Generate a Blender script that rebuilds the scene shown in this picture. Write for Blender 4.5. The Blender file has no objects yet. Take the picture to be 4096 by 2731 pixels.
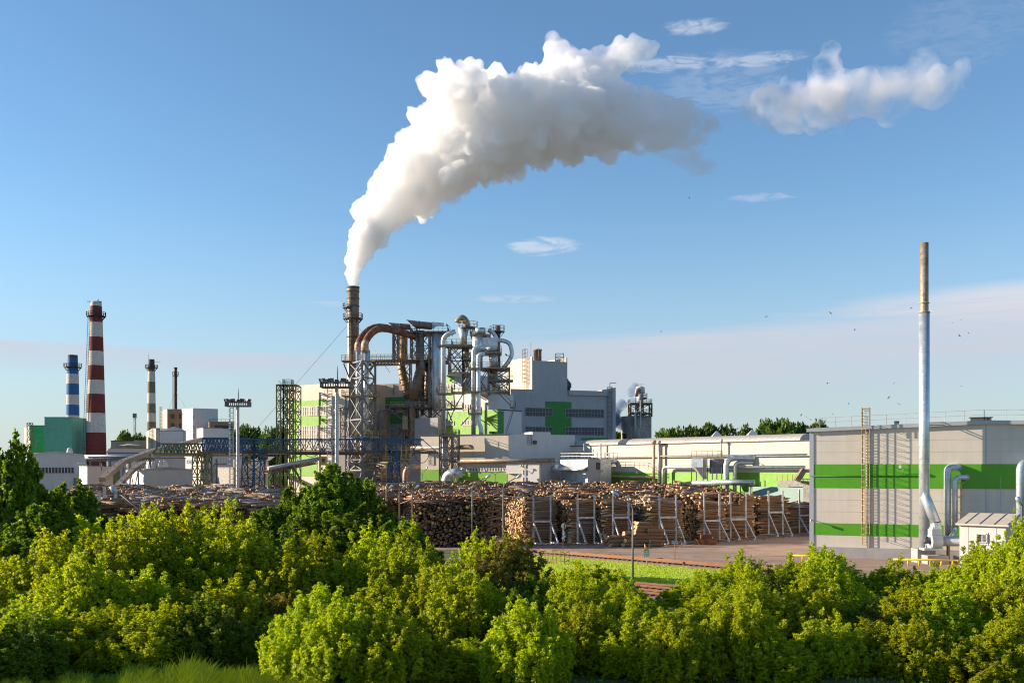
import bpy, bmesh, math, random
import numpy as np
from mathutils import Vector, Matrix, noise
SC = bpy.context.scene
COL = SC.collection
R = math.radians

# ------------------------------------------------------------------ camera
CAMH, F, HZ, CX = 10.0, 4000.0, 1870.0, 2048.0      # camera height (m), focal length and horizon in photo pixels
cam_d = bpy.data.cameras.new("camera"); cam = bpy.data.objects.new("camera", cam_d); COL.objects.link(cam)
cam.location = (0, 0, CAMH); cam.rotation_euler = (R(90), 0, 0)
cam_d.sensor_width = 36; cam_d.lens = 36 * F / 4096; cam_d.shift_y = (HZ - 1365.5) / 4096
cam_d.clip_start = 0.5; cam_d.clip_end = 20000
SC.camera = cam

# ------------------------------------------------------------------ sun, sky, exposure
SUN_AZ, SUN_EL = 174.0, 17.0       # direction towards the sun, degrees anticlockwise from +X
SUNV = Vector((math.cos(R(SUN_EL)) * math.cos(R(SUN_AZ)), math.cos(R(SUN_EL)) * math.sin(R(SUN_AZ)), math.sin(R(SUN_EL))))
sl = bpy.data.lights.new("sun", 'SUN'); so = bpy.data.objects.new("sun", sl); COL.objects.link(so)
sl.energy = 5.0; sl.angle = R(0.5); sl.color = (1.0, 0.82, 0.62)
so.rotation_euler = SUNV.to_track_quat('Z', 'Y').to_euler()
so.location = (-60, 20, 60)
wd = bpy.data.worlds.new("World"); SC.world = wd; wd.use_nodes = True
SC.view_settings.view_transform = 'Standard'; SC.view_settings.look = 'None'
SC.view_settings.exposure = 1.05; SC.view_settings.gamma = 1; SC.view_settings.use_curve_mapping = False
SC.cycles.use_denoising = True
SC.cycles.volume_bounces = 22; SC.cycles.max_bounces = 24; SC.cycles.diffuse_bounces = 3
SC.cycles.glossy_bounces = 3; SC.cycles.transmission_bounces = 4; SC.cycles.transparent_max_bounces = 8
SC.cycles.sample_clamp_indirect = 12; SC.cycles.filter_width = 1.1

def build_world():
    nt = wd.node_tree; N = nt.nodes; L = nt.links; N.clear()
    out = N.new('ShaderNodeOutputWorld'); bg = N.new('ShaderNodeBackground')
    sky = N.new('ShaderNodeTexSky'); sky.sky_type = 'NISHITA'; sky.sun_disc = False
    sky.sun_elevation = R(SUN_EL); sky.sun_rotation = R(90 - SUN_AZ)
    sky.altitude = 100; sky.air_density = 1.0; sky.dust_density = 0.0; sky.ozone_density = 3.0
    bg.inputs['Strength'].default_value = 0.092
    def M(op, a, b=None, c=None):
        n = N.new('ShaderNodeMath'); n.operation = op
        for i, v in enumerate((a, b, c)):
            if v is None: continue
            if hasattr(v, 'is_linked') or hasattr(v, 'links'): L.new(v, n.inputs[i])
            else: n.inputs[i].default_value = v
        return n.outputs[0]
    def SS(v, a, b):
        n = N.new('ShaderNodeMapRange'); n.interpolation_type = 'SMOOTHSTEP'
        L.new(v, n.inputs[0]); n.inputs[1].default_value = a; n.inputs[2].default_value = b
        return n.outputs[0]
    tc = N.new('ShaderNodeTexCoord'); sp = N.new('ShaderNodeSeparateXYZ'); L.new(tc.outputs['Generated'], sp.inputs[0])
    X, Y, Z = sp.outputs
    az = M('ARCTAN2', X, Y); el = M('ARCSINE', Z)            # bearing and height of the view direction, radians
    def band_noise(sx, sy, scale, detail=6, dist=0.4, seed=0.0):
        cb = N.new('ShaderNodeCombineXYZ')
        L.new(M('MULTIPLY', az, sx), cb.inputs[0]); L.new(M('MULTIPLY', el, sy), cb.inputs[1]); cb.inputs[2].default_value = seed
        n = N.new('ShaderNodeTexNoise'); n.inputs['Scale'].default_value = scale; n.inputs['Detail'].default_value = detail
        n.inputs['Roughness'].default_value = 0.55; n.inputs['Distortion'].default_value = dist
        L.new(cb.outputs[0], n.inputs['Vector']); return n.outputs['Fac']
    def blob(a0, e0, wa, we):      # soft oval window on the sky round bearing a0, height e0
        da = M('DIVIDE', M('SUBTRACT', az, a0), wa); de = M('DIVIDE', M('SUBTRACT', el, e0), we)
        r = M('ADD', M('MULTIPLY', da, da), M('MULTIPLY', de, de))
        return M('SUBTRACT', 1.0, SS(r, 0.0, 1.0))
    def ang(px, py):
        a = math.atan2(px - CX, F); return a, math.atan2(HZ - py, math.hypot(F, px - CX))
    n1 = band_noise(3, 38, 1.0, 5, 0.5, 3.1); n2 = band_noise(7, 60, 1.0, 6, 0.8, 9.7); n3 = band_noise(22, 60, 1.3, 7, 1.4, 4.2)
    cov = None
    def add(x):
        nonlocal cov
        cov = x if cov is None else M('MAXIMUM', cov, x)
    # stratus streaks low over the left and the middle
    e1 = M('ADD', el, M('MULTIPLY', M('SUBTRACT', n1, 0.5), 0.02))
    a_, eb = ang(300, 1500); _, et = ang(300, 1382)
    add(M('MULTIPLY', M('MULTIPLY', M('MULTIPLY', SS(e1, eb - .004, eb + .012), M('SUBTRACT', 1.0, SS(e1, et - .003, et + .003))), M('SUBTRACT', 1.0, SS(az, -0.32, -0.02))), M('ADD', 0.35, M('MULTIPLY', SS(n2, .3, .7), .35))))
    # broad veil on the right, its upper rim climbing to the right
    tilt = M('ADD', el, M('MULTIPLY', az, -0.055))
    e2 = M('ADD', tilt, M('MULTIPLY', M('SUBTRACT', n1, 0.5), 0.03))
    add(M('MULTIPLY', M('MULTIPLY', M('MULTIPLY', SS(e2, 0.035, 0.085), M('SUBTRACT', 1.0, SS(e2, 0.118, 0.134))), SS(az, -0.30, 0.12)), M('ADD', 0.58, M('MULTIPLY', SS(n2, .3, .7), .25))))
    a3, e3 = ang(3850, 1235)
    add(M('MULTIPLY', M('MULTIPLY', blob(a3 + .08, e3, 0.24, 0.026), SS(n2, 0.25, 0.55)), 1.0))
    # wispy cirrus
    n3 = band_noise(34, 120, 1.0, 7, 1.3, 4.2)
    for (px, py, wa, we, k) in ((2180, 985, .055, .014, .5), (2780, 108, .05, .011, .45), (2690, 255, .07, .012, .4), (3030, 240, .07, .010, .42), (3050, 790, .05, .007, .25), (3850, 110, .10, .05, .08), (1300, 1215, .04, .005, .25), (2050, 1195, .07, .007, .3), (2900, 330, .10, .04, .15), (2420, 560, .12, .02, .12)):
        a0, e0 = ang(px, py); bl = blob(a0, e0, wa, we)
        add(M('MULTIPLY', SS(M('MULTIPLY', bl, M('ADD', M('MULTIPLY', M('SUBTRACT', n3, .5), 3.6), bl)), .2, 1.3), M('MULTIPLY', SS(bl, 0, .6), k)))
    mx = N.new('ShaderNodeMix'); mx.data_type = 'RGBA'
    hs = N.new('ShaderNodeHueSaturation'); hs.inputs['Saturation'].default_value = 1.06; hs.inputs['Hue'].default_value = 0.498; L.new(sky.outputs[0], hs.inputs['Color'])
    air = N.new('ShaderNodeMix'); air.data_type = 'RGBA'     # pale air low over the horizon
    L.new(M('MULTIPLY', M('SUBTRACT', 1.0, SS(el, -0.04, 0.27)), 0.80), air.inputs[0]); L.new(hs.outputs[0], air.inputs[6]); air.inputs[7].default_value = (2.35, 2.75, 3.2, 1)
    L.new(cov, mx.inputs[0]); L.new(air.outputs[2], mx.inputs[6])
    cc = N.new('ShaderNodeMix'); cc.data_type = 'RGBA'; L.new(SS(el, 0.10, 0.22), cc.inputs[0])
    cc.inputs[6].default_value = (3.3, 3.35, 3.8, 1); cc.inputs[7].default_value = (4.4, 4.5, 4.9, 1)
    L.new(cc.outputs[2], mx.inputs[7]); L.new(mx.outputs[2], bg.inputs['Color']); L.new(bg.outputs[0], out.inputs[0])
build_world()

# ------------------------------------------------------------------ helpers: photo pixels to points
def W(px, py, d): return Vector(((px - CX) * d / F, d, CAMH + (HZ - py) * d / F))
def XP(px, d): return (px - CX) * d / F
def ZP(py, d): return CAMH + (HZ - py) * d / F
def crop(ox, oy, s): return lambda x, y=0: (ox + x * s, oy + y * s)
c3 = crop(1350, 1100, .2551); c4 = crop(1650, 1240, .287); c5 = crop(1350, 1450, .3189); c6 = crop(2000, 1350, .2979)
c7 = crop(2400, 1650, .3827); c8 = crop(3150, 1550, .4655); c9 = crop(900, 1500, .2934); cM = crop(1500, 1700, .4253); cL = crop(0, 1600, .4253)
cV = crop(1550, 1420, .2424)

# ------------------------------------------------------------------ helpers: materials
MATS = {}
def mat(name, col, rough=.7, metal=0., var=.12, scale=.6, streak=0., dirt=None, dirt_amt=0., bump=0., island=0., spec=.5, seam=0., seam_dir='Z', seam_w=.02, bumpscale=8., seam_amt=.45):
    m = bpy.data.materials.new(name); m.use_nodes = True; MATS[name] = m
    nt = m.node_tree; N = nt.nodes; L = nt.links; b = N['Principled BSDF']
    b.inputs['Roughness'].default_value = rough; b.inputs['Metallic'].default_value = metal
    b.inputs['Specular IOR Level'].default_value = spec
    tc = N.new('ShaderNodeTexCoord'); co = tc.outputs['Object']
    def nz(sc, det=4, vec=co, ro=.6):
        n = N.new('ShaderNodeTexNoise'); n.inputs['Scale'].default_value = sc; n.inputs['Detail'].default_value = det
        n.inputs['Roughness'].default_value = ro; L.new(vec, n.inputs['Vector']); return n.outputs['Fac']
    def ramp(v, a, c, lo=0., hi=1.):
        n = N.new('ShaderNodeMapRange'); L.new(v, n.inputs[0]); n.inputs[1].default_value = a; n.inputs[2].default_value = c
        n.inputs[3].default_value = lo; n.inputs[4].default_value = hi; return n.outputs[0]
    def mixc(f, a, c, mode='MIX'):
        n = N.new('ShaderNodeMix'); n.data_type = 'RGBA'; n.blend_type = mode
        for k, v in ((0, f), (6, a), (7, c)):
            if hasattr(v, 'links'): L.new(v, n.inputs[k])
            else: n.inputs[k].default_value = v if k == 0 else (*v, 1)
        return n.outputs[2]
    cur = col
    lo = tuple(c * (1 - var) for c in col); hi = tuple(min(1, c * (1 + var)) for c in col)
    cur = mixc(ramp(nz(scale), .3, .7), lo, hi)
    if island:
        g = N.new('ShaderNodeNewGeometry'); h = N.new('ShaderNodeHueSaturation')
        L.new(ramp(g.outputs['Random Per Island'], 0, 1, 1 - island, 1 + island), h.inputs['Value'])
        L.new(ramp(g.outputs['Random Per Island'], 0, 1, .5 - island * .05, .5 + island * .05), h.inputs['Hue'])
        L.new(cur, h.inputs['Color']); cur = h.outputs[0]
    if streak:
        mp = N.new('ShaderNodeMapping'); mp.inputs['Scale'].default_value = (1.6, 1.6, .12); L.new(co, mp.inputs[0])
        cur = mixc(ramp(nz(1.0, 5, mp.outputs[0]), .45, .75, 0, streak), cur, tuple(c * .45 for c in col))
    if dirt:
        cur = mixc(ramp(nz(scale * 2.3, 6, ro=.7), .52 - dirt_amt * .2, .60), cur, dirt)
    if seam:
        s = N.new('ShaderNodeSeparateXYZ'); L.new(co, s.inputs[0])
        v = {'X': s.outputs[0], 'Y': s.outputs[1], 'Z': s.outputs[2]}[seam_dir[0]]
        a = N.new('ShaderNodeMath'); a.operation = 'DIVIDE'; L.new(v, a.inputs[0]); a.inputs[1].default_value = seam
        f = N.new('ShaderNodeMath'); f.operation = 'FRACT'; L.new(a.outputs[0], f.inputs[0])
        t = N.new('ShaderNodeMath'); t.operation = 'LESS_THAN'; L.new(f.outputs[0], t.inputs[0]); t.inputs[1].default_value = seam_w / seam
        mm = N.new('ShaderNodeMath'); mm.operation = 'MULTIPLY'; L.new(t.outputs[0], mm.inputs[0]); mm.inputs[1].default_value = seam_amt
        cur = mixc(mm.outputs[0], cur, tuple(c * .35 for c in col))
    L.new(cur, b.inputs['Base Color'])
    if rough < .6:
        L.new(ramp(nz(scale * 3), .3, .7, max(.05, rough - .1), rough + .12), b.inputs['Roughness'])
    if bump:
        bp = N.new('ShaderNodeBump'); bp.inputs['Strength'].default_value = bump; bp.inputs['Distance'].default_value = .05
        L.new(nz(bumpscale, 5), bp.inputs['Height']); L.new(bp.outputs[0], b.inputs['Normal'])
    return m
mat('cream', (.52, .465, .38), .6, var=.05, streak=.12, seam=1.2, seam_dir='Y')
mat('cream_plain', (.50, .45, .375), .65, var=.06, streak=.2)
mat('white_wall', (.52, .515, .51), .6, var=.05, streak=.15)
mat('grey_and_shade_wall', (.36, .365, .38), .7, var=.06, streak=.2, seam=2.4, seam_dir='X')  # grey walls; also puts shade into the colour of faces turned from the sun
mat('hall_wall', (.60, .555, .49), .5, var=.05, streak=.16, scale=.35, seam=.28, seam_dir='Z', seam_w=.022, seam_amt=.14)
mat('hall_green', (.085, .33, .012), .5, var=.08, streak=.15, scale=.35, seam=.28, seam_dir='Z', seam_w=.022, seam_amt=.14)
mat('green', (.15, .36, .025), .55, var=.05, seam=1.2, seam_dir='Y')
mat('green_shaded', (.022, .20, .028), .55, var=.08)  # green cladding on unlit faces, the shade put into the colour
mat('emerald', (.03, .33, .12), .6, var=.12, streak=.2)
mat('teal', (.11, .35, .25), .65, var=.10, streak=.15)
mat('teal_grey', (.22, .33, .30), .6, var=.06)
mat('concrete', (.36, .34, .31), .85, var=.15, scale=1.2, dirt=(.2, .19, .17), dirt_amt=.3, streak=.3, bump=.3)
mat('plinth', (.33, .32, .33), .85, var=.1, scale=.8, streak=.2)
mat('asphalt', (.31, .222, .165), .9, var=.18, scale=.12, dirt=(.25, .165, .115), dirt_amt=.3, bump=.3)
mat('line_paint', (.6, .58, .52), .8, var=.2, scale=3)
mat('galv', (.52, .60, .65), .42, .65, var=.16, scale=1.1, seam=1.25, seam_dir='Z', seam_w=.03, bump=.12, bumpscale=2.5)
mat('galv_plain', (.50, .55, .58), .42, .65, var=.18, scale=1.3, bump=.12, bumpscale=2.5)
mat('galv_beige', (.30, .26, .205), .5, .35, var=.2, scale=1.0, dirt=(.25, .14, .06), dirt_amt=.1)
mat('brown_steel', (.20, .16, .125), .5, .35, var=.18, scale=.5, streak=.4, seam=3.4, seam_dir='Z', seam_w=.18, dirt=(.15, .10, .07), dirt_amt=.2)
mat('brown_duct', (.42, .28, .15), .55, .3, var=.2, scale=.5, dirt=(.16, .10, .06), dirt_amt=.3, seam=1.5, seam_dir='Z', seam_w=.12)
mat('rust', (.13, .05, .03), .75, .15, var=.35, scale=.5, dirt=(.28, .13, .06), dirt_amt=.2)
mat('rust_light', (.38, .20, .09), .7, .2, var=.3, scale=.8, dirt=(.5, .46, .38), dirt_amt=.5)
mat('steel_dark', (.085, .085, .09), .6, .3, var=.2, scale=1)
mat('steel_grey', (.17, .17, .175), .6, .3, var=.2, scale=1)
mat('steel_light', (.46, .46, .46), .55, .3, var=.15, scale=1)
mat('steel_brown', (.20, .13, .08), .7, .2, var=.3, scale=1.4)
mat('yellow', (.62, .36, .05), .6, .1, var=.15, scale=2)
mat('yellow_bright', (.80, .48, .01), .5, var=.06, scale=2)
mat('yellow_pale', (.42, .30, .10), .65, var=.2, scale=2, dirt=(.3, .18, .08), dirt_amt=.2)
mat('blue', (.022, .085, .165), .5, .2, var=.2, scale=1)
mat('steel_green', (.09, .13, .07), .6, .2, var=.25, scale=1)
mat('olive_steel', (.19, .20, .08), .6, .2, var=.25, scale=1)
mat('white_paint', (.50, .51, .53), .5, var=.12, scale=2, dirt=(.3, .24, .18), dirt_amt=.1)
mat('roof_grey', (.27, .25, .23), .8, var=.15, scale=.5)
mat('roof_rib', (.42, .39, .36), .6, .2, var=.1, seam=.9, seam_dir='Y', seam_w=.12)
mat('roof_dark', (.07, .07, .075), .85, var=.2)
mat('trim', (.40, .42, .47), .5, .2, var=.05)
mat('window_frame', (.62, .60, .56), .6, var=.05)
mat('brown_paint', (.33, .20, .10), .8, var=.12, scale=.5, streak=.2)
mat('maroon', (.20, .05, .035), .8, var=.2)
mat('brick_red', (.16, .028, .022), .85, var=.2, scale=.8, dirt=(.10, .025, .02), dirt_amt=.25, seam=.45, seam_dir='Z', seam_w=.05, bump=.2)
mat('brick_white', (.52, .49, .46), .85, var=.1, scale=.8, dirt=(.34, .31, .28), dirt_amt=-.25, streak=.25, seam=.45, seam_dir='Z', seam_w=.03, bump=.2)
mat('brick_blue', (.02, .125, .33), .85, var=.15, scale=.8, dirt=(.04, .08, .2), dirt_amt=.15)
mat('brick_khaki', (.155, .13, .075), .85, var=.18, scale=.8)
mat('brick_dark', (.06, .055, .055), .85, var=.2)
mat('black_steel', (.045, .035, .035), .6, .2, var=.3)
mat('tan_wall', (.42, .34, .24), .85, var=.12, scale=.5, streak=.3)
mat('tyre_black', (.03, .03, .03), .7)
mat('sleeper_wood', (.10, .065, .04), .9, var=.3, scale=4)
mat('rail_steel', (.20, .10, .055), .5, .5, var=.2)
mat('ballast_stone', (.20, .14, .10), .95, var=.4, scale=5, bump=.8)
mat('bark', (.19, .105, .058), .9, var=.35, scale=2.5, island=.35, bump=.5, bumpscale=14, dirt=(.34, .18, .085), dirt_amt=.2)
mat('bark_grey', (.20, .155, .12), .9, var=.35, scale=2.5, island=.35, bump=.5, bumpscale=14)
mat('birch', (.40, .36, .33), .8, var=.2, scale=2, island=.2, dirt=(.06, .05, .045), dirt_amt=.2, bump=.3)
mat('cut_wood', (.66, .42, .20), .8, var=.2, scale=3, island=.22)
mat('cut_dark_and_shaded', (.20, .115, .06), .85, var=.3, scale=3, island=.3)  # darker sawn ends; also carries the shade on the end-on stack
mat('sign_yellow', (.85, .60, .02), .5, var=.03); mat('sign_red', (.55, .03, .02), .5, var=.03); mat('sign_white', (.65, .68, .70), .5, var=.03); mat('ink', (.015, .015, .02), .6, var=.02)
mat('trunk_bark', (.085, .06, .042), .9, var=.3, scale=3, bump=.5)
mat('lamp_glass', (.55, .58, .6), .15, .3, var=.05)
mat('feather', (.02, .02, .025), .8)
mat('dark_steel_pipe', (.05, .09, .07), .5, .3)

def glass(name, col, rough=.12):
    m = bpy.data.materials.new(name); m.use_nodes = True; MATS[name] = m
    b = m.node_tree.nodes['Principled BSDF']; b.inputs['Base Color'].default_value = (*col, 1)
    b.inputs['Roughness'].default_value = rough; b.inputs['Specular IOR Level'].default_value = .35
    N = m.node_tree.nodes; L = m.node_tree.links
    tc = N.new('ShaderNodeTexCoord'); v = N.new('ShaderNodeTexNoise'); v.inputs['Scale'].default_value = .8; L.new(tc.outputs['Object'], v.inputs[0])
    mx = N.new('ShaderNodeMix'); mx.data_type = 'RGBA'; L.new(v.outputs['Fac'], mx.inputs[0])
    mx.inputs[6].default_value = (*[c * .5 for c in col], 1); mx.inputs[7].default_value = (*[c * 1.5 for c in col], 1); L.new(mx.outputs[2], b.inputs['Base Color'])
glass('glass_dark', (.045, .05, .06), .25); glass('glass_pale', (.42, .39, .34), .45); glass('glass_grey', (.20, .22, .25), .2)

def leafmat(name, c1, c2, trans, tcol):
    m = bpy.data.materials.new(name); m.use_nodes = True; MATS[name] = m
    nt = m.node_tree; N = nt.nodes; L = nt.links; b = N['Principled BSDF']; out = N['Material Output']
    g = N.new('ShaderNodeNewGeometry'); mx = N.new('ShaderNodeMix'); mx.data_type = 'RGBA'
    L.new(g.outputs['Random Per Island'], mx.inputs[0]); mx.inputs[6].default_value = (*c1, 1); mx.inputs[7].default_value = (*c2, 1)
    oi = N.new('ShaderNodeObjectInfo'); h = N.new('ShaderNodeHueSaturation')
    mr = N.new('ShaderNodeMapRange'); L.new(oi.outputs['Random'], mr.inputs[0]); mr.inputs[3].default_value = .482; mr.inputs[4].default_value = .503; L.new(mr.outputs[0], h.inputs['Hue'])
    mr2 = N.new('ShaderNodeMapRange'); L.new(oi.outputs['Random'], mr2.inputs[0]); mr2.inputs[3].default_value = .8; mr2.inputs[4].default_value = 1.2; L.new(mr2.outputs[0], h.inputs['Value'])
    L.new(mx.outputs[2], h.inputs['Color']); L.new(h.outputs[0], b.inputs['Base Color']); b.inputs['Roughness'].default_value = .5; b.inputs['Specular IOR Level'].default_value = .3
    t = N.new('ShaderNodeBsdfTranslucent'); mt = N.new('ShaderNodeMix'); mt.data_type = 'RGBA'; mt.blend_type = 'MULTIPLY'; mt.inputs[0].default_value = 1
    L.new(h.outputs[0], mt.inputs[6]); mt.inputs[7].default_value = (*tcol, 1); L.new(mt.outputs[2], t.inputs['Color'])
    ms = N.new('ShaderNodeMixShader'); ms.inputs[0].default_value = trans; L.new(b.outputs[0], ms.inputs[1]); L.new(t.outputs[0], ms.inputs[2]); L.new(ms.outputs[0], out.inputs[0])
leafmat('leaf_lime', (.19, .29, .006), (.47, .53, .012), .48, (1.45, 1.4, .5))
leafmat('leaf_gold', (.15, .16, .02), (.30, .27, .03), .40, (1.5, 1.3, .8))
leafmat('leaf_green', (.07, .15, .007), (.20, .29, .012), .38, (1.5, 1.5, .8))
leafmat('leaf_far', (.05, .10, .016), (.10, .17, .025), .3, (1.3, 1.4, .8))
leafmat('grass_blade', (.22, .34, .012), (.42, .52, .03), .35, (1.3, 1.4, .8))

# ------------------------------------------------------------------ helpers: mesh builder
class MB:
    def __init__(s): s.v = []; s.f = []; s.mi = []; s.sm = []
    def add(s, vs, fs, mi=0, sm=False):
        o = len(s.v); s.v += [Vector(v) for v in vs]
        for f in fs: s.f.append(tuple(i + o for i in f)); s.mi.append(mi); s.sm.append(sm)
    def obox(s, o, a, b, c, mi=0):
        o = Vector(o); a = Vector(a); b = Vector(b); c = Vector(c)
        if a.cross(b).dot(c) < 0: a, b = b, a
        vs = [o, o + a, o + a + b, o + b]; vs += [v + c for v in vs]
        s.add(vs, [(3, 2, 1, 0), (4, 5, 6, 7), (0, 1, 5, 4), (1, 2, 6, 5), (2, 3, 7, 6), (3, 0, 4, 7)], mi)
    def box(s, c, size, rz=0, mi=0):
        x = Vector((math.cos(rz), math.sin(rz), 0)); y = Vector((-x.y, x.x, 0)); z = Vector((0, 0, 1))
        a, b, h = x * size[0], y * size[1], z * size[2]
        s.obox(Vector(c) - a / 2 - b / 2 - h / 2, a, b, h, mi)
    def beam(s, p, q, w, h=None, mi=0):
        p = Vector(p); q = Vector(q); d = q - p
        if d.length < 1e-6: return
        h = h or w; n = d.normalized(); up = Vector((0, 0, 1)) if abs(n.z) < .95 else Vector((0, 1, 0))
        x = n.cross(up).normalized(); y = x.cross(n)
        s.obox(p - x * w / 2 - y * h / 2, x * w, y * h, d, mi)
    def tube(s, pts, r, n=12, caps=True, mi=0, sm=True, mic=None):
        pts = [Vector(p) for p in pts]; k = len(pts); rs = r if isinstance(r, (list, tuple)) else [r] * k
        d = (pts[1] - pts[0]).normalized(); up = Vector((0, 0, 1)) if abs(d.z) < .9 else Vector((1, 0, 0))
        x = d.cross(up).normalized(); vs = []
        for i, p in enumerate(pts):
            t = (pts[min(i + 1, k - 1)] - pts[max(i - 1, 0)]).normalized()
            x = (x - t * x.dot(t)).normalized(); y = t.cross(x)
            for j in range(n):
                a = 2 * math.pi * j / n; vs.append(p + (x * math.cos(a) + y * math.sin(a)) * rs[i])
        fs = [(i * n + j, i * n + (j + 1) % n, (i + 1) * n + (j + 1) % n, (i + 1) * n + j) for i in range(k - 1) for j in range(n)]
        s.add(vs, fs, mi, sm)
        if caps:
            o = len(s.v) - k * n
            s.f.append(tuple(o + j for j in range(n - 1, -1, -1))); s.f.append(tuple(o + (k - 1) * n + j for j in range(n)))
            s.mi += [mi if mic is None else mic] * 2; s.sm += [False, False]
    def lathe(s, c, prof, n=24, mi=0, sm=True, caps=True):   # prof: (radius, z)
        c = Vector((c[0], c[1], 0)); k = len(prof)
        vs = [c + Vector((r * math.cos(2 * math.pi * j / n), r * math.sin(2 * math.pi * j / n), z)) for r, z in prof for j in range(n)]
        fs = [(i * n + j, i * n + (j + 1) % n, (i + 1) * n + (j + 1) % n, (i + 1) * n + j) for i in range(k - 1) for j in range(n)]
        if prof[0][1] > prof[-1][1]: fs = [f[::-1] for f in fs]
        s.add(vs, fs, mi, sm)
        if caps:
            o = len(s.v) - k * n
            s.f.append(tuple(o + j for j in range(n - 1, -1, -1))); s.f.append(tuple(o + (k - 1) * n + j for j in range(n))); s.mi += [mi, mi]; s.sm += [False, False]
    def prism(s, base, z0, z1, mi=0):     # base: 2d points anticlockwise; z1 number or one height per corner
        n = len(base); zt = z1 if isinstance(z1, (list, tuple)) else [z1] * n
        vs = [(p[0], p[1], z0) for p in base] + [(p[0], p[1], z) for p, z in zip(base, zt)]
        area = sum(base[i][0] * base[(i + 1) % n][1] - base[(i + 1) % n][0] * base[i][1] for i in range(n))
        fs = [(i, (i + 1) % n, n + (i + 1) % n, n + i) for i in range(n)] + [tuple(range(n - 1, -1, -1)), tuple(range(n, 2 * n))]
        if area < 0: fs = [f[::-1] for f in fs]
        s.add(vs, fs, mi)
    def build(s, name, mats, parent=None, origin=None):
        if not isinstance(mats, (list, tuple)): mats = [mats]
        vs = s.v
        if parent is not None: o = parent.get('_root'); o = Vector(o)
        elif origin is not None: o = Vector(origin)
        else:
            xs = [v.x for v in vs]; ys = [v.y for v in vs]; zs = [v.z for v in vs]
            o = Vector(((min(xs) + max(xs)) / 2, (min(ys) + max(ys)) / 2, min(zs)))
        me = bpy.data.meshes.new(name); me.from_pydata([tuple(v - o) for v in vs], [], s.f)
        for m in mats: me.materials.append(MATS[m])
        me.polygons.foreach_set('material_index', s.mi); me.polygons.foreach_set('use_smooth', s.sm); me.update()
        ob = bpy.data.objects.new(name, me); COL.objects.link(ob)
        if parent is not None: ob.parent = parent
        else: ob.location = o
        ob['_root'] = tuple(o); return ob
def tag(o, label=None, cat=None, group=None, kind=None):
    if label: o['label'] = label
    if cat: o['category'] = cat
    if group: o['group'] = group
    if kind: o['kind'] = kind
    return o
def thing(name, label, cat, loc, group=None):
    o = bpy.data.objects.new(name, None); COL.objects.link(o); o.location = loc; o['_root'] = tuple(loc)
    o.empty_display_size = .3
    return tag(o, label, cat, group)
def copy_tree(o, parent=None):
    c = o.copy(); COL.objects.link(c)
    if parent: c.parent = parent
    for ch in list(o.children): copy_tree(ch, c)
    return c
def arc_path(pts, r, seg=7):
    pts = [Vector(p) for p in pts]; out = [pts[0]]
    for i in range(1, len(pts) - 1):
        a, b, c = pts[i - 1], pts[i], pts[i + 1]; u = (a - b); v = (c - b); rr = min(r, u.length * .49, v.length * .49)
        p0 = b + u.normalized() * rr; p1 = b + v.normalized() * rr
        for k in range(seg + 1):
            t = k / seg; out.append(p0 * (1 - t) ** 2 + b * 2 * t * (1 - t) + p1 * t ** 2)
    out.append(pts[-1]); return out
def railing(mb, pts, h=1.1, step=1.6, w=.07, mi=0):
    pts = [Vector(p) for p in pts]; up = Vector((0, 0, h))
    for a, b in zip(pts, pts[1:]):
        for k in (1., .55): mb.beam(a + up * k, b + up * k, w, mi=mi)
        n = max(1, round((b - a).length / step))
        for i in range(n + 1):
            p = a.lerp(b, i / n); mb.beam(p, p + up, w, mi=mi)
def lattice(mb, cs, zs, w=.22, wb=.12, xb=True, mi=0, faces=None):
    """four-legged lattice between levels zs; cs: corners (x,y) at bottom, or (bottom, top) lists"""
    if isinstance(cs[0][0], (tuple, list, Vector)): c0, c1 = cs
    else: c0 = c1 = cs
    n = len(c0)
    def P(i, z):
        t = (z - zs[0]) / (zs[-1] - zs[0]); a = c0[i % n]; b = c1[i % n]
        return Vector((a[0] + (b[0] - a[0]) * t, a[1] + (b[1] - a[1]) * t, z))
    for i in range(n): mb.beam(P(i, zs[0]), P(i, zs[-1]), w, mi=mi)
    for i in (faces if faces is not None else range(n)):
        for k, (z0, z1) in enumerate(zip(zs, zs[1:])):
            mb.beam(P(i, z1), P(i + 1, z1), wb * 1.2, mi=mi)
            if xb: mb.beam(P(i, z0), P(i + 1, z1), wb, mi=mi); mb.beam(P(i + 1, z0), P(i, z1), wb, mi=mi)
            elif k % 2: mb.beam(P(i, z0), P(i + 1, z1), wb, mi=mi)
            else: mb.beam(P(i + 1, z0), P(i, z1), wb, mi=mi)
def truss(mb, a, b, h, depth, n, w=.2, wb=.13, mi=0):
    """box girder truss between points a and b (bottom chord), height h, two planes depth apart"""
    a = Vector(a); b = Vector(b); up = Vector((0, 0, h)); nrm = Vector((-(b - a).y, (b - a).x, 0)).normalized() * depth
    for off in (Vector((0, 0, 0)), nrm):
        p, q = a + off, b + off
        mb.beam(p, q, w, mi=mi); mb.beam(p + up, q + up, w, mi=mi)
        for i in range(n):
            m0 = p.lerp(q, i / n); m1 = p.lerp(q, (i + 1) / n); c = p.lerp(q, (i + .5) / n)
            mb.beam(m0, c + up, wb, mi=mi); mb.beam(c + up, m1, wb, mi=mi); mb.beam(m0, m0 + up, wb * .7, mi=mi)
    for i in range(n + 1):
        m = a.lerp(b, i / n); mb.beam(m, m + nrm, wb, mi=mi); mb.beam(m + up, m + nrm + up, wb, mi=mi)
        if i < n: mb.beam(m + up, a.lerp(b, (i + 1) / n) + nrm + up, wb, mi=mi)
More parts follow.
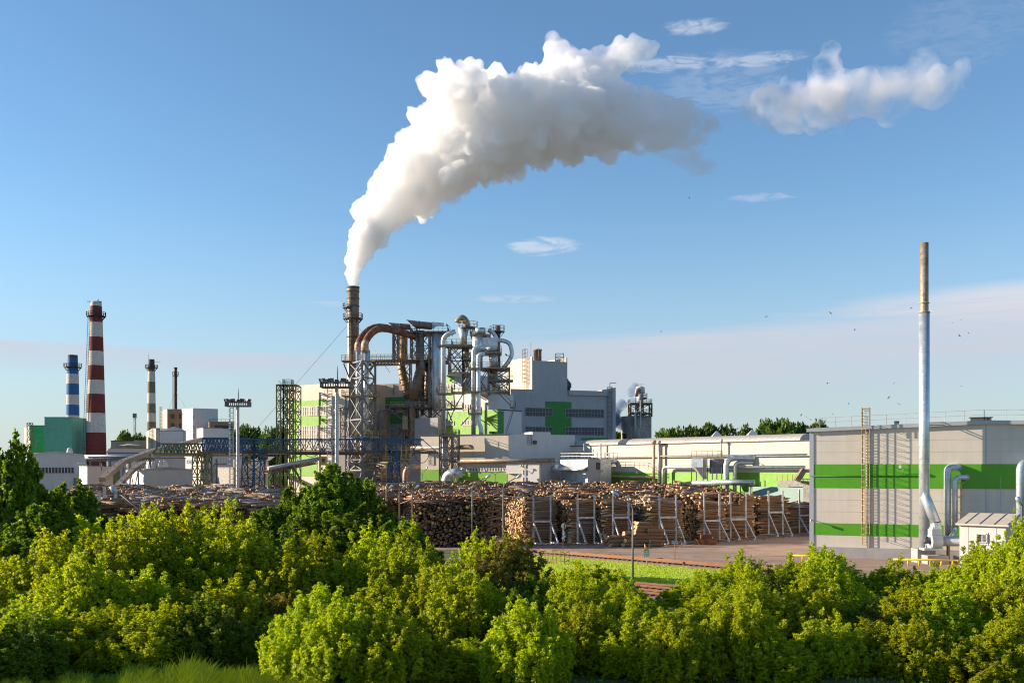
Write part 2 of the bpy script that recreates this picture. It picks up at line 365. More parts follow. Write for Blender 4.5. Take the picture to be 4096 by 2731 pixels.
def ladder(mb, p, z0, z1, side, out, w=.6, cage=None, rw=.07, mi=0, rung=.9, zc=None):
    """ladder at p (xy), side = unit vector across, out = unit vector away from the wall"""
    p = Vector((p[0], p[1], 0)); side = Vector((*side, 0)).normalized(); out = Vector((*out, 0)).normalized(); Z = Vector((0, 0, 1))
    for s in (-.5, .5): mb.beam(p + side * w * s + Z * z0, p + side * w * s + Z * z1, rw, mi=mi)
    z = z0
    while z < z1: mb.beam(p - side * w / 2 + Z * z, p + side * w / 2 + Z * z, rw * .7, mi=mi); z += rung * .5
    if cage:
        z = zc if zc else z0 + 2.2; prev = None
        while z < z1 + .1:
            ring = [p + side * (w * .62) * math.cos(a) + out * cage * math.sin(a) + Z * z for a in [math.pi * k / 6 for k in range(7)]]
            for a, b in zip(ring, ring[1:]): mb.beam(a, b, rw * .8, mi=mi)
            if prev:
                for k in (1, 3, 5): mb.beam(prev[k], ring[k], rw * .7, mi=mi)
            prev = ring; z += rung
def stairs(mb, p, q, w, out, mi=0, rw=.14):
    p = Vector(p); q = Vector(q); o = Vector((*out, 0)).normalized() * w
    for k in (0, 1): mb.beam(p + o * k, q + o * k, rw, mi=mi); mb.beam(p + o * k + Vector((0, 0, 1)), q + o * k + Vector((0, 0, 1)), .06, mi=mi)
    n = max(3, int((q - p).length / .45))
    for i in range(n): m = p.lerp(q, (i + .5) / n); mb.beam(m, m + o, .28, .05, mi=mi)

class Wall:
    """vertical wall plane seen between photo columns pxL and pxR at distances dL and dR"""
    def __init__(s, pxL, dL, pxR, dR):
        s.A = Vector((XP(pxL, dL), dL)); s.B = Vector((XP(pxR, dR), dR)); s.len = (s.B - s.A).length
        s.u = (s.B - s.A) / s.len; n = Vector((s.u.y, -s.u.x)); s.n = n if n.dot(-s.A) > 0 else -n
        s.pL, s.pR = pxL, pxR
    def U(s, px):
        k = (px - CX) / F; A, u = s.A, s.u       # x = k*y
        return (k * A.y - A.x) / (u.x - k * u.y)
    def D(s, px): return (s.A + s.u * s.U(px)).y
    def Z(s, py, px): return ZP(py, s.D(px))
    def P(s, u, z, off=0): p = s.A + s.u * u + s.n * off; return Vector((p.x, p.y, z))
    def pt(s, px, py, off=0): return s.P(s.U(px), s.Z(py, px), off)
    def panel(s, mb, u0, u1, z0, z1, o0, o1, mi=0):
        a = s.P(u0, z0, o0); mb.obox(a, s.P(u1, z0, o0) - a, s.P(u0, z0, o1) - a, Vector((0, 0, z1 - z0)), mi)
    def ppanel(s, mb, x0, y0, x1, y1, o0, o1, mi=0):
        xm = (x0 + x1) / 2; s.panel(mb, s.U(x0), s.U(x1), s.Z(max(y0, y1), xm), s.Z(min(y0, y1), xm), o0, o1, mi)
    def foot(s, depth, u0=0, u1=None):
        u1 = s.len if u1 is None else u1; a = s.A + s.u * u0; b = s.A + s.u * u1
        return [tuple(a), tuple(b), tuple(b - s.n * depth), tuple(a - s.n * depth)]
    def window(s, parent, x0, y0, x1, y1, nx, ny, frame='window_frame', pane='glass_dark', off=.0, fw=.12, name='window'):
        xm = (x0 + x1) / 2; u0, u1 = s.U(x0), s.U(x1); z0, z1 = s.Z(y1, xm), s.Z(y0, xm); f = MB()
        for k in range(nx + 1): u = u0 + (u1 - u0) * k / nx; s.panel(f, u - fw / 2, u + fw / 2, z0, z1, off, off + .14)
        for k in range(ny + 1):
            z = z0 + (z1 - z0) * k / ny; ff = fw if k in (0, ny) else fw * .7
            for j in range(nx):
                ua = u0 + (u1 - u0) * j / nx + fw / 2; ub = u0 + (u1 - u0) * (j + 1) / nx - fw / 2
                s.panel(f, ua, ub, z - ff / 2, z + ff / 2, off, off + .135)
        w = f.build(name, frame, parent); g = MB()
        s.panel(g, u0 + .01, u1 - .01, z0 + .01, z1 - .01, off + .004, off + .05); g.build('pane', pane, w); return w
def bend(parent, name, pts, r, m, arc=None, n=14, flanges=()):
    b = MB(); b.tube(arc_path(pts, arc if arc else max(r) * 2.2 if isinstance(r, list) else r * 2.6), r, n); return b.build(name, m, parent)
def text_mesh(name, body, size, m, parent, o, xdir, mirror=True):
    """flat lettering standing upright, centred on o, running along xdir, mirrored as the photograph shows it"""
    cu = bpy.data.curves.new(name, 'FONT'); cu.body = body; cu.size = size; cu.align_x = 'CENTER'; cu.align_y = 'CENTER'; cu.extrude = .004; cu.resolution_u = 2
    tmp = bpy.data.objects.new(name, cu); COL.objects.link(tmp); dg = bpy.context.evaluated_depsgraph_get()
    me = bpy.data.meshes.new_from_object(tmp.evaluated_get(dg)); bpy.data.objects.remove(tmp)
    x = Vector(xdir).normalized(); r = Vector(parent['_root']); sx = -1 if mirror else 1; nrm = x.cross(Vector((0, 0, 1)))
    for v in me.vertices: v.co = Vector(o) - r + x * v.co.x * sx + Vector((0, 0, 1)) * v.co.y + nrm * v.co.z
    if mirror: me.flip_normals()
    me.name = name; me.materials.clear(); me.materials.append(MATS[m]); ob = bpy.data.objects.new(name, me); COL.objects.link(ob); ob.parent = parent; ob['_root'] = tuple(r)
    return ob
# ------------------------------------------------------------------ ground, yard, road
def sheet(name, pts, z, m, kind='structure', thick=.25):
    b = MB(); n = len(pts); b.prism(pts, z - thick, z)
    return tag(b.build(name, m), kind=kind)
def gmat():
    m = mat('meadow', (.075, .10, .022), .95, var=.35, scale=.15, dirt=(.12, .10, .045), dirt_amt=.2, bump=.5)
    mat('lawn', (.40, .52, .02), .95, var=.22, scale=.5, dirt=(.46, .50, .05), dirt_amt=.2, bump=.8, bumpscale=5)
    mat('dry_grass', (.50, .38, .11), .95, var=.25, scale=.9, dirt=(.18, .20, .05), dirt_amt=.3, bump=.8, bumpscale=5)
gmat()
sheet('ground', [(-6000, -200), (6000, -200), (6000, 9000), (-6000, 9000)], 0, 'meadow', thick=1)
def G(px, py):
    d = F * CAMH / (py - HZ); return (XP(px, d), d)
sheet('yard_pavement', [(-110, 340), (-110, 118), (-40, 120), G(2080, 2198), G(2420, 2212), G(2620, 2234), G(2800, 2254), G(3000, 2290), G(3300, 2306), G(4400, 2330), (90, 150), (120, 340)], .02, 'asphalt')
sheet('lawn', [G(1900, 2225), G(2180, 2222), G(2500, 2248), G(2800, 2275), G(3050, 2300), G(2900, 2420), G(2500, 2352), G(1900, 2350)], .012, 'lawn', 'structure')
sheet('dry_verge', [G(2060, 2203), G(2420, 2214), G(2620, 2236), G(2800, 2256), G(3000, 2292), G(2990, 2305), G(2800, 2266), G(2600, 2248), G(2380, 2228), G(2060, 2216)], .024, 'dry_grass', 'structure')
for (a, b_) in (((3365, 2203), (3440, 2198)), ((3190, 2214), (3235, 2208)), ((3525, 2276), (3760, 2284)), ((2960, 2226), (3030, 2219))):
    p = Vector((*G(*a), .026)); q = Vector((*G(*b_), .026)); m_ = MB(); m_.obox(p, (q - p), Vector((0, .14, 0)), Vector((0, 0, .006))); tag(m_.build('road_marking', 'line_paint'), kind='structure')

# railway tracks
def track(name, label, pts, rails=True):
    pts = [Vector((*p, 0)) for p in pts]; a, b = pts; t = thing(name, label, 'railway track', (a + b) / 2)
    d = (b - a).normalized(); s = Vector((-d.y, d.x, 0)); L_ = (b - a).length
    m = MB(); m.obox(a - s * 1.7 + Vector((0, 0, .0)), d * L_, s * 3.4, Vector((0, 0, .16))); m.build('ballast_bed', 'ballast_stone', t)
    m = MB(); k = 0
    while k < L_: m.obox(a + d * k - s * 1.25 + Vector((0, 0, .16)), d * .24, s * 2.5, Vector((0, 0, .10))); k += .65
    o = m.build('sleepers', 'sleeper_wood', t); tag(o, kind='stuff')
    for k in (-.76, .76):
        m = MB(); m.obox(a + s * (k - .04) + Vector((0, 0, .26)), d * L_, s * .08, Vector((0, 0, .17))); m.build('rail', 'rail_steel', t)
a_, b_ = Vector(G(2300, 2224)), Vector(G(2760, 2262)); d_ = (b_ - a_).normalized()
track('railway_track', 'rusty railway track between the asphalt yard and the bright lawn', [tuple(a_ - d_ * 6), tuple(b_ + d_ * 10)])
a_, b_ = Vector(G(2545, 2350)), Vector(G(2720, 2366)); d_ = (b_ - a_).normalized()
track('railway_track', 'brown railway track just below the bright lawn, farther of two', [tuple(a_ - d_ * 26), tuple(b_ + d_ * 14)])
a_ = a_ + Vector((-.6, -4.2)); b_ = b_ + Vector((-.6, -4.2))
track('railway_track', 'brown railway track beside the bushes, nearer of two below the lawn', [tuple(a_ - d_ * 26), tuple(b_ + d_ * 14)])

# ------------------------------------------------------------------ the big hall on the right
H = Wall(3240, 112, 3900, 106); hn, hu = H.n, H.u
HR = H.P(0, 0, 0)
hall = thing('warehouse_hall', 'large pale grey panelled hall with two green stripes filling the right side', 'building', HR)
Uend = 36.; Urid = H.U(3940)
def zl(py): return H.Z(py, 3252)
zE = H.Z(1716, 3245); zR = H.Z(1684, 3940); z4 = zR - .018 * (Uend - Urid)
def HP(u, z, o=0): return H.P(u, z, o)
b = MB()
def hall_slab(b, z0, z1, off, mi=0):    # z1 None: up to the sloping eave
    for (u0, u1) in ((0, Urid), (Urid, Uend)):
        f = lambda u: zE + (zR - zE) * u / Urid if u <= Urid else zR + (z4 - zR) * (u - Urid) / (Uend - Urid)
        base = [tuple((H.A + H.u * u0 + H.n * off)), tuple((H.A + H.u * u1 + H.n * off)), tuple((H.A + H.u * u1 - H.n * 34)), tuple((H.A + H.u * u0 - H.n * 34))]
        b.prism(base, z0, z1 if z1 else [f(u0), f(u1), f(u1), f(u0)], mi)
zb = [zl(1856), zl(1950), zl(2090), zl(2137), zl(2184)]
hall_slab(b, zb[4], None, 0); b.build('wall', 'hall_wall', hall)
for (z1, z0) in ((zb[0], zb[1]), (zb[2], zb[3])):
    b = MB(); H.panel(b, .45, H.U(3705) if z0 < 4 else Uend, z0, z1, 0.004, .03); b.build('green_stripe', 'hall_green', hall)
b = MB(); H.panel(b, .45, H.U(3880), zb[2], zb[3], .004, .028) if False else H.panel(b, H.U(3705), H.U(3838), zb[3], zb[2], .004, .03); b.build('green_stripe', 'hall_green', hall)
b = MB(); H.panel(b, 0, Uend, 0, zb[4], .02, .35); b.build('plinth', 'plinth', hall)
b = MB()
for u0, u1, za, zb_ in ((-.35, Urid, zE - .006 * 1, zR), (Urid, Uend, zR, z4)):
    b.obox(H.P(u0, za - .32, .0), H.P(u1, zb_ - .32, .0) - H.P(u0, za - .32, .0), H.P(u0, za, .4) - H.P(u0, za, 0), Vector((0, 0, .40)))
b.build('eave_trim', 'trim', hall)
b = MB(); H.panel(b, -.06, .40, zb[4] - .1, zE - .33, .0, .08); b.build('corner_trim', 'trim', hall)
for py in (1763, 1809, 1997, 2044): b = MB(); H.panel(b, .45, Uend, zl(py) - .012, zl(py) + .012, .003, .012); b.build('panel_joint', 'trim', hall)
b = MB(); H.panel(b, H.U(3944) - .06, H.U(3944) + .06, zb[4], zR - .4, .002, .016); b.build('panel_joint', 'trim', hall)
b = MB()
f_e = lambda u: zE + (zR - zE) * u / Urid if u <= Urid else zR + (z4 - zR) * (u - Urid) / (Uend - Urid)
pts = [H.P(u, f_e(u) + .1, -1.0) for u in (1.0, 6, 12, Urid, 24, Uend - 1)]
railing(b, pts, 1.15, 1.9, .045); b.build('roof_railing', 'steel_light', hall)
for px, w_, h_ in ((3587, .5, .35), (3928, 2.0, .35)):
    u = H.U(px); b = MB(); p = H.P(u, f_e(u) + .1 + h_ / 2, -1.6); b.box(p, (w_, 1.0, h_), math.atan2(hu.y, hu.x)); b.box(p + Vector((0, 0, h_ / 2 + .03)), (w_ * 1.15, 1.15, .06), math.atan2(hu.y, hu.x)); b.build('roof_vent', 'roof_dark', hall)
b = MB(); b.tube([H.P(.0, zl(1903), .12), H.P(H.U(3680), zl(1903), .12)], .045, 8)
b.build('wall_pipe', 'dark_steel_pipe', hall)
b = MB(); u = H.U(3468); b.tube([H.P(u, f_e(u) - .2, .12), H.P(u, zb[4], .12)], .075, 10); b.build('downpipe', 'white_paint', hall)
b = MB(); b.tube(arc_path([H.P(H.U(3613), zl(1896), .05), H.P(H.U(3613), zl(1875), .5), H.P(H.U(3606), zl(1866), .6)], .3), .035, 8)
b.tube([H.P(H.U(3607), zl(1866), .55), H.P(H.U(3602), zl(1866), .75), H.P(H.U(3600), zl(1867), .9)], [.1, .2, .16], 10); b.build('wall_lamp', 'galv_plain', hall)
b = MB(); b.tube([H.P(.25, zl(2077), .1), H.P(.25, zl(2077), .7)], .04, 6); b.box(H.P(.25, zl(2077) - .05, .75), (.3, .3, .2)); b.build('security_camera', 'white_paint', hall)
b = MB(); b.tube([H.P(Uend * .57, zl(1700), .1), H.P(Uend * .57 - 2.2, zl(1700), 1.8)], .03, 6)

# caged access ladder
u = H.U(3464); lp = H.P(u, 0, .25)
lt = thing('caged_ladder', 'tall caged access ladder bolted to the pale hall wall', 'ladder', lp)
b = MB(); ladder(b, lp, zl(2172), zl(1640) + .1, hu, hn, .72, rw=.06, rung=.64); b.build('ladder_rails', 'yellow_pale', lt)
b = MB(); pz = lp.copy(); ladder(b, (lp.x, lp.y), zl(2172), zl(1640), hu, hn, .74, cage=.95, rw=.0001, rung=.64)
b = MB()
z = zl(2130); prev = None; cz0 = z
P0 = Vector((lp.x, lp.y, 0)); S3 = Vector((*hu, 0)); O3 = Vector((*hn, 0))
while z < zl(1640):
    ring = [P0 + S3 * .43 * math.cos(a) + O3 * (.12 + .85 * math.sin(a)) + Vector((0, 0, z)) for a in [math.pi * k / 8 for k in range(9)]]
    for a, c in zip(ring, ring[1:]): b.beam(a, c, .04)
    if prev:
        for k in (1, 4, 7): b.beam(prev[k], ring[k], .05)
    prev = ring; z += .64
b.build('safety_cage', 'yellow_pale', lt)
b = MB(); zt = zl(1640)
for s_ in (-.4, .4):
    for o_ in (.1, 1.0): b.beam(P0 + S3 * s_ + O3 * o_ + Vector((0, 0, zt - 1.8)), P0 + S3 * s_ + O3 * o_ + Vector((0, 0, zt + .1)), .09)
for o_ in (.1, 1.0): b.beam(P0 - S3 * .4 + O3 * o_ + Vector((0, 0, zt)), P0 + S3 * .4 + O3 * o_ + Vector((0, 0, zt)), .08)
b.build('top_guard', 'yellow_pale', lt)

# metal stack in front of the hall, with its fan
sd = H.D(3700) - 1.9; sx = XP(3697, sd)
st = thing('metal_stack', 'tall slim galvanised stack with a weathered bare top, standing before the hall', 'chimney', (sx, sd, .9))
b = MB(); z1 = ZP(1250, sd); b.lathe((sx, sd), [(.54, 1.0), (.54, z1)], 28); b.build('cladding', 'galv', st)
b = MB(); b.lathe((sx, sd), [(.43, z1 - .3), (.43, ZP(972, sd)), (.40, ZP(972, sd) + .01), (.38, ZP(972, sd) - 1)], 28, caps=False); b.build('bare_pipe', 'galv_beige', st)
b = MB(); b.lathe((sx, sd), [(.46, ZP(1215, sd)), (.52, ZP(1214, sd)), (.52, ZP(1211, sd)), (.46, ZP(1210, sd))], 28); b.lathe((sx, sd), [(.45, z1 - .02), (.58, z1 - .06), (.58, z1 + .06), (.45, z1 + .1)], 28); b.build('flange', 'rust_light', st)
b = MB(); b.box((sx - .1, sd, .75), (1.9, 1.7, 1.46)); b.build('concrete_base', 'plinth', st)
b = MB()
for z_ in (ZP(1700, sd), ZP(1690, sd)):
    b.beam(Vector((sx, sd, z_)), H.P(H.U(3790), z_ + .1, 0), .07)
b.build('wall_bracket', 'steel_dark', st)
fd = sd - 1.6
fan = thing('extraction_fan', 'grey snail shaped extraction fan feeding the galvanised stack', 'fan', (XP(3743, fd), fd, .9))
b = MB(); fc = W(3743, 2162, fd); prof = []
ring = []
nn = 28; ax = Vector((1, 0, 0))
for k in range(nn): a = 2 * math.pi * k / nn; r_ = .78 + .18 * (k / nn); ring.append((math.cos(a) * r_, math.sin(a) * r_))
vs = [fc + Vector((-.62, y, z)) for y, z in ring] + [fc + Vector((.45, y, z)) for y, z in ring]
b.add(vs, [(i, (i + 1) % nn, nn + (i + 1) % nn, nn + i) for i in range(nn)], 0, False); b.add(vs, [tuple(range(nn - 1, -1, -1)), tuple(range(nn, 2 * nn))], 0)
b.box(fc + Vector((-.08, 0, .8)), (1.05, 1.1, .9)); b.build('scroll_housing', 'trim', fan)
b = MB(); b.tube([fc + Vector((.45, 0, 0)), fc + Vector((.62, 0, 0))], [.62, .5], 24); b.build('inlet_ring', 'steel_dark', fan)
b = MB(); b.tube([fc + Vector((-.62, 0, 0)), fc + Vector((-1.25, 0, 0)), fc + Vector((-1.3, 0, 0))], [.3, .3, .2], 16); b.box(fc + Vector((-.95, 0, .36)), (.3, .3, .2)); b.build('motor', 'steel_dark', fan)
b = MB(); b.box(fc + Vector((-.45, 0, -.85)), (2.0, 1.3, .24)); b.beam(fc + Vector((-1.2, -.4, -.9)), fc + Vector((-1.2, -.4, -.3)), .1); b.build('base_frame', 'steel_light', fan)
b = MB(); b.box((fc.x - .1, fc.y, .46), (2.2, 1.7, .90)); b.build('concrete_base', 'plinth', fan)
b = MB(); e0 = W(3703, 1990, sd - .45); e1 = W(3744, 2092, fd)
b.tube([e0 + (e0 - e1).normalized() * .2, e0, e1], .52, 28); b.build('outlet_duct', 'galv', fan)
b = MB(); n_ = 24; c0 = e1; c1 = fc + Vector((-.05, 0, 1.25))
vs = []
for k in range(n_): a = 2 * math.pi * k / n_; vs.append(c0 + Vector((math.cos(a) * .52, math.sin(a) * .5, .1 + math.cos(a) * .12)))
for k in range(n_):
    a = 2 * math.pi * k / n_; q = max(abs(math.cos(a)), abs(math.sin(a))); vs.append(c1 + Vector((math.cos(a) / q * .5, math.sin(a) / q * .5, -.1)))
b.add(vs, [(i, (i + 1) % n_, n_ + (i + 1) % n_, n_ + i) for i in range(n_)]); b.build('outlet_adapter', 'galv_plain', fan)
hd = fd
dh = thing('suction_duct', 'fat horizontal galvanised duct entering the side of the fan', 'duct', (XP(3800, hd), hd, 2))
b = MB(); b.tube([fc + Vector((.62, 0, -.02)), fc + Vector((5.6, 0, -.02))], .54, 24); b.build('pipe', 'galv_plain', dh)
b = MB()
for x_ in (1.3, 4.6): b.box((fc.x + x_, fc.y, 1.15), (.16, .5, 2.3))
b.build('stand', 'steel_brown', dh)
def wall_duct(label, px, dia, ytop, pxw, ybot, d, ctr=None, mats='galv'):
    base = W(px, ybot, d); t = thing('wall_duct', label, 'duct', (base.x, base.y, base.z), 'galvanised ducts beside the stack')
    top = W(px, ytop, d); uw = H.U(pxw); w0 = H.P(uw, top.z, .35); w1 = H.P(uw, top.z, -.2)
    b = MB(); b.tube(arc_path([base, top, Vector((w0.x, w0.y, top.z)), Vector((w1.x, w1.y, top.z))], dia * 1.1), dia / 2, 20); b.build('pipe', mats, t)
    b = MB(); b.tube([H.P(uw, top.z, .0), H.P(uw, top.z, .06)], dia * .58, 20); b.build('wall_collar', 'galv_plain', t)
    b = MB()
    for f_ in (.3, .62): p = base.lerp(top, f_); q = H.P(H.U(px + 6), p.z, 0); b.beam(p, q, .08)
    b.build('bracket', 'steel_grey', t); return t
wall_duct('fatter of two bent ducts right of the stack, turning into the green stripe', 3790, .74, 1868, 3830, 2150, sd + .4)
t = wall_duct('thinner of two bent ducts right of the stack, with a kinked foot', 3820, .54, 1908, 3868, 2108, sd - .1)
b = MB(); q = W(3820, 2108, sd - .1); b.tube(arc_path([q + Vector((0, 0, .2)), q + Vector((0, 0, -.35)), q + Vector((-.75, -.6, -1.15))], .5), .27, 20); b.build('foot_bend', 'galv_plain', t)
t = wall_duct('bent galvanised duct behind the white shed at the right edge', 4082, .85, 1852, 4150, 2230, H.D(4080) - 1.9)
b = MB(); pp = H.P(H.U(3843), 0, .5)
b.beam((pp.x, pp.y, .0), (pp.x, pp.y, ZP(1930, pp.y)), .13); b.beam((pp.x - .4, pp.y, ZP(1930, pp.y)), (pp.x + .4, pp.y, ZP(1930, pp.y)), .12)
tag(b.build('support_post', 'rust_light'), 'rusty T shaped post holding up the thinner bent duct', 'post')
b = MB(); pp = H.P(H.U(4002), 0, .4); b.tube([(pp.x, pp.y, 0.1), (pp.x, pp.y, ZP(1943, pp.y))], .045, 8); b.tube([(pp.x, pp.y, ZP(1943, pp.y)), (pp.x, pp.y, ZP(1905, pp.y))], .02, 6)
tag(b.build('lightning_rod', 'steel_light'), 'thin rod against the hall wall above the white shed roof', 'rod')

# white shed
sh = Wall(3838, 100, 4023, 97.2); shd = 4.0
shed = thing('electrical_shed', 'small white shed with a sloping ribbed roof and one dark window', 'shed', sh.P(0, 0, 0))
zf = sh.Z(2100, 3900); zbk = zf + .75
b = MB(); b.prism(sh.foot(shd, 0, sh.len), 0, [zf, zf, zbk, zbk]); b.build('wall', 'white_wall', shed)
b = MB(); A0 = sh.P(-.3, zf - .02, .35); b.obox(A0, sh.P(sh.len + .35, zf - .02, .35) - A0, sh.P(-.3, zbk + .16, -shd - .25) - A0, Vector((0, 0, .16))); rf = b.build('roof', 'cream_plain', shed)
b = MB()
for k in (.18, .45, .72, .97):
    p = A0.lerp(sh.P(sh.len + .35, zf - .02, .35), k) + Vector((0, 0, .17)); q = p + (sh.P(-.3, zbk + .16, -shd - .25) - A0); b.beam(p, q, .09, .1)
b.build('roof_rib', 'trim', rf)
sh.window(shed, 3908, 2135, 3948, 2168, 1, 1, 'white_paint', 'glass_dark', 0, .12)
b = MB(); sh.panel(b, sh.U(3925), sh.U(3953), sh.Z(2180, 3940), sh.Z(2129, 3940), .002, .05); b.build('window_surround', 'white_wall', shed)
for px in (3872, 3985): b = MB(); sh.panel(b, sh.U(px) - .02, sh.U(px) + .02, 0, zf - .1, .0, .02); b.build('panel_joint', 'trim', shed)

# yellow guard rails
def guard(label, p0, p1, n):
    a = Vector((*G(*p0), 0)); c = Vector((*G(*p1), 0)); t = thing('guard_rail', label, 'guard rail', (a + c) / 2, 'yellow guard rails in front of the hall')
    m = MB(); up = Vector((0, 0, .62)); e = (c - a).normalized() * .35; m.tube([a + up - e, c + up + e], .09, 10); m.build('top_rail', 'yellow_bright', t)
    for i in range(n + 1):
        m = MB(); q = a.lerp(c, i / n); m.tube([q, q + up], .08, 8); m.build('post', 'yellow_bright', t)
guard('yellow tubular guard rail along the left part of the hall', (3172, 2243), (3362, 2247), 5)
guard('yellow tubular guard rail in front of the stack and fan', (3588, 2260), (3900, 2266), 7)

# ------------------------------------------------------------------ street lamps
def lamp(label, px, d, ybase_z, ytop, pxh, yh, k=1., hd=None, name='street_lamp', group='street lamps on bent poles', dbl=None, m='steel_grey'):
    base = Vector((XP(px, d), d, ybase_z)); t = thing(name, label, 'street lamp', base, group)
    b = MB(); top = W(px, ytop, d)
    heads = [(pxh, yh)] + ([dbl] if dbl else [])
    b.tube([base, Vector((base.x, base.y, base.z + (top.z - base.z) * .6)), top], [.10 * k, .08 * k, .055 * k], 10); b.build('pole', m, t)
    for (hx, hy) in heads:
        h = W(hx, hy, hd or d); sgn = 1 if h.x > top.x else -1
        b = MB(); b.tube(arc_path([top - Vector((0, 0, .6)), top + Vector((0, 0, .35)), h + Vector((-sgn * .15 * k, 0, -.05))], .9), .05 * k, 8); b.build('arm', m, t)
        hv = (h - top).normalized(); b = MB(); b.tube([h - hv * .2 * k, h - hv * .05 * k, h + hv * .25 * k, h + hv * .45 * k, h + hv * .55 * k], [.06 * k, .13 * k, .19 * k, .15 * k, .05 * k], 14)
        b.build('lamp_head', 'galv_plain', t)
        b = MB(); hh = h + hv * .25 * k - Vector((0, 0, .1 * k)); b.tube([hh - hv * .2 * k, hh, hh + hv * .2 * k], [.05 * k, .15 * k, .05 * k], 10); b.build('lamp_cover', 'lamp_glass', t)
    return t
lamp('big street lamp in front of the log racks, nearest of all lamps', 2531, 75, 0, 2035, 2468, 1980, .95)
lamp('street lamp with its round head before the right end of the hall', 4087, 62, 0, 2018, 4083, 2012, .9)
lamp('street lamp arching right over the pale log ends', 2013, 116, 0, 1950, 2070, 1908, 1.1)
lamp('street lamp arching right, left of the one over the pale log ends', 1889, 120, 2, 1950, 1948, 1908, 1.0)
lamp('street lamp with a silver head poking over the birch logs on the left', 573, 100, 0, 2065, 462, 1965, 1.3)
for nm, px, y0, l_, r_ in (('in front of the glazed annex', 1981, 1902, (1946, 1885), (2014, 1880)), ('before the silver filter house', 2372, 1908, (2330, 1886), (2405, 1884)), ('at the foot of the front stair tower', 1815, 1902, (1780, 1873), (1846, 1876)), ('before the long hall beside the thick pipe', 2585, 1922, (2550, 1893), (2630, 1891)), ('by the rusty downcomer pipe', 1690, 1902, (1630, 1872), (1706, 1874)), ('at the blind side of the annex', 2145, 1915, (2088, 1865), (2166, 1863))):
    lamp('small twin-headed street lamp ' + nm, px, 186, 0, y0, l_[0], l_[1], .9, dbl=r_, name='twin_street_lamp', group='twin street lamps behind the log yard')

# ------------------------------------------------------------------ signs
def sign_post(name, label, px, ybase, ytop, lean=0, r=.05, m='steel_brown'):
    g = G(px, ybase); d = g[1]; base = Vector((*g, 0)); t = thing(name, label, 'sign', base); top = Vector((base.x + lean, d, ZP(ytop, d)))
    b = MB(); b.tube([base, top], r, 8); b.build('post', m, t); return t, d
t, d = sign_post('warning_sign', 'yellow warning triangle with exclamation mark above a white notice plate', 2590, 2262, 2175, -.28, .05, 'steel_light')
def plate(t, name, pts, d, m, th=.04, off=.1):
    b = MB(); n = len(pts); vs = [W(x, y, d) + Vector((0, -off, 0)) for x, y in pts] + [W(x, y, d) + Vector((0, -off + th, 0)) for x, y in pts]
    area = sum(pts[i][0] * pts[(i + 1) % n][1] - pts[(i + 1) % n][0] * pts[i][1] for i in range(n))
    fs = [tuple(range(n)), tuple(range(2 * n - 1, n - 1, -1))] + [(i + n, (i + 1) % n + n, (i + 1) % n, i) for i in range(n)]
    if area < 0: pass
    b.add(vs, [f[::-1] for f in fs] if area > 0 else fs); return b.build(name, m, t)
cs = crop(2550, 2120, .0893)
plate(t, 'triangle_rim', [cs(365, 650), cs(500, 880), cs(275, 905)], d, 'sign_red'); plate(t, 'triangle_face', [cs(365, 700), cs(472, 868), cs(303, 882)], d, 'sign_yellow', .03, .13)
plate(t, 'exclamation_mark', [cs(355, 735), cs(388, 735), cs(380, 815), cs(365, 815)], d, 'ink', .02, .15); plate(t, 'exclamation_dot', [cs(360, 825), cs(392, 825), cs(392, 852), cs(360, 852)], d, 'ink', .02, .15)
plate(t, 'notice_rim', [cs(270, 905), cs(500, 885), cs(522, 1165), cs(297, 1195)], d, 'ink'); plate(t, 'notice_face', [cs(292, 920), cs(482, 900), cs(505, 1150), cs(315, 1175)], d, 'sign_white', .03, .13)
for s_, x_, y_, z_ in (('ОСТОРОЖНО', 392, 985, .085), ('ДВИЖЕНИЕ', 400, 1075, .085), ('100', 408, 1130, .085)):
    text_mesh('notice_lettering', s_, z_, 'ink', t, W(*cs(x_, y_), d) + Vector((0, -.15, 0)), (1, 0, 0))
t, d = sign_post('arrow_sign', 'white arrow shaped board with reversed black lettering on a thin brown post', 2699.5, 2240, 2160, 0, .035)
plate(t, 'arrow_board', [cs(1535, 455), cs(1775, 462), cs(1832, 540), cs(1785, 605), cs(1535, 585)], d, 'sign_white')
text_mesh('arrow_lettering', 'СКЛАД', .20, 'ink', t, W(*cs(1668, 512), d) + Vector((0, -.12, 0)), (1, 0, 0))
text_mesh('arrow_lettering', 'леса', .08, 'ink', t, W(*cs(1668, 564), d) + Vector((0, -.12, 0)), (1, 0, 0))
t, d = sign_post('crossing_sign', 'white level crossing boards on a red brown post before the racks', 2252.5, 2199, 2091)
cs = crop(2200, 2060, .102)
plate(t, 'upper_board', [cs(490, 315), cs(580, 315), cs(625, 370), cs(620, 470), cs(570, 530), cs(505, 530), cs(445, 460), cs(440, 380)], d, 'sign_white')
plate(t, 'black_symbol', [cs(552, 340), cs(590, 350), cs(585, 490), cs(552, 520)], d, 'ink', .02, .13)
plate(t, 'slanted_board', [cs(480, 740), cs(535, 545), cs(595, 735), cs(505, 800)], d, 'sign_white')
plate(t, 'cross_board', [cs(590, 770), cs(615, 800), cs(600, 850), cs(480, 945), cs(452, 900), cs(460, 870)], d, 'sign_white', .03, .14)
plate(t, 'cross_board', [cs(520, 870), cs(550, 880), cs(590, 1000), cs(570, 1018), cs(545, 985)], d, 'sign_white', .03, .11)

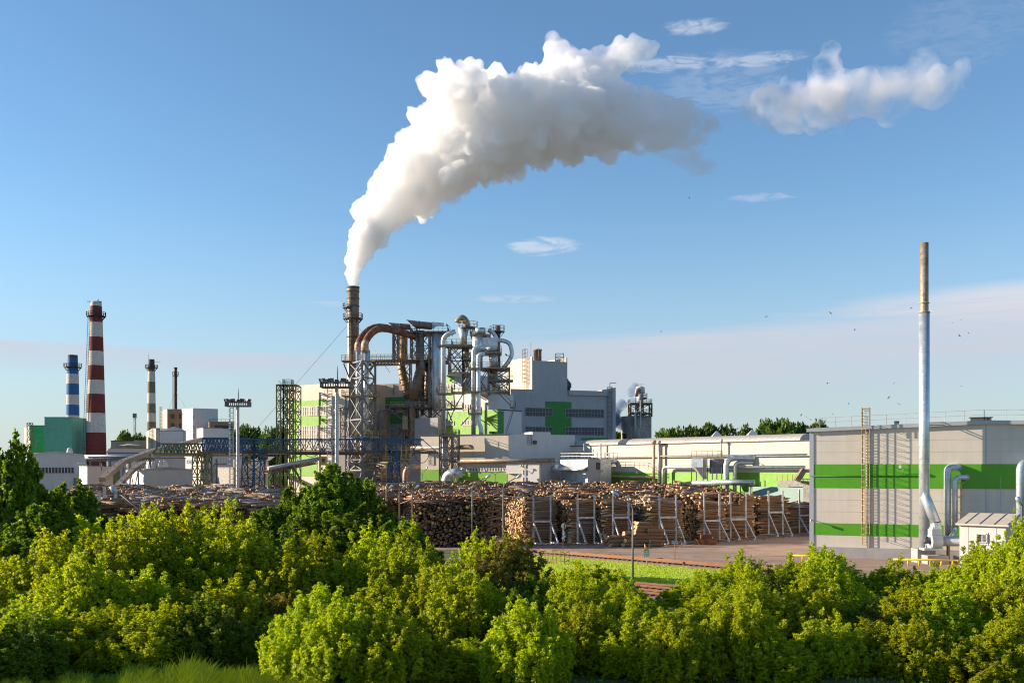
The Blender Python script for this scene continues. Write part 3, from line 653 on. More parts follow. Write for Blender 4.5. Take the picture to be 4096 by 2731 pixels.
b = MB(); a0 = G(2160, 2252); a1 = G(2258, 2256); a0 = Vector((*a0, 0)); a1 = Vector((*a1, 0)); bk = Vector((.6, 2.2, 0))
for s_, e_ in ((a0, a1), (a0 + bk, a1 + bk), (a0, a0 + bk), (a1, a1 + bk)):
    for z_ in (.25, 1.15): b.beam(s_ + Vector((0, 0, z_)), e_ + Vector((0, 0, z_)), .08)
for k in (0, .33, .66, 1):
    for o_ in (Vector((0, 0, 0)), bk): q = a0.lerp(a1, k) + o_; b.beam(q, q + Vector((0, 0, 1.2)), .08)
tag(b.build('cage_fence', 'yellow_pale'), 'low yellow tube enclosure beside the near railway track', 'enclosure')
# scrap skip
g0 = Vector((*G(2826, 2178), 0)); t = thing('steel_skip', 'open rusty dark steel skip on the asphalt before the racks', 'skip', g0)
b = MB(); x, y = g0.x, g0.y
vs = [(x - .95, y - .7, .02), (x + 1.1, y - .7, .02), (x + 1.1, y + .9, .02), (x - .95, y + .9, .02), (x - 1.5, y - .9, .75), (x + 1.2, y - .9, .75), (x + 1.2, y + 1, .75), (x - 1.5, y + 1, .75)]
vi = [(p[0] * .97 + x * .03, p[1] * .97 + y * .03, p[2] + (.06 if k < 4 else .001)) for k, p in enumerate(vs)]
b.add(vs, [(0, 1, 5, 4), (1, 2, 6, 5), (2, 3, 7, 6), (3, 0, 4, 7), (3, 2, 1, 0)]); b.add(vi, [(4, 5, 1, 0), (5, 6, 2, 1), (6, 7, 3, 2), (7, 4, 0, 3), (0, 1, 2, 3)])
b.build('body', 'rust', t); b = MB()
b.obox((x - .8, y - .5, .75), (1.5, .1, .1), (0, .8, 0), (0, 0, .55)); b.beam((x - .9, y, .8), (x + .9, y + .2, 1.5), .12); b.build('scrap_load', 'rust', t)
b = MB(); q = G(2630, 2234); b.beam((q[0] - .2, q[1], .06), (q[0] + .6, q[1], .06), .09); tag(b.build('iron_bar', 'black_steel'), 'short dark iron bar lying on the dry verge', 'bar')

# ------------------------------------------------------------------ the log yard
rng = random.Random(11)
def log_geo(b, p, q, r0, r1, n=7, mi=0, cap=3, bow=0.):
    p = Vector(p); q = Vector(q); m = p.lerp(q, .5) + Vector((0, rng.uniform(-1, 1), rng.uniform(-1, 1))) * bow
    b.tube([p, m, q], [r0, (r0 + r1) / 2, r1], n, True, mi, True, mic=cap)
LOGM = ['bark', 'bark_grey', 'birch', 'cut_wood', 'cut_dark_and_shaded']
protos = []
for k in range(10):
    b = MB(); r = (.13, .15, .12, .17, .14, .16, .13, .15, .12, .18)[k]; n = 9; ptsz = []
    for i in range(6): ptsz.append(((-.5 + i / 5), rng.uniform(-.012, .012), rng.uniform(-.012, .012)))
    b.tube(ptsz, [1, .98, 1.02, .95, .9, .86], n, True, 0, True, mic=1)
    for v in b.v: v.y = v.y if False else v.y; 
    # unit length along x, unit radius: scaled per copy
    me = bpy.data.meshes.new('log'); me.from_pydata([tuple(v) for v in b.v], [], b.f)
    mm = ['bark', 'bark', 'bark_grey', 'bark', 'birch', 'bark', 'bark_grey', 'bark', 'bark', 'bark'][k]
    me.materials.append(MATS[mm]); me.materials.append(MATS['cut_wood']); me.polygons.foreach_set('material_index', b.mi); me.polygons.foreach_set('use_smooth', b.sm); me.update(); protos.append(me)
nlog = [0]
def log_obj(p, q, r, label, group, kind=None):
    p = Vector(p); q = Vector(q); me = protos[kind if kind is not None else rng.randrange(10)]
    # bake length and radius into a per-object scale (mesh shared)
    o = bpy.data.objects.new('log', me); COL.objects.link(o); d = q - p
    o.location = (p + q) / 2; o.rotation_mode = 'QUATERNION'; o.rotation_quaternion = d.to_track_quat('X', 'Z'); o.scale = (d.length, r, r)
    tag(o, label, 'log', group); nlog[0] += 1; return o
stuff = MB()
PA = R(20); PU = Vector((math.cos(PA), math.sin(PA), 0)); PV = Vector((-math.sin(PA), math.cos(PA), 0))
def stuff_log(p, q, r, birch=.12):
    x = rng.random(); mi = 2 if x < birch else (1 if x < birch + .25 else 0)
    log_geo(stuff, p, q, r, r * rng.uniform(.7, .95), 6, mi, 3 if rng.random() < .7 else 4, .03)
# pile: (front-left px, front-right px, front distance, top height left, depth, log radius, mess, birch share)
def pile(pxl, pxr, d, h, depth, r, birch, n_ind, label, group, mess=.0, u=PU, v=PV, endjit=.35, hback=None, bottom=0, face_only=True):
    A = Vector((XP(pxl, d), d, 0)); k = (pxr - CX) / F; Ln = (k * A.y - A.x) / (u.x - k * u.y)
    dz = r * 1.72; dy = r * 1.95; nl = int(h / dz); ind = 0; j = 0
    ny = int(depth / dy)
    core = MB(); hb = (hback or h)
    for iy in range(ny):
        y = iy * dy; hh = h + ((hb - h) * y / depth); nl = int(hh / dz)
        for iz in range(nl):
            top = iz >= nl - 4; front = iy < 3; 
            z = r + iz * dz + bottom
            off = rng.gauss(0, endjit * .5); c = A + v * (y + rng.uniform(-.3, .3) * r * 2 * (1 + (front and mess)) + r) + u * (Ln / 2 + off)
            rr = r * rng.uniform(.65, 1.15); L2 = Ln / 2 * rng.uniform(.93, 1.06); tilt = rng.gauss(0, .012 + mess * .03 + (.05 if top else 0))
            yaw = rng.gauss(0, .015 + (.10 if top else 0)); dirv = (u * math.cos(yaw) + v * math.sin(yaw)) + Vector((0, 0, tilt))
            p = c - dirv * L2 + Vector((0, 0, z)); q = c + dirv * L2 + Vector((0, 0, z))
            if iy == 0 and ind < n_ind and rng.random() < .9:
                log_obj(p, q, rr, label, group); ind += 1
            elif front or top or y < depth: stuff_log(p, q, rr, birch)
    return A, Ln
# (px, px, d, height, depth, radius, birch, individuals, words)
PILES = [(2112, 2226, 132.8, 5.9, 15, .125, .15, 26, 'behind the leftmost rack'), (2282, 2402, 132.4, 5.7, 13, .16, .06, 24, 'behind the second rack from the left'),
         (2418, 2536, 132.4, 5.6, 13, .16, .04, 22, 'behind the third rack from the left, above the loose heap'), (2598, 2728, 132.6, 5.6, 12, .14, .4, 26, 'behind the fourth rack, many with birch bark'),
         (2800, 2900, 137.2, 5.4, 14, .13, .12, 24, 'behind the fifth rack, right of the golden log ends'), (2906, 3018, 141, 5.9, 14, .11, .1, 26, 'behind the sixth rack, thin and crooked'),
         (3042, 3150, 147.8, 5.7, 10, .15, .03, 26, 'behind the seventh rack, thick and reddish'), (3156, 3275, 151.4, 4.7, 4, .14, .03, 20, 'behind the last rack beside the hall corner')]
for (a, c, d, h, dep, r, bi, n_, wds) in PILES:
    pile(a, c, d, h, dep, r, bi, n_, 'log in the stack ' + wds, 'logs in the stack ' + wds.split(',')[0], mess=.6 if r < .12 else .25)
# loose heaps of thick logs on the asphalt
def heap(pxl, pxr, py, hts, r, label, grp):
    A = Vector((*G(pxl, py), 0)); B = Vector((*G(pxr, py), 0)); n = len(hts)
    for i, h in enumerate(hts):
        for iy in range(2):
            z = r
            while z < h:
                c = A.lerp(B, (i + .5) / n) + Vector((rng.gauss(0, .15), iy * .62 + rng.uniform(-.12, .12) + z * .12, z)); w_ = rng.gauss(.18, .12); L2 = (B - A).length / n * rng.uniform(.48, .68)
                dv = Vector((math.cos(w_), math.sin(w_), rng.gauss(0, .05))); log_obj(c - dv * L2, c + dv * L2, r * rng.uniform(.8, 1.1), label, grp, rng.choice((0, 1, 3, 5))); z += r * 1.7
heap(2440, 2545, 2186, (1.5, 2.0), .27, 'thick short log in the low heap left of the tall near lamp', 'thick logs in the left heap')
heap(2540, 2650, 2186, (3.3, 2.2), .26, 'thick brown log in the taller heap right of the near lamp', 'thick logs in the right heap')
# golden ended stack seen end-on between the fourth and fifth racks
A = Vector((XP(2722, 138), 138, 0))
for k in range(42):
    z = 3.0 + rng.random() * 3.4; x = rng.random() * 3.0; p = A + Vector((x, .4 - .12 * x + rng.uniform(-.4, .4), z)); q = p + Vector((.9, 2.6, rng.gauss(0, .1)))
    log_obj(p, q, rng.uniform(.11, .17), 'log with golden sawn end in the sunlit patch between racks four and five', 'golden ended logs', rng.choice((0, 1, 3)))
for iz in range(20):
    for ix in range(11):
        p = A + Vector((ix * .29 + rng.uniform(-.1, .1), .6 + rng.uniform(-.1, .3), .15 + iz * .27)); stuff_log(p, p + Vector((1.0, 3.6, 0)), .14, .02)
# dark stack seen end-on behind the bushes, its front shade put into the end colour
A = Vector((XP(1640, 126), 126, 0))
nx = 35
for iz in range(19):
    for ix in range(nx):
        x = ix * .295 + (iz % 2) * .14 + rng.uniform(-.16, .16); hh = 5.9 + .5 * math.sin(x * .6 + 1) - (.05 * x)
        if iz * .30 > hh: continue
        p = A + Vector((x, rng.gauss(0, .5), .16 + iz * .30 + rng.uniform(-.13, .13))); q = p + Vector((.5 + rng.gauss(0, .5), 5.0, rng.gauss(0, .25))); r = rng.uniform(.07, .19)
        log_geo(stuff, p, q, r, r * .8, 6, 1 if rng.random() < .5 else 0, 4, .1) if not (iz > 9 and rng.random() < .16) else log_obj(p, q, r * 1.1, 'grey brown log seen end-on in the dark stack behind the bushes', 'logs seen end-on in the dark stack', 2)
for k in range(300):            # the tousled top of the dark stack
    x = rng.random() * 10.6; p = A + Vector((x, rng.uniform(-.3, 5), 5.6 + rng.random() * .9)); a = rng.gauss(1.1, .7); L_ = rng.uniform(1.6, 4.2)
    q = p + Vector((math.cos(a), math.sin(a) * .8, rng.gauss(-.05, .22))) * L_; stuff_log(p, q, rng.uniform(.05, .11), .15)
# the wide field of stacks behind: its uneven top
def field(x0f, x1f, y0, y1, zf, dens, birch, yaw0=PA, seed=0, end=.5):
    n = int((y1 - y0) * dens)
    for k in range(n):
        y = rng.uniform(y0, y1); xa, xb = x0f(y), x1f(y); x = rng.uniform(xa, xb)
        z = zf(x, y) + rng.uniform(-.55, .15); cell = math.floor(x / 4.3) * 7 + math.floor(y / 9) * 3
        base = yaw0 + (.25 * math.sin(cell * 1.7)); 
        if (cell * 37 % 11) < 6: base += .95
        a = base + rng.gauss(0, .16); L_ = rng.uniform(1.5, 2.3); d = Vector((math.cos(a), math.sin(a), rng.gauss(0, .07)))
        stuff_log(Vector((x, y, z)) - d * L_, Vector((x, y, z)) + d * L_, rng.uniform(.09, .17), birch)
bumps = lambda x, y: .45 * math.sin(x * .9 + y * .35) + .35 * math.sin(x * .37 - y * .6 + 2) + .25 * math.sin(y * .9)
zR_ = lambda x, y: 5.75 + max(0, y - 140) * .030 + bumps(x, y) * .55
f_l = lambda y: XP(1470, y); f_r = lambda y: min(XP(2960, y), 34)
field(f_l, f_r, 142, 183, zR_, 175, .14)
core = MB()                                          # packed logs under the field: rows of stacks, faces only
for j, y in enumerate((143, 150, 157, 164, 171, 178)):
    xa, xb = XP(1500, y), min(XP(2950, y), 34); xx = xa
    while xx < xb:
        wl = 3.9; h = 5.1 + (y - 140) * .028
        if j == 0 and xx > 1: break
        for iz in range(int(h / .27)):
            if h - iz * .27 > 3.4 and j > 0: continue
            for iy in range(2 if j else 5):
                c = Vector((xx + wl / 2, y + iy * .3 + (xx - xa) * .0, .15 + iz * .27)); a = PA + rng.gauss(0, .03); d = Vector((math.cos(a), math.sin(a), rng.gauss(0, .02))) * wl * .5
                stuff_log(c - d, c + d, rng.uniform(.11, .16), .1)
        xx += 4.4
# sunlit log ends, left face of the first long stack
for k in range(1500):
    t_ = rng.random() * 17; z = rng.random() * 5.9; e = Vector((XP(2104, 132.9), 132.9, 0)) + PV * t_ + PU * (rng.gauss(0, .2))
    r = rng.uniform(.10, .17); p = e + Vector((0, 0, z)); stuff_log(p, p + PU * 1.6 + Vector((0, 0, rng.gauss(0, .06))), r, .05)
# left part of the yard
f_l2 = lambda y: XP(330, y); f_r2 = lambda y: XP(1120, y)
zL = lambda x, y: 5.2 + max(0, y - 130) * .021 + bumps(x * .8, y) * .55
field(f_l2, lambda y: XP(520, y), 128, 185, zL, 34, .08, PA * .4)
field(lambda y: XP(520, y), f_r2, 128, 185, zL, 66, .38, PA * .7)
pile(338, 452, 128, 4.9, 10, .13, .05, 18, 'brown log in the sunlit stack at the far left behind the dark tree', 'logs in the far left stack', mess=.5, u=Vector((1, .12, 0)).normalized(), v=Vector((-.12, 1, 0)).normalized())
pile(455, 560, 131, 4.8, 9, .13, .2, 0, '', '', mess=.6); pile(575, 700, 133, 4.8, 9, .13, .5, 0, '', '', mess=.6); pile(720, 860, 135, 4.9, 9, .13, .5, 0, '', '', mess=.6); pile(880, 1100, 137, 4.9, 9, .13, .3, 0, '', '', mess=.6)
for k in range(160):            # crossed logs at the left front corner
    p = Vector((XP(rng.uniform(365, 450), 126), rng.uniform(124.5, 127), rng.uniform(3.2, 5.0) - 1)); stuff_log(p, p + Vector((rng.gauss(.4, .4), 3, rng.gauss(0, .2))), rng.uniform(.08, .14), .05)
for px in (1690, 1738):                                # neat little stacks on top
    pass
for (pa, pc, y, z0, rows) in ((1612, 1688, 160, 6.1, 7), (1700, 1775, 160, 6.0, 5)):
    x0, x1 = XP(pa, y), XP(pc, y)
    for iz in range(rows):
        for ix in range(int((x1 - x0) / .3) - iz):
            p = Vector((x0 + ix * .3 + iz * .16, y, z0 + iz * .26)); stuff_log(p, p + Vector((1.2, 2.6, 0)), .14, .1)
tag(stuff.build('stacked_logs', LOGM), 'thousands of brown and birch logs stacked across the yard behind the racks', kind='stuff')
print('individual logs', nlog[0])

# racks
RK = [(2131.5, 2199.5, 132.2, 1978, 2085, 'leftmost white steel log rack beside the sunlit log ends', True), (2308, 2374, 131.8, 1978, 2070, 'white log rack just right of the level crossing sign', True), (2449, 2511, 131.6, 1978, 2069, 'white log rack behind the tall near lamp and the loose heap', True),
      (2634, 2700.5, 131.8, 1978, 2069, 'white log rack above the arrow shaped sign', True), (2813, 2874, 136.4, 1974, 2082, 'white log rack behind the rusty steel skip', True), (2918, 2979.5, 140.2, 1969, 2076, 'white log rack before the thin crooked logs', True),
      (3070.5, 3127, 147, 1962, 2048, 'white log rack before the thick reddish stack, second from the hall', True), (3193, 3250, 152.2, 1957, 2060, 'white log rack nearest the hall corner, half hidden by it', True)]
for (pa, pc, d, yt, yb, lab, br) in RK:
    a = Vector((XP(pa, d), d, 0)); k = (pc - CX) / F; Ln = (k * a.y - a.x) / (PU.x - k * PU.y); c = a + PU * Ln
    t = thing('log_rack', lab, 'log rack', (a + c) / 2, 'white log racks'); h = ZP(yt, d); hb = ZP(yb, d)
    for q in (a, c):
        b = MB(); q = q - PV * .25; b.obox(q + Vector((-.11, -.11, 0)), (.22, 0, 0), (0, .22, 0), (0, 0, h)); b.build('post', 'white_paint', t)
        b = MB(); ft = q - PV * 1.9 + PU * .35; b.beam(q + Vector((0, 0, hb - .1)), ft + Vector((0, 0, .1)), .17); b.build('brace', 'white_paint', t)
        b = MB(); b.obox(q + Vector((-.2, 0, .0)), PU * .4, -PV * 2.3, Vector((0, 0, .18))); b.build('foot', 'steel_light', t)
    b = MB(); b.beam(a - PV * .25 + Vector((0, 0, hb)), c - PV * .25 + Vector((0, 0, hb)), .20, .26); b.build('crossbar', 'white_paint', t)
for i, (px, d, y0, y1, lab) in enumerate(((340, 126, 2050, 1971, 'pale post at the far left log stack, leftmost'), (397, 128, 2010, 1970, 'short pale post among the left logs, below the white hut'), (418, 136, 1975, 1947, 'pale post among the left logs under the long conveyor'), (463, 136, 1975, 1947, 'pale post among the left logs at the foot of the short conveyor'), (572, 128, 2070, 2000, 'pale post standing in the birch logs'), (1927, 134, 2030, 1992, 'thin grey post behind the dark stack, left of a pair'), (1953, 132, 2100, 1994, 'grey post at the right end of the dark stack'), (3001, 150, 1990, 1947, 'lone pale stake behind the crooked log stack'))):
    b = MB(); x = XP(px, d); b.obox((x - .16, d - .16, 0), (.32, 0, 0), (0, .32, 0), (0, 0, ZP(y1, d))); tag(b.build('stake', 'white_paint'), lab, 'stake', 'lone stakes among the logs')
for i, px in enumerate((1546, 1598, 1650)):
    d = 118; b = MB(); x = XP(px, d); z = ZP(1933, d); b.tube(arc_path([(x, d, 0), (x, d, z), (x + 1.5, d + .3, z)], .4), .085, 10)
    t = thing('bent_lamp_post', ('left', 'middle', 'right')[i] + ' of three bent grey posts with lamp heads above the dark green tree', 'lamp post', (x, d, 0), 'bent lamp posts above the dark tree')
    b.build('post', 'galv_beige', t); b = MB(); q = W(px + 14, 1950, d); b.tube([q + Vector((-.2, 0, -.15)), q, q + Vector((.28, 0, .28)), q + Vector((.36, 0, .36))], [.05, .16, .17, .05], 12); b.build('lamp_head', 'lamp_glass', t)

rs0 = random.Random(77); b = MB()                      # bark litter and broken sticks on the paving
for k in range(1500):
    px = rs0.uniform(1990, 3240); y0 = 133 if px < 2720 else 133 + (px - 2720) * .036; d = y0 - abs(rs0.gauss(0, 2.6)) - 1.2; x = XP(px, d); a = rs0.uniform(0, 3.14); L_ = rs0.uniform(.08, .5) * (1 if rs0.random() < .9 else 2.5); w = rs0.uniform(.03, .08)
    u = Vector((math.cos(a), math.sin(a), rs0.uniform(0, .1))) * L_; v = Vector((-math.sin(a), math.cos(a), 0)) * w; b.obox((x, d, .022), u, v, Vector((0, 0, w * .6)))
tag(b.build('bark_litter', 'bark'), 'bark chips and broken sticks scattered on the paving', kind='stuff')
# ------------------------------------------------------------------ long low hall behind the logs
LB = Wall(2480, 190, 3240, 158)
uL, uR = LB.U(1800), LB.U(3262)
zt = LB.Z(1781, 2480); zg = LB.Z(1887, 2480)
lb = thing('long_hall', 'long low cream hall with a light green base running behind the log stacks', 'building', LB.P(0, 0))
b = MB(); b.prism(LB.foot(40, uL, uR), 0, zt); b.build('wall', 'cream', lb)
b = MB(); LB.panel(b, uL, uR, 0, zg, .003, .03); b.build('green_base', 'green', lb)
b = MB(); LB.panel(b, uL - .1, uR, zt, zt + .18, -.3, .12); b.build('roof_edge', 'roof_dark', lb)
for (pa, pc) in ((2185, 2455), (2490, 3185)):
    u0, u1 = LB.U(pa), LB.U(pc); b = MB(); n = 12; vs = []
    for u in (u0, u1):
        for k in range(n + 1):
            a = math.pi * k / n; vs.append(LB.P(u, zt + .19 + 1.15 * math.sin(a), -3.6 + 2.6 * math.cos(a)))
    m_ = n + 1; b.add(vs, [(k, k + 1, m_ + k + 1, m_ + k) for k in range(n)], 0, True); b.add(vs, [tuple(range(m_)), tuple(range(2 * m_ - 1, m_ - 1, -1))], 0)
    o = b.build('barrel_skylight', 'roof_rib', lb)
for px in (2765, 2907):                         # little roof ventilators
    u = LB.U(px); b = MB(); p = LB.P(u, zt + .2, -7); b.box(p + Vector((0, 0, .5)), (1.6, 1.6, 1.0), .5); r2 = [p + Vector((x, y, 1.0)) for x, y in ((-1.1, -1.1), (1.1, -1.1), (1.1, 1.1), (-1.1, 1.1))] + [p + Vector((0, 0, 2.3))]
    b.add(r2, [(0, 1, 4), (1, 2, 4), (2, 3, 4), (3, 0, 4), (3, 2, 1, 0)]); b.build('roof_ventilator', 'trim', lb)
# second storey at the left end
L2 = Wall(1683, 203.5, 2034, 195.5)
z2 = L2.Z(1741, 1860); l2 = thing('stepped_hall', 'stepped cream building with a light green base left of the glazed annex', 'building', L2.P(0, 0))
b = MB(); b.prism(L2.foot(6.5, 0, L2.len), 0, z2); b.build('wall', 'cream', l2)
b = MB(); L2.panel(b, 0, L2.len, 0, L2.Z(1877, 1760), .003, .03); b.build('green_base', 'green', l2)
L2.window(l2, 1711, 1811, 1736, 1859, 5, 2, 'window_frame', 'glass_pale', .0, .1)
b = MB(); L2.panel(b, -.1, L2.len + .1, z2, z2 + .2, -6.6, .15); b.build('roof_edge', 'roof_dark', l2)
L3 = Wall(2034.5, 195.5, 2300, 201)
b = MB(); b.prism(L3.foot(6, .02, L3.U(2130)), 0, L3.Z(1736, 2034)); b.prism(L3.foot(6, L3.U(2130) + .001, L3.U(2203)), 0, L3.Z(1727, 2166)); b.prism(L3.foot(6, L3.U(2203) + .001, L3.len), 0, L3.Z(1739, 2250)); b.build('side_wall', 'white_wall', l2)
b = MB(); L3.ppanel(b, 2132, 1761, 2145, 1776, 0, .3); b.build('vent_louvre', 'roof_dark', l2)
b = MB(); q = L3.P(L3.U(2118), 0, .2); ladder(b, (q.x, q.y), L3.Z(1778, 2118), L3.Z(1716, 2118), L3.u, L3.n, .8, rw=.09); b.build('roof_ladder', 'steel_grey', l2)
# annex with window strip
AN = Wall(1838, 194, 2163, 186)
an = thing('glazed_annex', 'low cream annex with a long strip window, green base and white corner block', 'building', AN.P(0, 0))
za = AN.Z(1851, 1950); b = MB(); b.prism(AN.foot(5, 0, AN.len), 0, za); b.build('wall', 'cream', an)
b = MB(); AN.panel(b, 0, AN.U(2030), 0, AN.Z(1888, 1950), .003, .03); b.build('green_base', 'green', an)
b = MB(); AN.panel(b, AN.U(2032), AN.len + .05, AN.Z(1894, 2100), za - .01, .03, .75); AN.panel(b, AN.U(2093), AN.len + .05, 0, AN.Z(1894, 2100) - .001, .03, .75); b.build('corner_block', 'white_wall', an)
AN.window(an, 1868, 1870, 2030, 1885, 26, 1, 'window_frame', 'glass_dark', .03, .12, 'strip_window')
AN.window(an, 1848, 1870, 1860, 1885, 2, 1, 'window_frame', 'glass_dark', .03, .12)
for y0, y1 in ((1846, 1867), (1872, 1896), (1901, 1925), (1931, 1945)): AN.window(an, 2099, y0 + 6, 2111, y1 + 4, 2, 1, 'window_frame', 'glass_dark', .75, .12)
b = MB(); AN.panel(b, -.3, AN.len + .6, za, za + .22, -5, .9); b.build('roof', 'roof_grey', an)
AS = Wall(2163, 186, 2240, 193)
b = MB(); b.prism(AS.foot(5, .02, AS.len), 0, za - .2); b.build('side_wall', 'grey_and_shade_wall', an)  # shade of the annex side put into its grey
# pipes along the long hall
def pipe(name, label, pts, r, m, hang=0, grp=None, cat='pipe'):
    pts = arc_path(pts, r * 2.6); b = MB(); b.tube(pts, r, 12)
    return tag(b.build(name, m), label, cat, grp)
zp = ZP(1820, 172)
zp1 = LB.Z(1817, 3235)
pipe('wall_pipe', 'long thin grey pipe running along the cream wall of the low hall', [LB.P(LB.U(1845), zp1, .8), LB.P(LB.U(3240), zp1, .8)], .14, 'steel_light')
zp2 = LB.Z(1868, 3100)
pipe('lagged_pipe', 'thick silver and rusty pipe along the right part of the green base', [LB.P(LB.U(2672), zp2 - 4, 1.3), LB.P(LB.U(2672), zp2, 1.3), LB.P(LB.U(3238), zp2, 1.3)], .27, 'galv_plain')
pipe('lagged_pipe', 'thick pale pipe lying along the roof edge of the glazed annex', [AN.P(AN.U(1812), AN.Z(1843, 1950), 1.2), AN.P(AN.U(2235), AN.Z(1841, 1950), 1.2)], .38, 'galv_beige')
pipe('lagged_pipe', 'rusty thick pipe low on the hall wall left of the twin lamp', [LB.P(LB.U(2440), LB.Z(1906, 2500), 1.2), LB.P(LB.U(2632), LB.Z(1908, 2560), 1.2)], .26, 'rust_light')
def riser(label, px, y0, y1, r, m='steel_light', off=.9, hood=True):
    u = LB.U(px); z0 = LB.Z(y0, px); z1 = LB.Z(y1, px); q = LB.P(u, z0, off); t = thing('riser_pipe', label, 'pipe', q, 'riser pipes on the long hall'); b = MB(); b.tube([q, LB.P(u, z1, off)], r, 12); b.build('pipe', m, t)
    if hood: b = MB(); b.tube([LB.P(u, z1 - .1, off), LB.P(u, z1 + .35, off), LB.P(u, z1 + .55, off)], [r * 1.7, r * 1.7, r * 1.2], 12); b.build('cowl', m, t)
riser('tall rusty riser with a cowl on the long hall wall, left of a pair', 2629, 1925, 1772, .27, 'rust_light'); riser('tall grey riser with a cowl on the long hall wall, right of a pair', 2649, 1925, 1774, .22)
riser('thin riser with a cowl above the grey dust filter', 2899, 1832, 1768, .14); riser('thin grey riser beside the silver filter house, right of a pair', 2416, 1925, 1775, .17, hood=False); riser('thin grey riser beside the silver filter house, left of a pair', 2350, 1840, 1775, .17, hood=False); riser('short pale vent pipe over the annex roof', 2181, 1830, 1768, .2, 'galv_plain', hood=False)
def uduct(label, px, ytop, pxw, r, off=3.4, m='galv_plain', y0=1975):
    u = LB.U(px); z = LB.Z(ytop, px); q = LB.P(u, .1, off); t = thing('wall_bend_duct', label, 'duct', q, 'bent ducts on the long hall')
    b = MB(); b.tube(arc_path([q, LB.P(u, z, off), LB.P(LB.U(pxw), z, .4), LB.P(LB.U(pxw), z, -.2)], r * 3), r, 16); b.build('pipe', m, t)
uduct('larger silver duct bending into the long hall wall', 2956, 1832, 3015, .50); uduct('smaller silver duct bending into the long hall wall, right of the larger', 2978, 1850, 3012, .33, 2.6); uduct('rusty topped silver duct beside the silver filter house', 2428, 1846, 2462, .50)
# silver filter house
FH = Wall(2242, 190, 2350, 184)
fh = thing('filter_house', 'crinkled silver sheet clad filter house with a railed top', 'filter house', FH.P(0, 0))
b = MB(); b.prism(FH.foot(6, 0, FH.len), 0, FH.Z(1838, 2300)); b.build('silver_cladding', 'galv_plain', fh)
b = MB(); zc0 = FH.Z(1881, 2300); zc1 = FH.Z(1868, 2300)
b.obox(FH.P(-.6, zc0, 1.3), FH.P(FH.len, zc0, 1.3) - FH.P(-.6, zc0, 1.3), FH.P(0, zc1, 0) - FH.P(0, zc0, 1.3), Vector((0, 0, .12))); b.build('canopy', 'steel_light', fh)
b = MB(); b.tube(arc_path([FH.P(.2, zc1, .9), FH.P(-2.6, zc1 - .8, 1.2), FH.P(-1.6, ZP(1935, 190), 1.2), FH.P(3.5, ZP(1932, 190), 1.2)], 2.0), .62, 18); b.build('inlet_duct', 'galv_plain', fh)
b = MB(); zr = FH.Z(1838, 2300); railing(b, [FH.P(0, zr, 0), FH.P(FH.len * 1.35, zr, 0), FH.P(FH.len * 1.35, zr, -5), FH.P(0, zr, -5), FH.P(0, zr, 0)], 1.2, 1.1, .07); b.build('railing', 'steel_light', fh)
F2 = Wall(2351, 184, 2402, 186); b = MB(); b.prism(F2.foot(6, 0, F2.len), 0, F2.Z(1836, 2375)); b.build('plant_cabinet', 'grey_and_shade_wall', fh)
b = MB(); F2.ppanel(b, 2385, 1849, 2400, 1877, .0, .1); b.build('service_door', 'roof_dark', fh)
# grey dust filter
DF = Wall(2786, 170, 2832, 169)
df = thing('dust_filter', 'grey boxy dust filter on legs with hoppers and a railed walkway', 'filter', DF.P(0, 0))
b = MB(); zf0, zf1 = DF.Z(1868, 2800), DF.Z(1832, 2800); b.prism([tuple(DF.P(0, 0, 2.6).xy), tuple(DF.P(DF.len, 0, 2.6).xy), tuple(DF.P(DF.len, 0, .2).xy), tuple(DF.P(0, 0, .2).xy)], zf0, zf1); b.build('body', 'galv_plain', df)
b = MB(); q = W(2868, 1866, 168); b.lathe((q.x, q.y), [(1.25, ZP(1893, 168)), (1.25, ZP(1834, 168))], 12, sm=False); b.build('hexagonal_tank', 'steel_grey', df)
b = MB(); q2 = DF.P(DF.len / 2, 0, 1.4)
c_ = [Vector((q2.x + x, q2.y + y, zf0 + .01)) for x, y in ((-.95, -1.1), (.95, -1.1), (.95, 1.1), (-.95, 1.1))]; c_ = c_ + [Vector((q2.x + x * .3 + .9, q2.y + y * .3, zf0 - 2.0)) for x, y in ((-.95, -1.1), (.95, -1.1), (.95, 1.1), (-.95, 1.1))]
b.add(c_, [(0, 1, 5, 4), (1, 2, 6, 5), (2, 3, 7, 6), (3, 0, 4, 7), (4, 5, 6, 7)]); b.build('hopper', 'steel_light', df)
b = MB()
for dx in (0, 2.0, 3.6, 5.2):
    for dy in (.1, 2.5): p = DF.P(dx, 0, dy); b.beam(p, (p.x, p.y, zf0), .14)
b.build('support_frame', 'steel_grey', df)
b = MB(); railing(b, [DF.P(0, zf1, 2.6), DF.P(4.6, zf1, 2.6), DF.P(4.6, zf1, .3)], 1.15, 1.0, .07); b.build('railing', 'yellow_pale', df)
b = MB(); b.tube(arc_path([DF.P(.4, zf0 - 2.6, 3.2), DF.P(7, zf0 - 2.6, 3.2), DF.P(9, zf0 - 2.6, 3.2)], 1), .36, 14); b.tube([DF.P(4, ZP(1926, 168), 3.6), DF.P(11, ZP(1926, 168), 3.6)], .42, 14); b.build('collector_pipe', 'galv_plain', df)
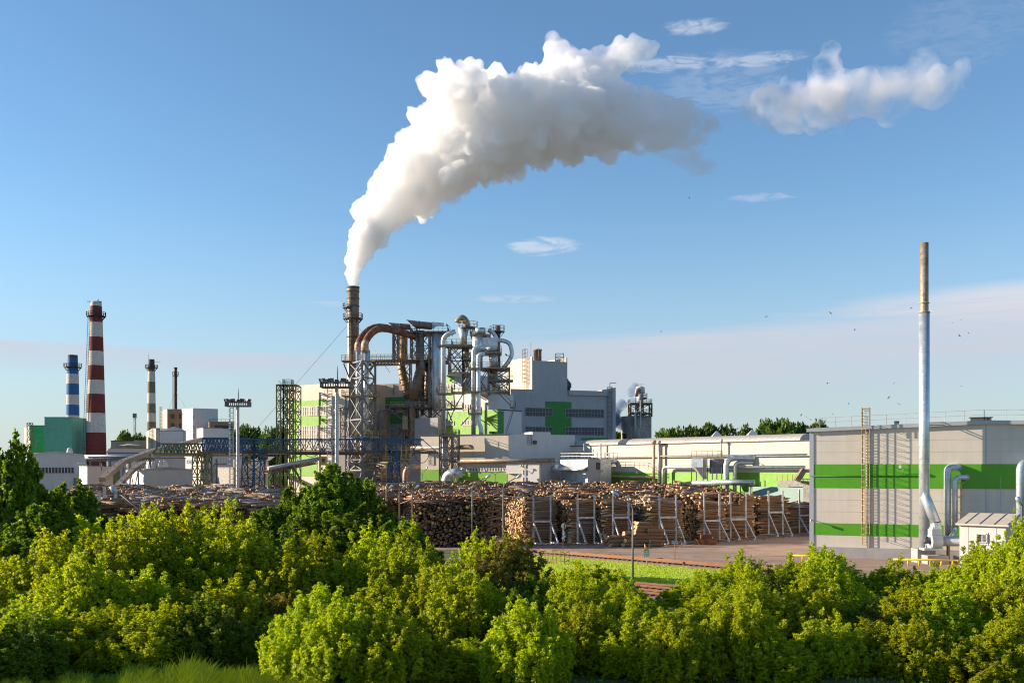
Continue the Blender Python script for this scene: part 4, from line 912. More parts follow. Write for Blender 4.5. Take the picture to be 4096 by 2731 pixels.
# container, concrete tank and chute next to the hall
CW = Wall(3010, 164.5, 3218, 157)
b = MB(); b.prism(CW.foot(1.2, 0, CW.len), 0, CW.Z(1947, 3100)); tag(b.build('teal_store', 'teal_grey'), 'dull teal steel wall of a store behind the reddish log stack', 'store')
KB = Wall(3212, 157, 3250, 156); kb = thing('conveyor_block', 'concrete block with a yellow railed top and pale chute beside the hall corner', 'concrete block', KB.P(0, 0))
b = MB(); b.prism(KB.foot(1, 0, KB.len + 1), 0, KB.Z(1924, 3230)); b.build('concrete', 'concrete', kb)
KC = Wall(3108, 160.5, 3212, 157.2); b = MB(); b.prism(KC.foot(1, 0, KC.len), KC.Z(1945, 3150), KC.Z(1922, 3150)); b.build('concrete_deck', 'concrete', kb)
b = MB(); railing(b, [KC.P(0, KC.Z(1922, 3150), 0), KC.P(KC.len, KC.Z(1922, 3150), 0)], 1.0, .9, .07); b.build('railing', 'yellow_pale', kb)
b = MB(); p = W(3186, 1922, 157); q = W(3216, 1877, 157); b.beam(p, q, 1.1, .8); b.build('chute', 'galv_beige', kb)

# ------------------------------------------------------------------ main building, shade of its walls put into the grey colour
MG = Wall(2043, 240, 2463, 249); mz = MG.Z(1559, 2200)
mg = thing('main_building', 'big production building, grey in shade, with green panels, ribbon windows and a taller block', 'building', MG.P(0, 0))
b = MB(); b.prism(MG.foot(30, 0, MG.len), 0, mz); b.build('wall', 'grey_and_shade_wall', mg)
for r_ in ((2181, 1606, 2286, 1707), (2207.5, 1707, 2261, 1740)): b = MB(); MG.ppanel(b, *r_, .004, .04); b.build('green_panel', 'green_shaded', mg)
b = MB(); MG.ppanel(b, 2325, 1751, 2425, 1770, .3, .6); b.build('green_strip', 'green_shaded', mg)
for (x0, x1, y0, y1, n) in ((2102, 2207, 1631, 1664, 8), (2261, 2414, 1636, 1669, 12), (2102, 2207, 1707, 1738, 8), (2261, 2414, 1709, 1740, 12)): MG.window(mg, x0, y0, x1, y1, n, 2, 'grey_and_shade_wall', 'glass_dark', .05, .07, 'ribbon_window')
UB = Wall(2128, 243, 2269, 246.5); uz = UB.Z(1444, 2190)
ULt = Wall(2012, 254.5, 2128, 243)
b = MB(); q0, q1 = UB.A, UB.B; p0 = ULt.A; p3 = q1 + (p0 - q0)
b.prism([tuple(q0), tuple(q1), tuple(p3), tuple(p0)], mz - .5, uz); b.build('tall_block_wall', 'cream_plain', mg)
b = MB(); UB.panel(b, .01, UB.len, mz, uz, .004, .05); b.build('tall_block_side', 'grey_and_shade_wall', mg)  # grey sheet paints shade on this side of the cream block
b = MB(); ULt.panel(b, 0, ULt.len, uz, uz + .9, -.3, .02)
b.build('parapet', 'cream_plain', mg)
b = MB(); w2 = Wall(2128, 243, 2128.1, 243); aa = Vector((p3.x, p3.y, uz)); bb = Vector((q1.x, q1.y, uz)); b.obox(aa + (bb - aa) * .0, (bb - aa), Vector((-.25, -.1, 0)), Vector((0, 0, 1.0))); b.build('far_parapet', 'cream_plain', mg)
b = MB(); e0 = MG.P(MG.len, mz, 0); b.obox(e0, MG.P(MG.len, mz, -30) - e0, Vector((-.3, 0, 0)), Vector((0, 0, 1.0))); b.build('far_parapet', 'cream_plain', mg)
b = MB(); u = ULt.U(2108); q = ULt.P(u, 0, .3); ladder(b, (q.x, q.y), mz + .4, uz + 2.9, ULt.u, ULt.n, 1.1, cage=1.0, rw=.1, rung=1.0, zc=mz + 2); b.build('caged_ladder', 'yellow_pale', mg)
b = MB(); q = UB.P(UB.U(2248), 0, -1.5); lattice(b, [(q.x - 1, q.y - 1), (q.x + 1, q.y - 1), (q.x + 1, q.y + 1), (q.x - 1, q.y + 1)], [uz, uz + 1.2, uz + 2.1], .09, .07, False); b.build('roof_ladder_cage', 'steel_grey', mg)
b = MB(); q = UB.P(UB.U(2189), 0, -6); b.lathe((q.x, q.y), [(1.0, uz), (1.0, uz + 3.2), (1.1, uz + 3.2), (1.1, uz + 3.5)], 18); b.build('roof_flue', 'brown_steel', mg)
for px, yt in ((2149, 1371), (2181, 1388)):
    q = UB.P(UB.U(px), uz, -4); b = MB(); b.tube([q, Vector((q.x, q.y, ZP(yt, q.y)))], .06, 6); b.build('aerial', 'steel_grey', mg)
b = MB(); q = MG.P(MG.U(2295), 0, -4); b.lathe((q.x, q.y), [(.7, mz), (.7, mz + .9), (.95, mz + 1.0), (.95, mz + 2.0), (.4, mz + 2.7), (.2, mz + 2.8), (.2, mz + 3.2)], 14); b.build('roof_cowl', 'steel_dark', mg)
b = MB(); q = MG.P(MG.U(2436), 0, .35); ladder(b, (q.x, q.y), MG.Z(1760, 2436), mz + 1.2, MG.u, MG.n, 1.1, cage=.9, rw=.1, rung=1.2); b.build('caged_ladder', 'steel_grey', mg)
b = MB(); q = MG.P(MG.U(2443), mz, -.5); b.tube(arc_path([q, q + Vector((0, 0, 2.2)), q + Vector((1.6, 0, 2.2))], .3), .08, 8); b.build('vent_hook', 'steel_grey', mg)
b = MB(); MG.ppanel(b, 2273, 1563, 2430, 1582, .004, .6); b.build('wall_duct', 'grey_and_shade_wall', mg)
LW = Wall(2425, 252, 2640, 256); b = MB(); b.prism(LW.foot(8, 0, LW.len), 0, LW.Z(1762, 2500)); tag(b.build('low_store', 'roof_dark'), 'low dark roofed building between the big shaded building and the small steel tower', 'building')

# ------------------------------------------------------------------ west building
WA = Wall(1150, 236, 1395, 224); wz = WA.Z(1536, 1270)
wb = thing('west_building', 'cream and green production building with large pale window grids', 'building', WA.P(0, 0))
b = MB(); b.prism(WA.foot(30, 0, WA.len), 0, wz); b.build('wall', 'cream', wb)
b = MB(); wu = WA.U
for (x0, y0, x1, y1) in ((1158, 1603, 1194, 1905), (1194, 1600, 1306, 1624), (1194, 1662, 1306, 1701), (1194, 1808, 1270, 1905)): b = MB(); WA.ppanel(b, x0 + .01, y0, x1, y1, .004, .04); b.build('green_panel', 'green', wb)
WA.window(wb, 1195, 1626, 1345, 1661, 16, 2, 'window_frame', 'glass_pale', .045, .1, 'window_grid'); WA.window(wb, 1195, 1702, 1345, 1790, 16, 5, 'window_frame', 'glass_pale', .045, .1, 'window_grid')
WB = Wall(1395, 236, 1640, 232)
b = MB(); b.prism(WB.foot(24, .02, WB.len), 0, WB.Z(1535, 1550)); b.build('recessed_wall', 'cream_plain', wb)
for r_ in ((1500, 1588, 1625, 1617), (1525, 1652, 1612, 1696)): b = MB(); WB.ppanel(b, *r_, .004, .04); b.build('green_panel', 'green_shaded', wb)  # darker green carries the shade of the recessed wall
WB.window(wb, 1505, 1619, 1612, 1651, 8, 2, 'grey_and_shade_wall', 'glass_dark', .045, .14); WB.window(wb, 1535, 1697, 1612, 1770, 5, 4, 'grey_and_shade_wall', 'glass_grey', .045, .14, 'window_grid')
b = MB(); WB.ppanel(b, 1573, 1538, 1576, 1578, .004, .2); b.build('rain_pipe', 'steel_grey', wb)
CB = Wall(1664, 228, 1752, 221); b = MB(); b.prism(CB.foot(9, 0, CB.len), 0, [CB.Z(1675, 1700), CB.Z(1673, 1740), CB.Z(1673, 1740), CB.Z(1675, 1700)]); cb = b
cbt = thing('control_room', 'small cream block between the brown ducts and the silver pipes', 'building', CB.P(0, 0)); b.build('wall', 'cream_plain', cbt)
C2 = Wall(1752.3, 221, 1776, 223); b = MB(); b.prism(C2.foot(8, 0, C2.len), 0, CB.Z(1670, 1752)); b.build('side_wall', 'grey_and_shade_wall', cbt)  # grey stands for shade on the side of the cream block
CB.window(cbt, 1682, 1723, 1694, 1740, 2, 1, 'window_frame', 'glass_dark'); b = MB(); CB.ppanel(b, 1664, 1744, 1760, 1750, -.5, .6); b.build('roof_ledge', 'roof_dark', cbt)

# green stair building
GB = Wall(1786, 222, 1991, 212)
gb = thing('green_building', 'bright green and white building wrapped in yellow edged platforms', 'building', GB.P(0, 0))
b = MB(); zm_ = GB.Z(1641, 1900); b.prism(GB.foot(7.8, GB.U(1855), GB.U(1991)), 0, zm_); b.prism(GB.foot(8.2, GB.U(1857), GB.U(1953)), zm_, GB.Z(1572, 1900)); b.prism(GB.foot(12, 0, GB.U(1853)), 0, GB.Z(1498, 1810)); b.build('wall', 'white_wall', gb)
b = MB()
for r_ in ((1787, 1501, 1818, 1533), (1787, 1557, 1818, 1597), (1787, 1621, 1818, 1642), (1787, 1642, 1990, 1746)): b = MB(); GB.ppanel(b, *r_, .005, .04); b.build('green_panel', 'green', gb)
b = MB(); GB.ppanel(b, 1824, 1498, 1836, 1567, .004, .06); b.build('grey_strip', 'trim', gb)
for (x0, y0, x1, y1, n) in ((1788, 1535, 1817, 1556, 5), (1788, 1599, 1817, 1620, 5), (1850, 1618, 1880, 1637, 5), (1788, 1684, 1817, 1700, 5), (1850, 1681, 1905, 1700, 9)): GB.window(gb, x0, y0, x1, y1, n, 1, 'window_frame', 'glass_pale', .045, .1)
b = MB(); GB.ppanel(b, 1967, 1725, 1978, 1737, .0, .8); b.build('vent_box', 'roof_dark', gb)
G2 = Wall(1991.4, 212.02, 2084, 217.75)
b = MB(); b.prism(G2.foot(.3, .01, G2.len), 0, G2.Z(1645, 2030)); b.build('side_wall', 'green_shaded', gb)  # shade on this side painted as a darker green
b = MB(); G2.panel(b, -.1, G2.len + .1, G2.Z(1642, 2030), G2.Z(1638, 2030), -.4, .15); b.build('ledge', 'roof_dark', gb)

# ------------------------------------------------------------------ lattice helpers for the plant
def sq(px0, px1, d, dep, yaw=.0):
    x0, x1 = XP(px0, d), XP(px1, d); return [(x0, d), (x1, d), (x1 + yaw * dep, d + dep), (x0 + yaw * dep, d + dep)]
def platform(t, px0, px1, py, d, dep=3., rail='yellow_pale', deck='galv_beige', step=1.0, name='platform'):
    x0, x1, z = XP(px0, d), XP(px1, d), ZP(py, d); b = MB(); b.box(((x0 + x1) / 2, d + dep / 2, z - .13), (x1 - x0, dep, .26)); o = b.build(name, deck, t)
    b = MB(); railing(b, [(x0, d, z), (x1, d, z), (x1, d + dep, z), (x0, d + dep, z), (x0, d, z)], 1.1, step, .075); b.build('railing', rail, o); return o

# big smoking stack
sd = 226; sx = XP(1412, sd)
ss = thing('smoking_chimney', 'tall brown steel chimney with two railed galleries giving off the white plume', 'chimney', (sx, sd, 0))
b = MB(); b.lathe((sx, sd), [(1.34, 0), (1.34, ZP(1348, sd)), (1.32, ZP(1347.5, sd)), (1.34, ZP(1290, sd)), (1.37, ZP(1228, sd)), (1.37, ZP(1166, sd)), (1.40, ZP(1165, sd)), (1.40, ZP(1147, sd)), (1.1, ZP(1147, sd) - .02), (1.05, ZP(1160, sd))], 36, caps=False); b.build('shaft', 'brown_steel', ss)
b = MB()
for y in (1149, 1153, 1166, 1195, 1225, 1348): z = ZP(y, sd); b.lathe((sx, sd), [(1.36, z - .12), (1.47, z - .1), (1.47, z + .1), (1.36, z + .12)], 30)
b.build('band', 'steel_dark', ss)
def ring_gallery(t, c, r0, r1, z, h=2.0, a0=0, a1=360, n=16, deck='steel_dark', rail='steel_brown', w=.09, tri=True):
    b = MB(); A_ = [R(a0 + (a1 - a0) * k / n) for k in range(n + 1)]; P_ = lambda r, a, zz: Vector((c[0] + r * math.cos(a), c[1] + r * math.sin(a), zz))
    for a, e in zip(A_, A_[1:]): b.add([P_(r0, a, z), P_(r1, a, z), P_(r1, e, z), P_(r0, e, z), P_(r0, a, z - .2), P_(r1, a, z - .2), P_(r1, e, z - .2), P_(r0, e, z - .2)], [(0, 1, 2, 3), (7, 6, 5, 4), (1, 5, 6, 2), (0, 3, 7, 4)])
    if tri:
        for a in A_[::2]: b.beam(P_(r1, a, z - .1), P_(r0, a, z - (r1 - r0) * 1.3), w * 1.5)
    o = b.build('gallery', deck, t); b = MB()
    for k in (h * .5, h):
        for a, e in zip(A_, A_[1:]): b.beam(P_(r1, a, z + k), P_(r1, e, z + k), w)
    for a in A_: b.beam(P_(r1, a, z), P_(r1, a, z + h), w)
    b.build('railing', rail, o)
ring_gallery(ss, (sx, sd), 1.36, 2.2, ZP(1273, sd), ZP(1255, sd) - ZP(1273, sd)); ring_gallery(ss, (sx, sd), 1.4, 2.25, ZP(1229, sd), ZP(1214, sd) - ZP(1229, sd), 150, 262, 6)
b = MB(); ladder(b, (sx - .15, sd - 1.5), ZP(1430, sd), ZP(1278, sd), (1, 0), (0, -1), .8, cage=.7, rw=.1, rung=.9); b.build('caged_ladder', 'steel_brown', ss)
for (px, py, dd) in ((1000, 1745, 232), (1560, 1490, 215)):
    b = MB(); b.beam(Vector((sx, sd, ZP(1276, sd))), W(px, py, dd), .055); b.build('guy_wire', 'steel_grey', ss)

# silver duct tower with brown arches
T0, T1, T2 = Vector((XP(1400, 212), 212)), Vector((XP(1449.5, 206), 206)), Vector((XP(1501, 211), 211)); T3 = T0 + (T2 - T1)
dt = thing('duct_tower', 'tall steel lattice tower carrying two silver ducts that arch over as rusty pipes', 'steel tower', (T1.x, T1.y, 0))
zz = [0] + [ZP(y, 206) for y in (1880, 1838, 1747, 1675, 1581, 1507, 1442)]
b = MB(); lattice(b, [tuple(T0), tuple(T1), tuple(T2), tuple(T3)], zz, .42, .24); b.build('lattice', 'steel_grey', dt)
b = MB(); q = [(XP(1384, 213), 213), (XP(1400, 212.2), 212.2)]; 
for z0_, z1_ in zip(zz[:5], zz[1:6]): b.beam((*q[0], z0_), (*q[0], z1_), .3); b.beam((*q[0], z1_), (*q[1], z1_), .2); b.beam((*q[0], z0_), (*q[1], z1_), .2)
b.beam((XP(1375, 212), 212, zz[-1]), (*T0, zz[-2]), .25); b.build('side_frame', 'steel_grey', dt)
for py, xa in ((1580, 1366), (1745, 1400), (1850, 1392)): platform(dt, xa, 1452, py, 206.5, 5, step=1.1); platform(dt, 1453, 1508, py, 207.5, 4, step=1.1)
zb1 = ZP(1410, 209)
for (pa, pc, d, m) in ((1423, 1436, 211, 'd'), (1452, 1475, 209, 'd')):
    pxm = (pa + pc) / 2; r = (pc - pa) * d / F / 2; b = MB(); b.tube([W(pxm, 1740, d), W(pxm, 1400, d)], r, 20); b.build('silver_duct', 'galv', dt)
    b = MB(); b.lathe((XP(pxm, d), d), [(r * 1.0, ZP(1850, d)), (r * 2.2, ZP(1800, d)), (r * 2.2, ZP(1770, d)), (r, ZP(1742, d))], 20); b.build('duct_boot', 'galv_beige', dt)
path = [(435, 1210), (430, 1100), (448, 1030), (490, 960), (545, 900), (610, 858), (690, 838), (780, 845), (880, 868), (980, 897), (1080, 925), (1180, 955), (1280, 990)]
b = MB(); n = len(path); b.tube([W(*c3(x, y), 209 + i * 1.45) for i, (x, y) in enumerate(path)], [.72] * 3 + [.76] * (n - 3), 24); b.build('rusty_arch', 'rust', dt)
b = MB(); b.tube([W(*c3(435, 1215), 209), W(*c3(430, 1095), 209), W(*c3(436, 1060), 209.4)], .775, 24); b.build('weathered_sleeve', 'rust_light', dt)
path2 = [(316, 1210), (318, 1110), (335, 1040), (375, 970), (430, 905), (500, 848), (580, 815), (660, 806), (760, 815), (880, 850), (1000, 885), (1100, 915)]
b = MB(); b.tube([W(*c3(x, y), 213 + i * 1.3) for i, (x, y) in enumerate(path2)], .66, 22); b.build('rusty_arch', 'rust', dt)
b = MB(); b.tube([W(*c3(316, 1215), 213), W(*c3(317, 1110), 213), W(*c3(322, 1080), 213.3)], .675, 20); b.build('weathered_sleeve', 'rust_light', dt)
# walkway bridge from the tower to the cyclones
p0, p1 = W(1366, 1446, 210), W(1725, 1440, 226)
b = MB(); b.obox(p0, p1 - p0, Vector((0, 3.2, 0)), Vector((0, 0, .28))); o = b.build('walkway_deck', 'steel_brown', dt)
b = MB(); railing(b, [p0 + Vector((0, 0, .25)), p1 + Vector((0, 0, .25))], 1.15, 1.0, .08); railing(b, [p0 + Vector((0, 3.2, .25)), p1 + Vector((0, 3.2, .25))], 1.15, 1.0, .08); b.build('railing', 'yellow_pale', o)
b = MB(); truss(b, W(1500, 1460, 210), W(1640, 1458, 221), .95, 3, 11, .16, .11); b.build('walkway_truss', 'steel_brown', o)
b = MB()
for px in (1416, 1440, 1452, 1478): q = W(px, 1442, 207.5); b.beam(q, q + Vector((0, 0, 2.2)), .22); 
b.beam(W(1416, 1405, 207.5), W(1478, 1403, 207.5), .16); b.build('arch_support', 'rust_light', dt)

# cyclone frame
cf = thing('cyclone_plant', 'dark steel frame holding brown cyclone ducts joined in a V', 'steel structure', W(1660, 1870, 227) * 1)
YT, YM, YL = 1324, 1440, 1627
b = MB(); zz = [ZP(y, 229) for y in (1672, YL, 1560, 1500, YM, 1382, YT)]
def frame(b, pxs, d, dep, zs, w, wb, m=0, xb=True):
    for a_, c_ in zip(pxs, pxs[1:]): lattice(b, sq(a_, c_, d, dep), zs, w, wb, xb)
frame(b, (1642, 1666), 225, 4, zz[4:], .3, .14); frame(b, (1666, 1716), 230, 4, zz, .34, .15)
for px in (1666, 1716): b.beam(W(px, YL, 225), W(px, YT, 225), .36); b.beam(W(px, YM, 225), W(px + (50 if px < 1700 else -50), YT, 225), .16)
frame(b, (1716, 1768), 227, 6, zz[:-1], .34, .2)
frame(b, (1572, 1591), 231, 3, zz[4:], .34, .15); frame(b, (1600, 1640), 235, 4, zz[2:5], .24, .16)
b.beam(W(1628, 1742, 226), W(1628, 1600, 226), .35); b.beam(W(1638, 1760, 225), W(1638, 1440, 225), .22); b.beam(W(1562, 1640, 225), W(1625, 1690, 225), .16)
b.build('steel_frame', 'steel_grey', cf)
platform(cf, 1640, 1790, YT, 224, 8, 'steel_brown', 'steel_brown'); platform(cf, 1592, 1720, YM, 225, 6, 'yellow_pale', 'steel_dark'); platform(cf, 1558, 1716, YL, 224, 7, 'yellow_pale', 'steel_dark'); platform(cf, 1716, 1790, YM, 226, 7, 'steel_grey', 'steel_dark'); platform(cf, 1716, 1770, YL + 2, 226, 7, 'steel_grey', 'steel_dark')
def duct(t, name, pts, d, r, m, n=20, dd=0): b = MB(); k = len(pts); b.tube([W(x, y, d + dd * i) for i, (x, y) in enumerate(pts)], r, n); return b.build(name, m, t)
duct(cf, 'brown_duct', [(1610, 1345), (1609, 1440), (1606, 1466), (1612, 1500), (1624, 1545), (1632, 1598)], 232, [.62, .62, .92, .92, .92, .72], 'brown_duct')
b = MB()
for k in range(6):
    x = 1606 + k * 4.4; y = 1473 + k * 21; q = W(x, y, 232); e = W(x + 4.4, y + 21, 232); dr = (e - q).normalized(); b.tube([q, q + dr * .2], .99, 20)
b.build('stiffener_rings', 'steel_brown', cf)
duct(cf, 'brown_duct', [(1685, 1322), (1685, 1440), (1684, 1466), (1672, 1510), (1660, 1552), (1651, 1598)], 224.6, [.66, .66, 1.0, 1.0, 1.0, .9], 'brown_steel')
b = MB()
for k in range(6):
    x = 1682 - k * 5.4; y = 1473 + k * 21; q = W(x, y, 224.6); e = W(x - 5.4, y + 21, 224.6); dr = (e - q).normalized(); b.tube([q, q + dr * .2], 1.07, 20)
b.build('stiffener_rings', 'steel_brown', cf)
duct(cf, 'lower_duct', [(1649, 1597), (1649, 1640), (1649, 1752), (1649, 1800)], 224.8, [.95, .77, .77, .6], 'brown_steel'); duct(cf, 'lower_duct', [(1632, 1597), (1629, 1640), (1629, 1760)], 232, [.7, .5, .5], 'brown_duct')
duct(cf, 'silver_tank', [(1746, 1333), (1746, 1440), (1746, 1560), (1746, 1640)], 225.6, [1.15, 1.15, 1.0, .95], 'galv'); duct(cf, 'dark_cyclone', [(1712, 1440), (1710, 1560), (1706, 1620)], 231, [.8, .8, .4], 'brown_steel'); duct(cf, 'brown_duct', [(1622, 1345), (1622, 1440)], 235, .5, 'brown_duct')
duct(cf, 'cyclone_body', [(1690, 1480), (1690, 1560), (1690, 1640), (1690, 1660)], 233, [1.1, 1.0, .5, .4], 'brown_steel'); duct(cf, 'dark_cyclone', [(1730, 1450), (1728, 1560), (1722, 1640)], 234, [.9, .9, .4], 'brown_steel')
def mouth(t, name, x0, y0, x1, y1, d, r0, r1, m):     # horizontal trunk with a slanting open mouth on the left
    a, c = W(x0, y0, d), W(x1, y1, d); ax = (c - a).normalized(); n = 24; up = Vector((0, 0, 1)); sd_ = Vector((0, 1, 0)); vs = []
    for k in range(n):
        al = 2 * math.pi * k / n; vs.append(a + sd_ * math.sin(al) * r0 + up * math.cos(al) * r0 + ax * (-r0 * 1.25 * math.cos(al)))
    for k in range(n): al = 2 * math.pi * k / n; vs.append(a + ax * (r0 * 2) + sd_ * math.sin(al) * r1 + up * math.cos(al) * r1)
    for k in range(n): al = 2 * math.pi * k / n; vs.append(c + sd_ * math.sin(al) * r1 + up * math.cos(al) * r1)
    for k in range(n): vs.append(vs[k] + (a - vs[k]) * .06 + ax * .05)
    b = MB(); b.add(vs, [(i, (i + 1) % n, n + (i + 1) % n, n + i) for i in range(n)] + [(n + i, n + (i + 1) % n, 2 * n + (i + 1) % n, 2 * n + i) for i in range(n)], 0, True)
    b.add([vs[3 * n + k] for k in range(n)] + [v + ax * .6 for v in vs[3 * n:]], [(i + n, (i + 1) % n + n, (i + 1) % n, i) for i in range(n)] + [tuple(range(2 * n - 1, n - 1, -1))]); return b.build(name, m, t)
mouth(cf, 'intake_trunk', 1568, 1303, 1640, 1308, 229, .72, .70, 'brown_steel'); mouth(cf, 'intake_trunk', 1646, 1297, 1726, 1304, 225.5, .95, .85, 'brown_steel')
duct(cf, 'trunk_band', [(1600, 1306), (1603, 1306)], 229, .78, 'steel_brown'); duct(cf, 'trunk_band', [(1676, 1300), (1679, 1300)], 225.5, .97, 'steel_brown')
b = MB(); a = W(1727, 1315, 226); e = W(1776, 1288, 226)
b.add([W(1727, 1287, 226), W(1776, 1291, 226), W(1776, 1304, 226), W(1752, 1303, 226), W(1727, 1317, 226)] + [W(x, y, 229.5) for x, y in ((1727, 1287), (1776, 1291), (1776, 1304), (1752, 1303), (1727, 1317))], [(4, 3, 2, 1, 0), (5, 6, 7, 8, 9), (0, 1, 6, 5), (1, 2, 7, 6), (2, 3, 8, 7), (3, 4, 9, 8), (4, 0, 5, 9)]); b.build('outlet_hopper', 'galv_plain', cf)
b = MB(); b.beam(W(1736, 1324, 225), W(1736, 1340, 225), .2); b.box(W(1600, 1636, 227), (1.2, 1.6, 1.6)); b.box(W(1620, 1690, 224.5), (1.1, 1, 3)); b.build('switch_box', 'galv_beige', cf)
b = MB(); stairs(b, W(1700, 1560, 226), W(1716, 1500, 226), 1.0, (0, 1)); stairs(b, W(1590, 1740, 229), W(1625, 1690, 229), 1.0, (0, 1)); b.build('stairs', 'steel_brown', cf)

# silver pipe plant
sp = thing('silver_pipe_plant', 'steel frame with bright silver pipes, cylinders and yellow railed platforms', 'steel structure', W(1850, 1870, 206) * 1)
b = MB()
frame(b, (1795, 1851), 212, 7, [ZP(y, 212) for y in (1497, 1430, 1378)], .3, .18); frame(b, (1851, 1890), 212, 7, [ZP(y, 212) for y in (1572, 1497, 1430, 1378)], .3, .18)
frame(b, (1953, 2037), 207, 6, [ZP(y, 207) for y in (1572, 1518, 1470)], .34, .2); frame(b, (1890, 1953), 208, 5, [ZP(y, 208) for y in (1570, 1470)], .25, .16); frame(b, (1896, 1925), 213, 6, [ZP(y, 213) for y in (1470, 1406, 1340)], .22, .14)
b.beam(W(1782, 1378, 207), W(1848, 1480, 210), .18)
for (a_, c_) in (((1748, 1378), (1790, 1440)), ((1748, 1567), (1815, 1625)), ((1815, 1572), (1818, 1642)), ((1892, 1572), (1945, 1600)), ((1875, 1650), (1960, 1700)), ((1888, 1472), (1855, 1530)), ((2037, 1518), (2020, 1565)), ((1818, 1632), (1796, 1690)), ((1786, 1632), (1812, 1692)), ((1855, 1570), (1818, 1632)), ((1890, 1650), (1845, 1700))): b.beam(W(*a_, 207), W(*c_, 210), .16)
b.build('steel_frame', 'steel_grey', sp)
for (x0, x1, y, d, dep) in ((1747, 1806, 1378, 205, 4), (1806, 1888, 1378, 208, 6), (1880, 1960, 1335, 209, 6), (1925, 2005, 1406, 206, 6), (1872, 1925, 1470, 203, 5), (1925, 2040, 1468, 205, 8), (1795, 1885, 1487, 209, 7), (1851, 1887, 1432, 209, 5), (1746, 1805, 1570, 203, 4), (1805, 1852, 1566, 208, 5), (1857, 1925, 1563, 202, 5), (1925, 2040, 1561, 205, 7), (1745, 1803, 1632, 203, 4), (1803, 1850, 1630, 208, 4), (1872, 1925, 1650, 202, 5), (1960, 2052, 1518, 207, 4)):
    platform(sp, x0, x1, y, d, dep, 'yellow_pale', 'galv_beige', 1.1)
def sduct(name, pts, d, r, arc=None, m='galv', dd=None):
    k = len(pts); P_ = [W(x, y, (d if dd is None else d + dd * i)) for i, (x, y) in enumerate(pts)]; b = MB(); b.tube(arc_path(P_, arc or r * 4), r, 20); return b.build(name, m, sp)
sduct('silver_pipe', [(1773, 1745), (1773, 1343), (1822, 1325)], 206.5, .50, 2.6)
sduct('silver_pipe', [(1894, 1745), (1894, 1388), (1940, 1392)], 204.5, .46, 2.2)
b = sduct('silver_pipe', [(1925, 1752), (1925, 1712), (1914, 1690), (1913, 1420), (1940, 1414)], 204, .46, 1.8)
sduct('silver_loop', [(1985, 1362), (2010, 1361), (2040, 1372), (2050, 1415), (2036, 1445), (2008, 1478)], 209, .44, 2.0); sduct('silver_pipe', [(1952, 1322), (1972, 1328), (1984, 1348), (1990, 1365)], 210, .42, 1.5)
b = sduct('beige_elbow', [(1868, 1312), (1866, 1285), (1848, 1268), (1833, 1282), (1830, 1290)], 211, .68, 1.6, 'galv_beige')
for (nm, px, d, prof, m) in (('silver_cylinder', 1853, 211, ((24, 1311), (15, 1345), (15, 1376)), 'galv_plain'), ('silver_cylinder', 1916, 210.5, ((29, 1341), (29, 1398), (10, 1440), (10, 1460)), 'galv_plain'), ('silver_cylinder', 1973, 208.5, ((18, 1410), (18, 1468)), 'galv_plain'), ('silver_cone', 1974, 209, ((15, 1472), (14, 1510), (6, 1550)), 'galv_beige'), ('dark_flue', 1990, 212, ((11, 1303), (12, 1480)), 'brown_steel'), ('grey_cyclone', 1865, 214, ((12, 1378), (12, 1420), (4, 1470)), 'galv_plain'), ('silver_drum', 1920, 209.5, ((22, 1312), (22, 1334)), 'galv_plain'), ('silver_drum', 1965, 208, ((24, 1390), (22, 1404)), 'galv_plain')):
    b = MB(); x = XP(px, d); pr = [(w * d / F / 1.0, ZP(y, d)) for w, y in prof][::-1]; b.lathe((x, d), pr, 24); b.build(nm, m, sp)
b = MB(); b.obox(W(1930, 1390, 208.5), W(1990, 1390, 208.5) - W(1930, 1390, 208.5), Vector((0, 2.5, 0)), Vector((0, 0, ZP(1350, 208.5) - ZP(1390, 208.5))))
b.build('rectangular_duct', 'galv_plain', sp)
ring_gallery(sp, (XP(1873, 211), 211), .8, 2.0, ZP(1310, 211), 1.15, n=14, rail='yellow_pale', w=.07); ring_gallery(sp, (XP(1989, 212), 212), .6, 1.55, ZP(1325, 212), 1.15, n=12, rail='steel_brown', w=.07)
b = MB(); stairs(b, W(2043, 1622, 207), W(1989, 1566, 207), 1.1, (0, 1)); stairs(b, W(2022, 1742, 206), W(2056, 1632, 206), 1.1, (0, 1)); stairs(b, W(2036, 1560, 208), W(1992, 1520, 208), 1.0, (0, 1)); b.build('stairs', 'steel_grey', sp)
platform(sp, 2040, 2062, 1626, 206, 3, 'yellow_pale', 'steel_grey')
b = MB(); ladder(b, (XP(1873, 209), 209), ZP(1340, 209), ZP(1312, 209), (1, 0), (0, -1), .8, cage=.7); ladder(b, (XP(1903, 208), 208), ZP(1310, 208), ZP(1285, 208), (1, 0), (0, -1), .8, cage=.7); b.build('caged_ladder', 'steel_light', sp)
for px, py, d in ((1788, 1300, 211), (2026, 1420, 208)): b = MB(); q = W(px, py, d); b.tube(arc_path([q + Vector((1.2, 0, -2.4 if px < 1900 else -.7)), q + Vector((.5, 0, -.2)), q], .4), .06, 6); b.tube([q + Vector((.1, 0, -.1)), q + Vector((-.25, 0, .25))], [.2, .1], 8); b.build('floodlight', 'steel_dark', sp)

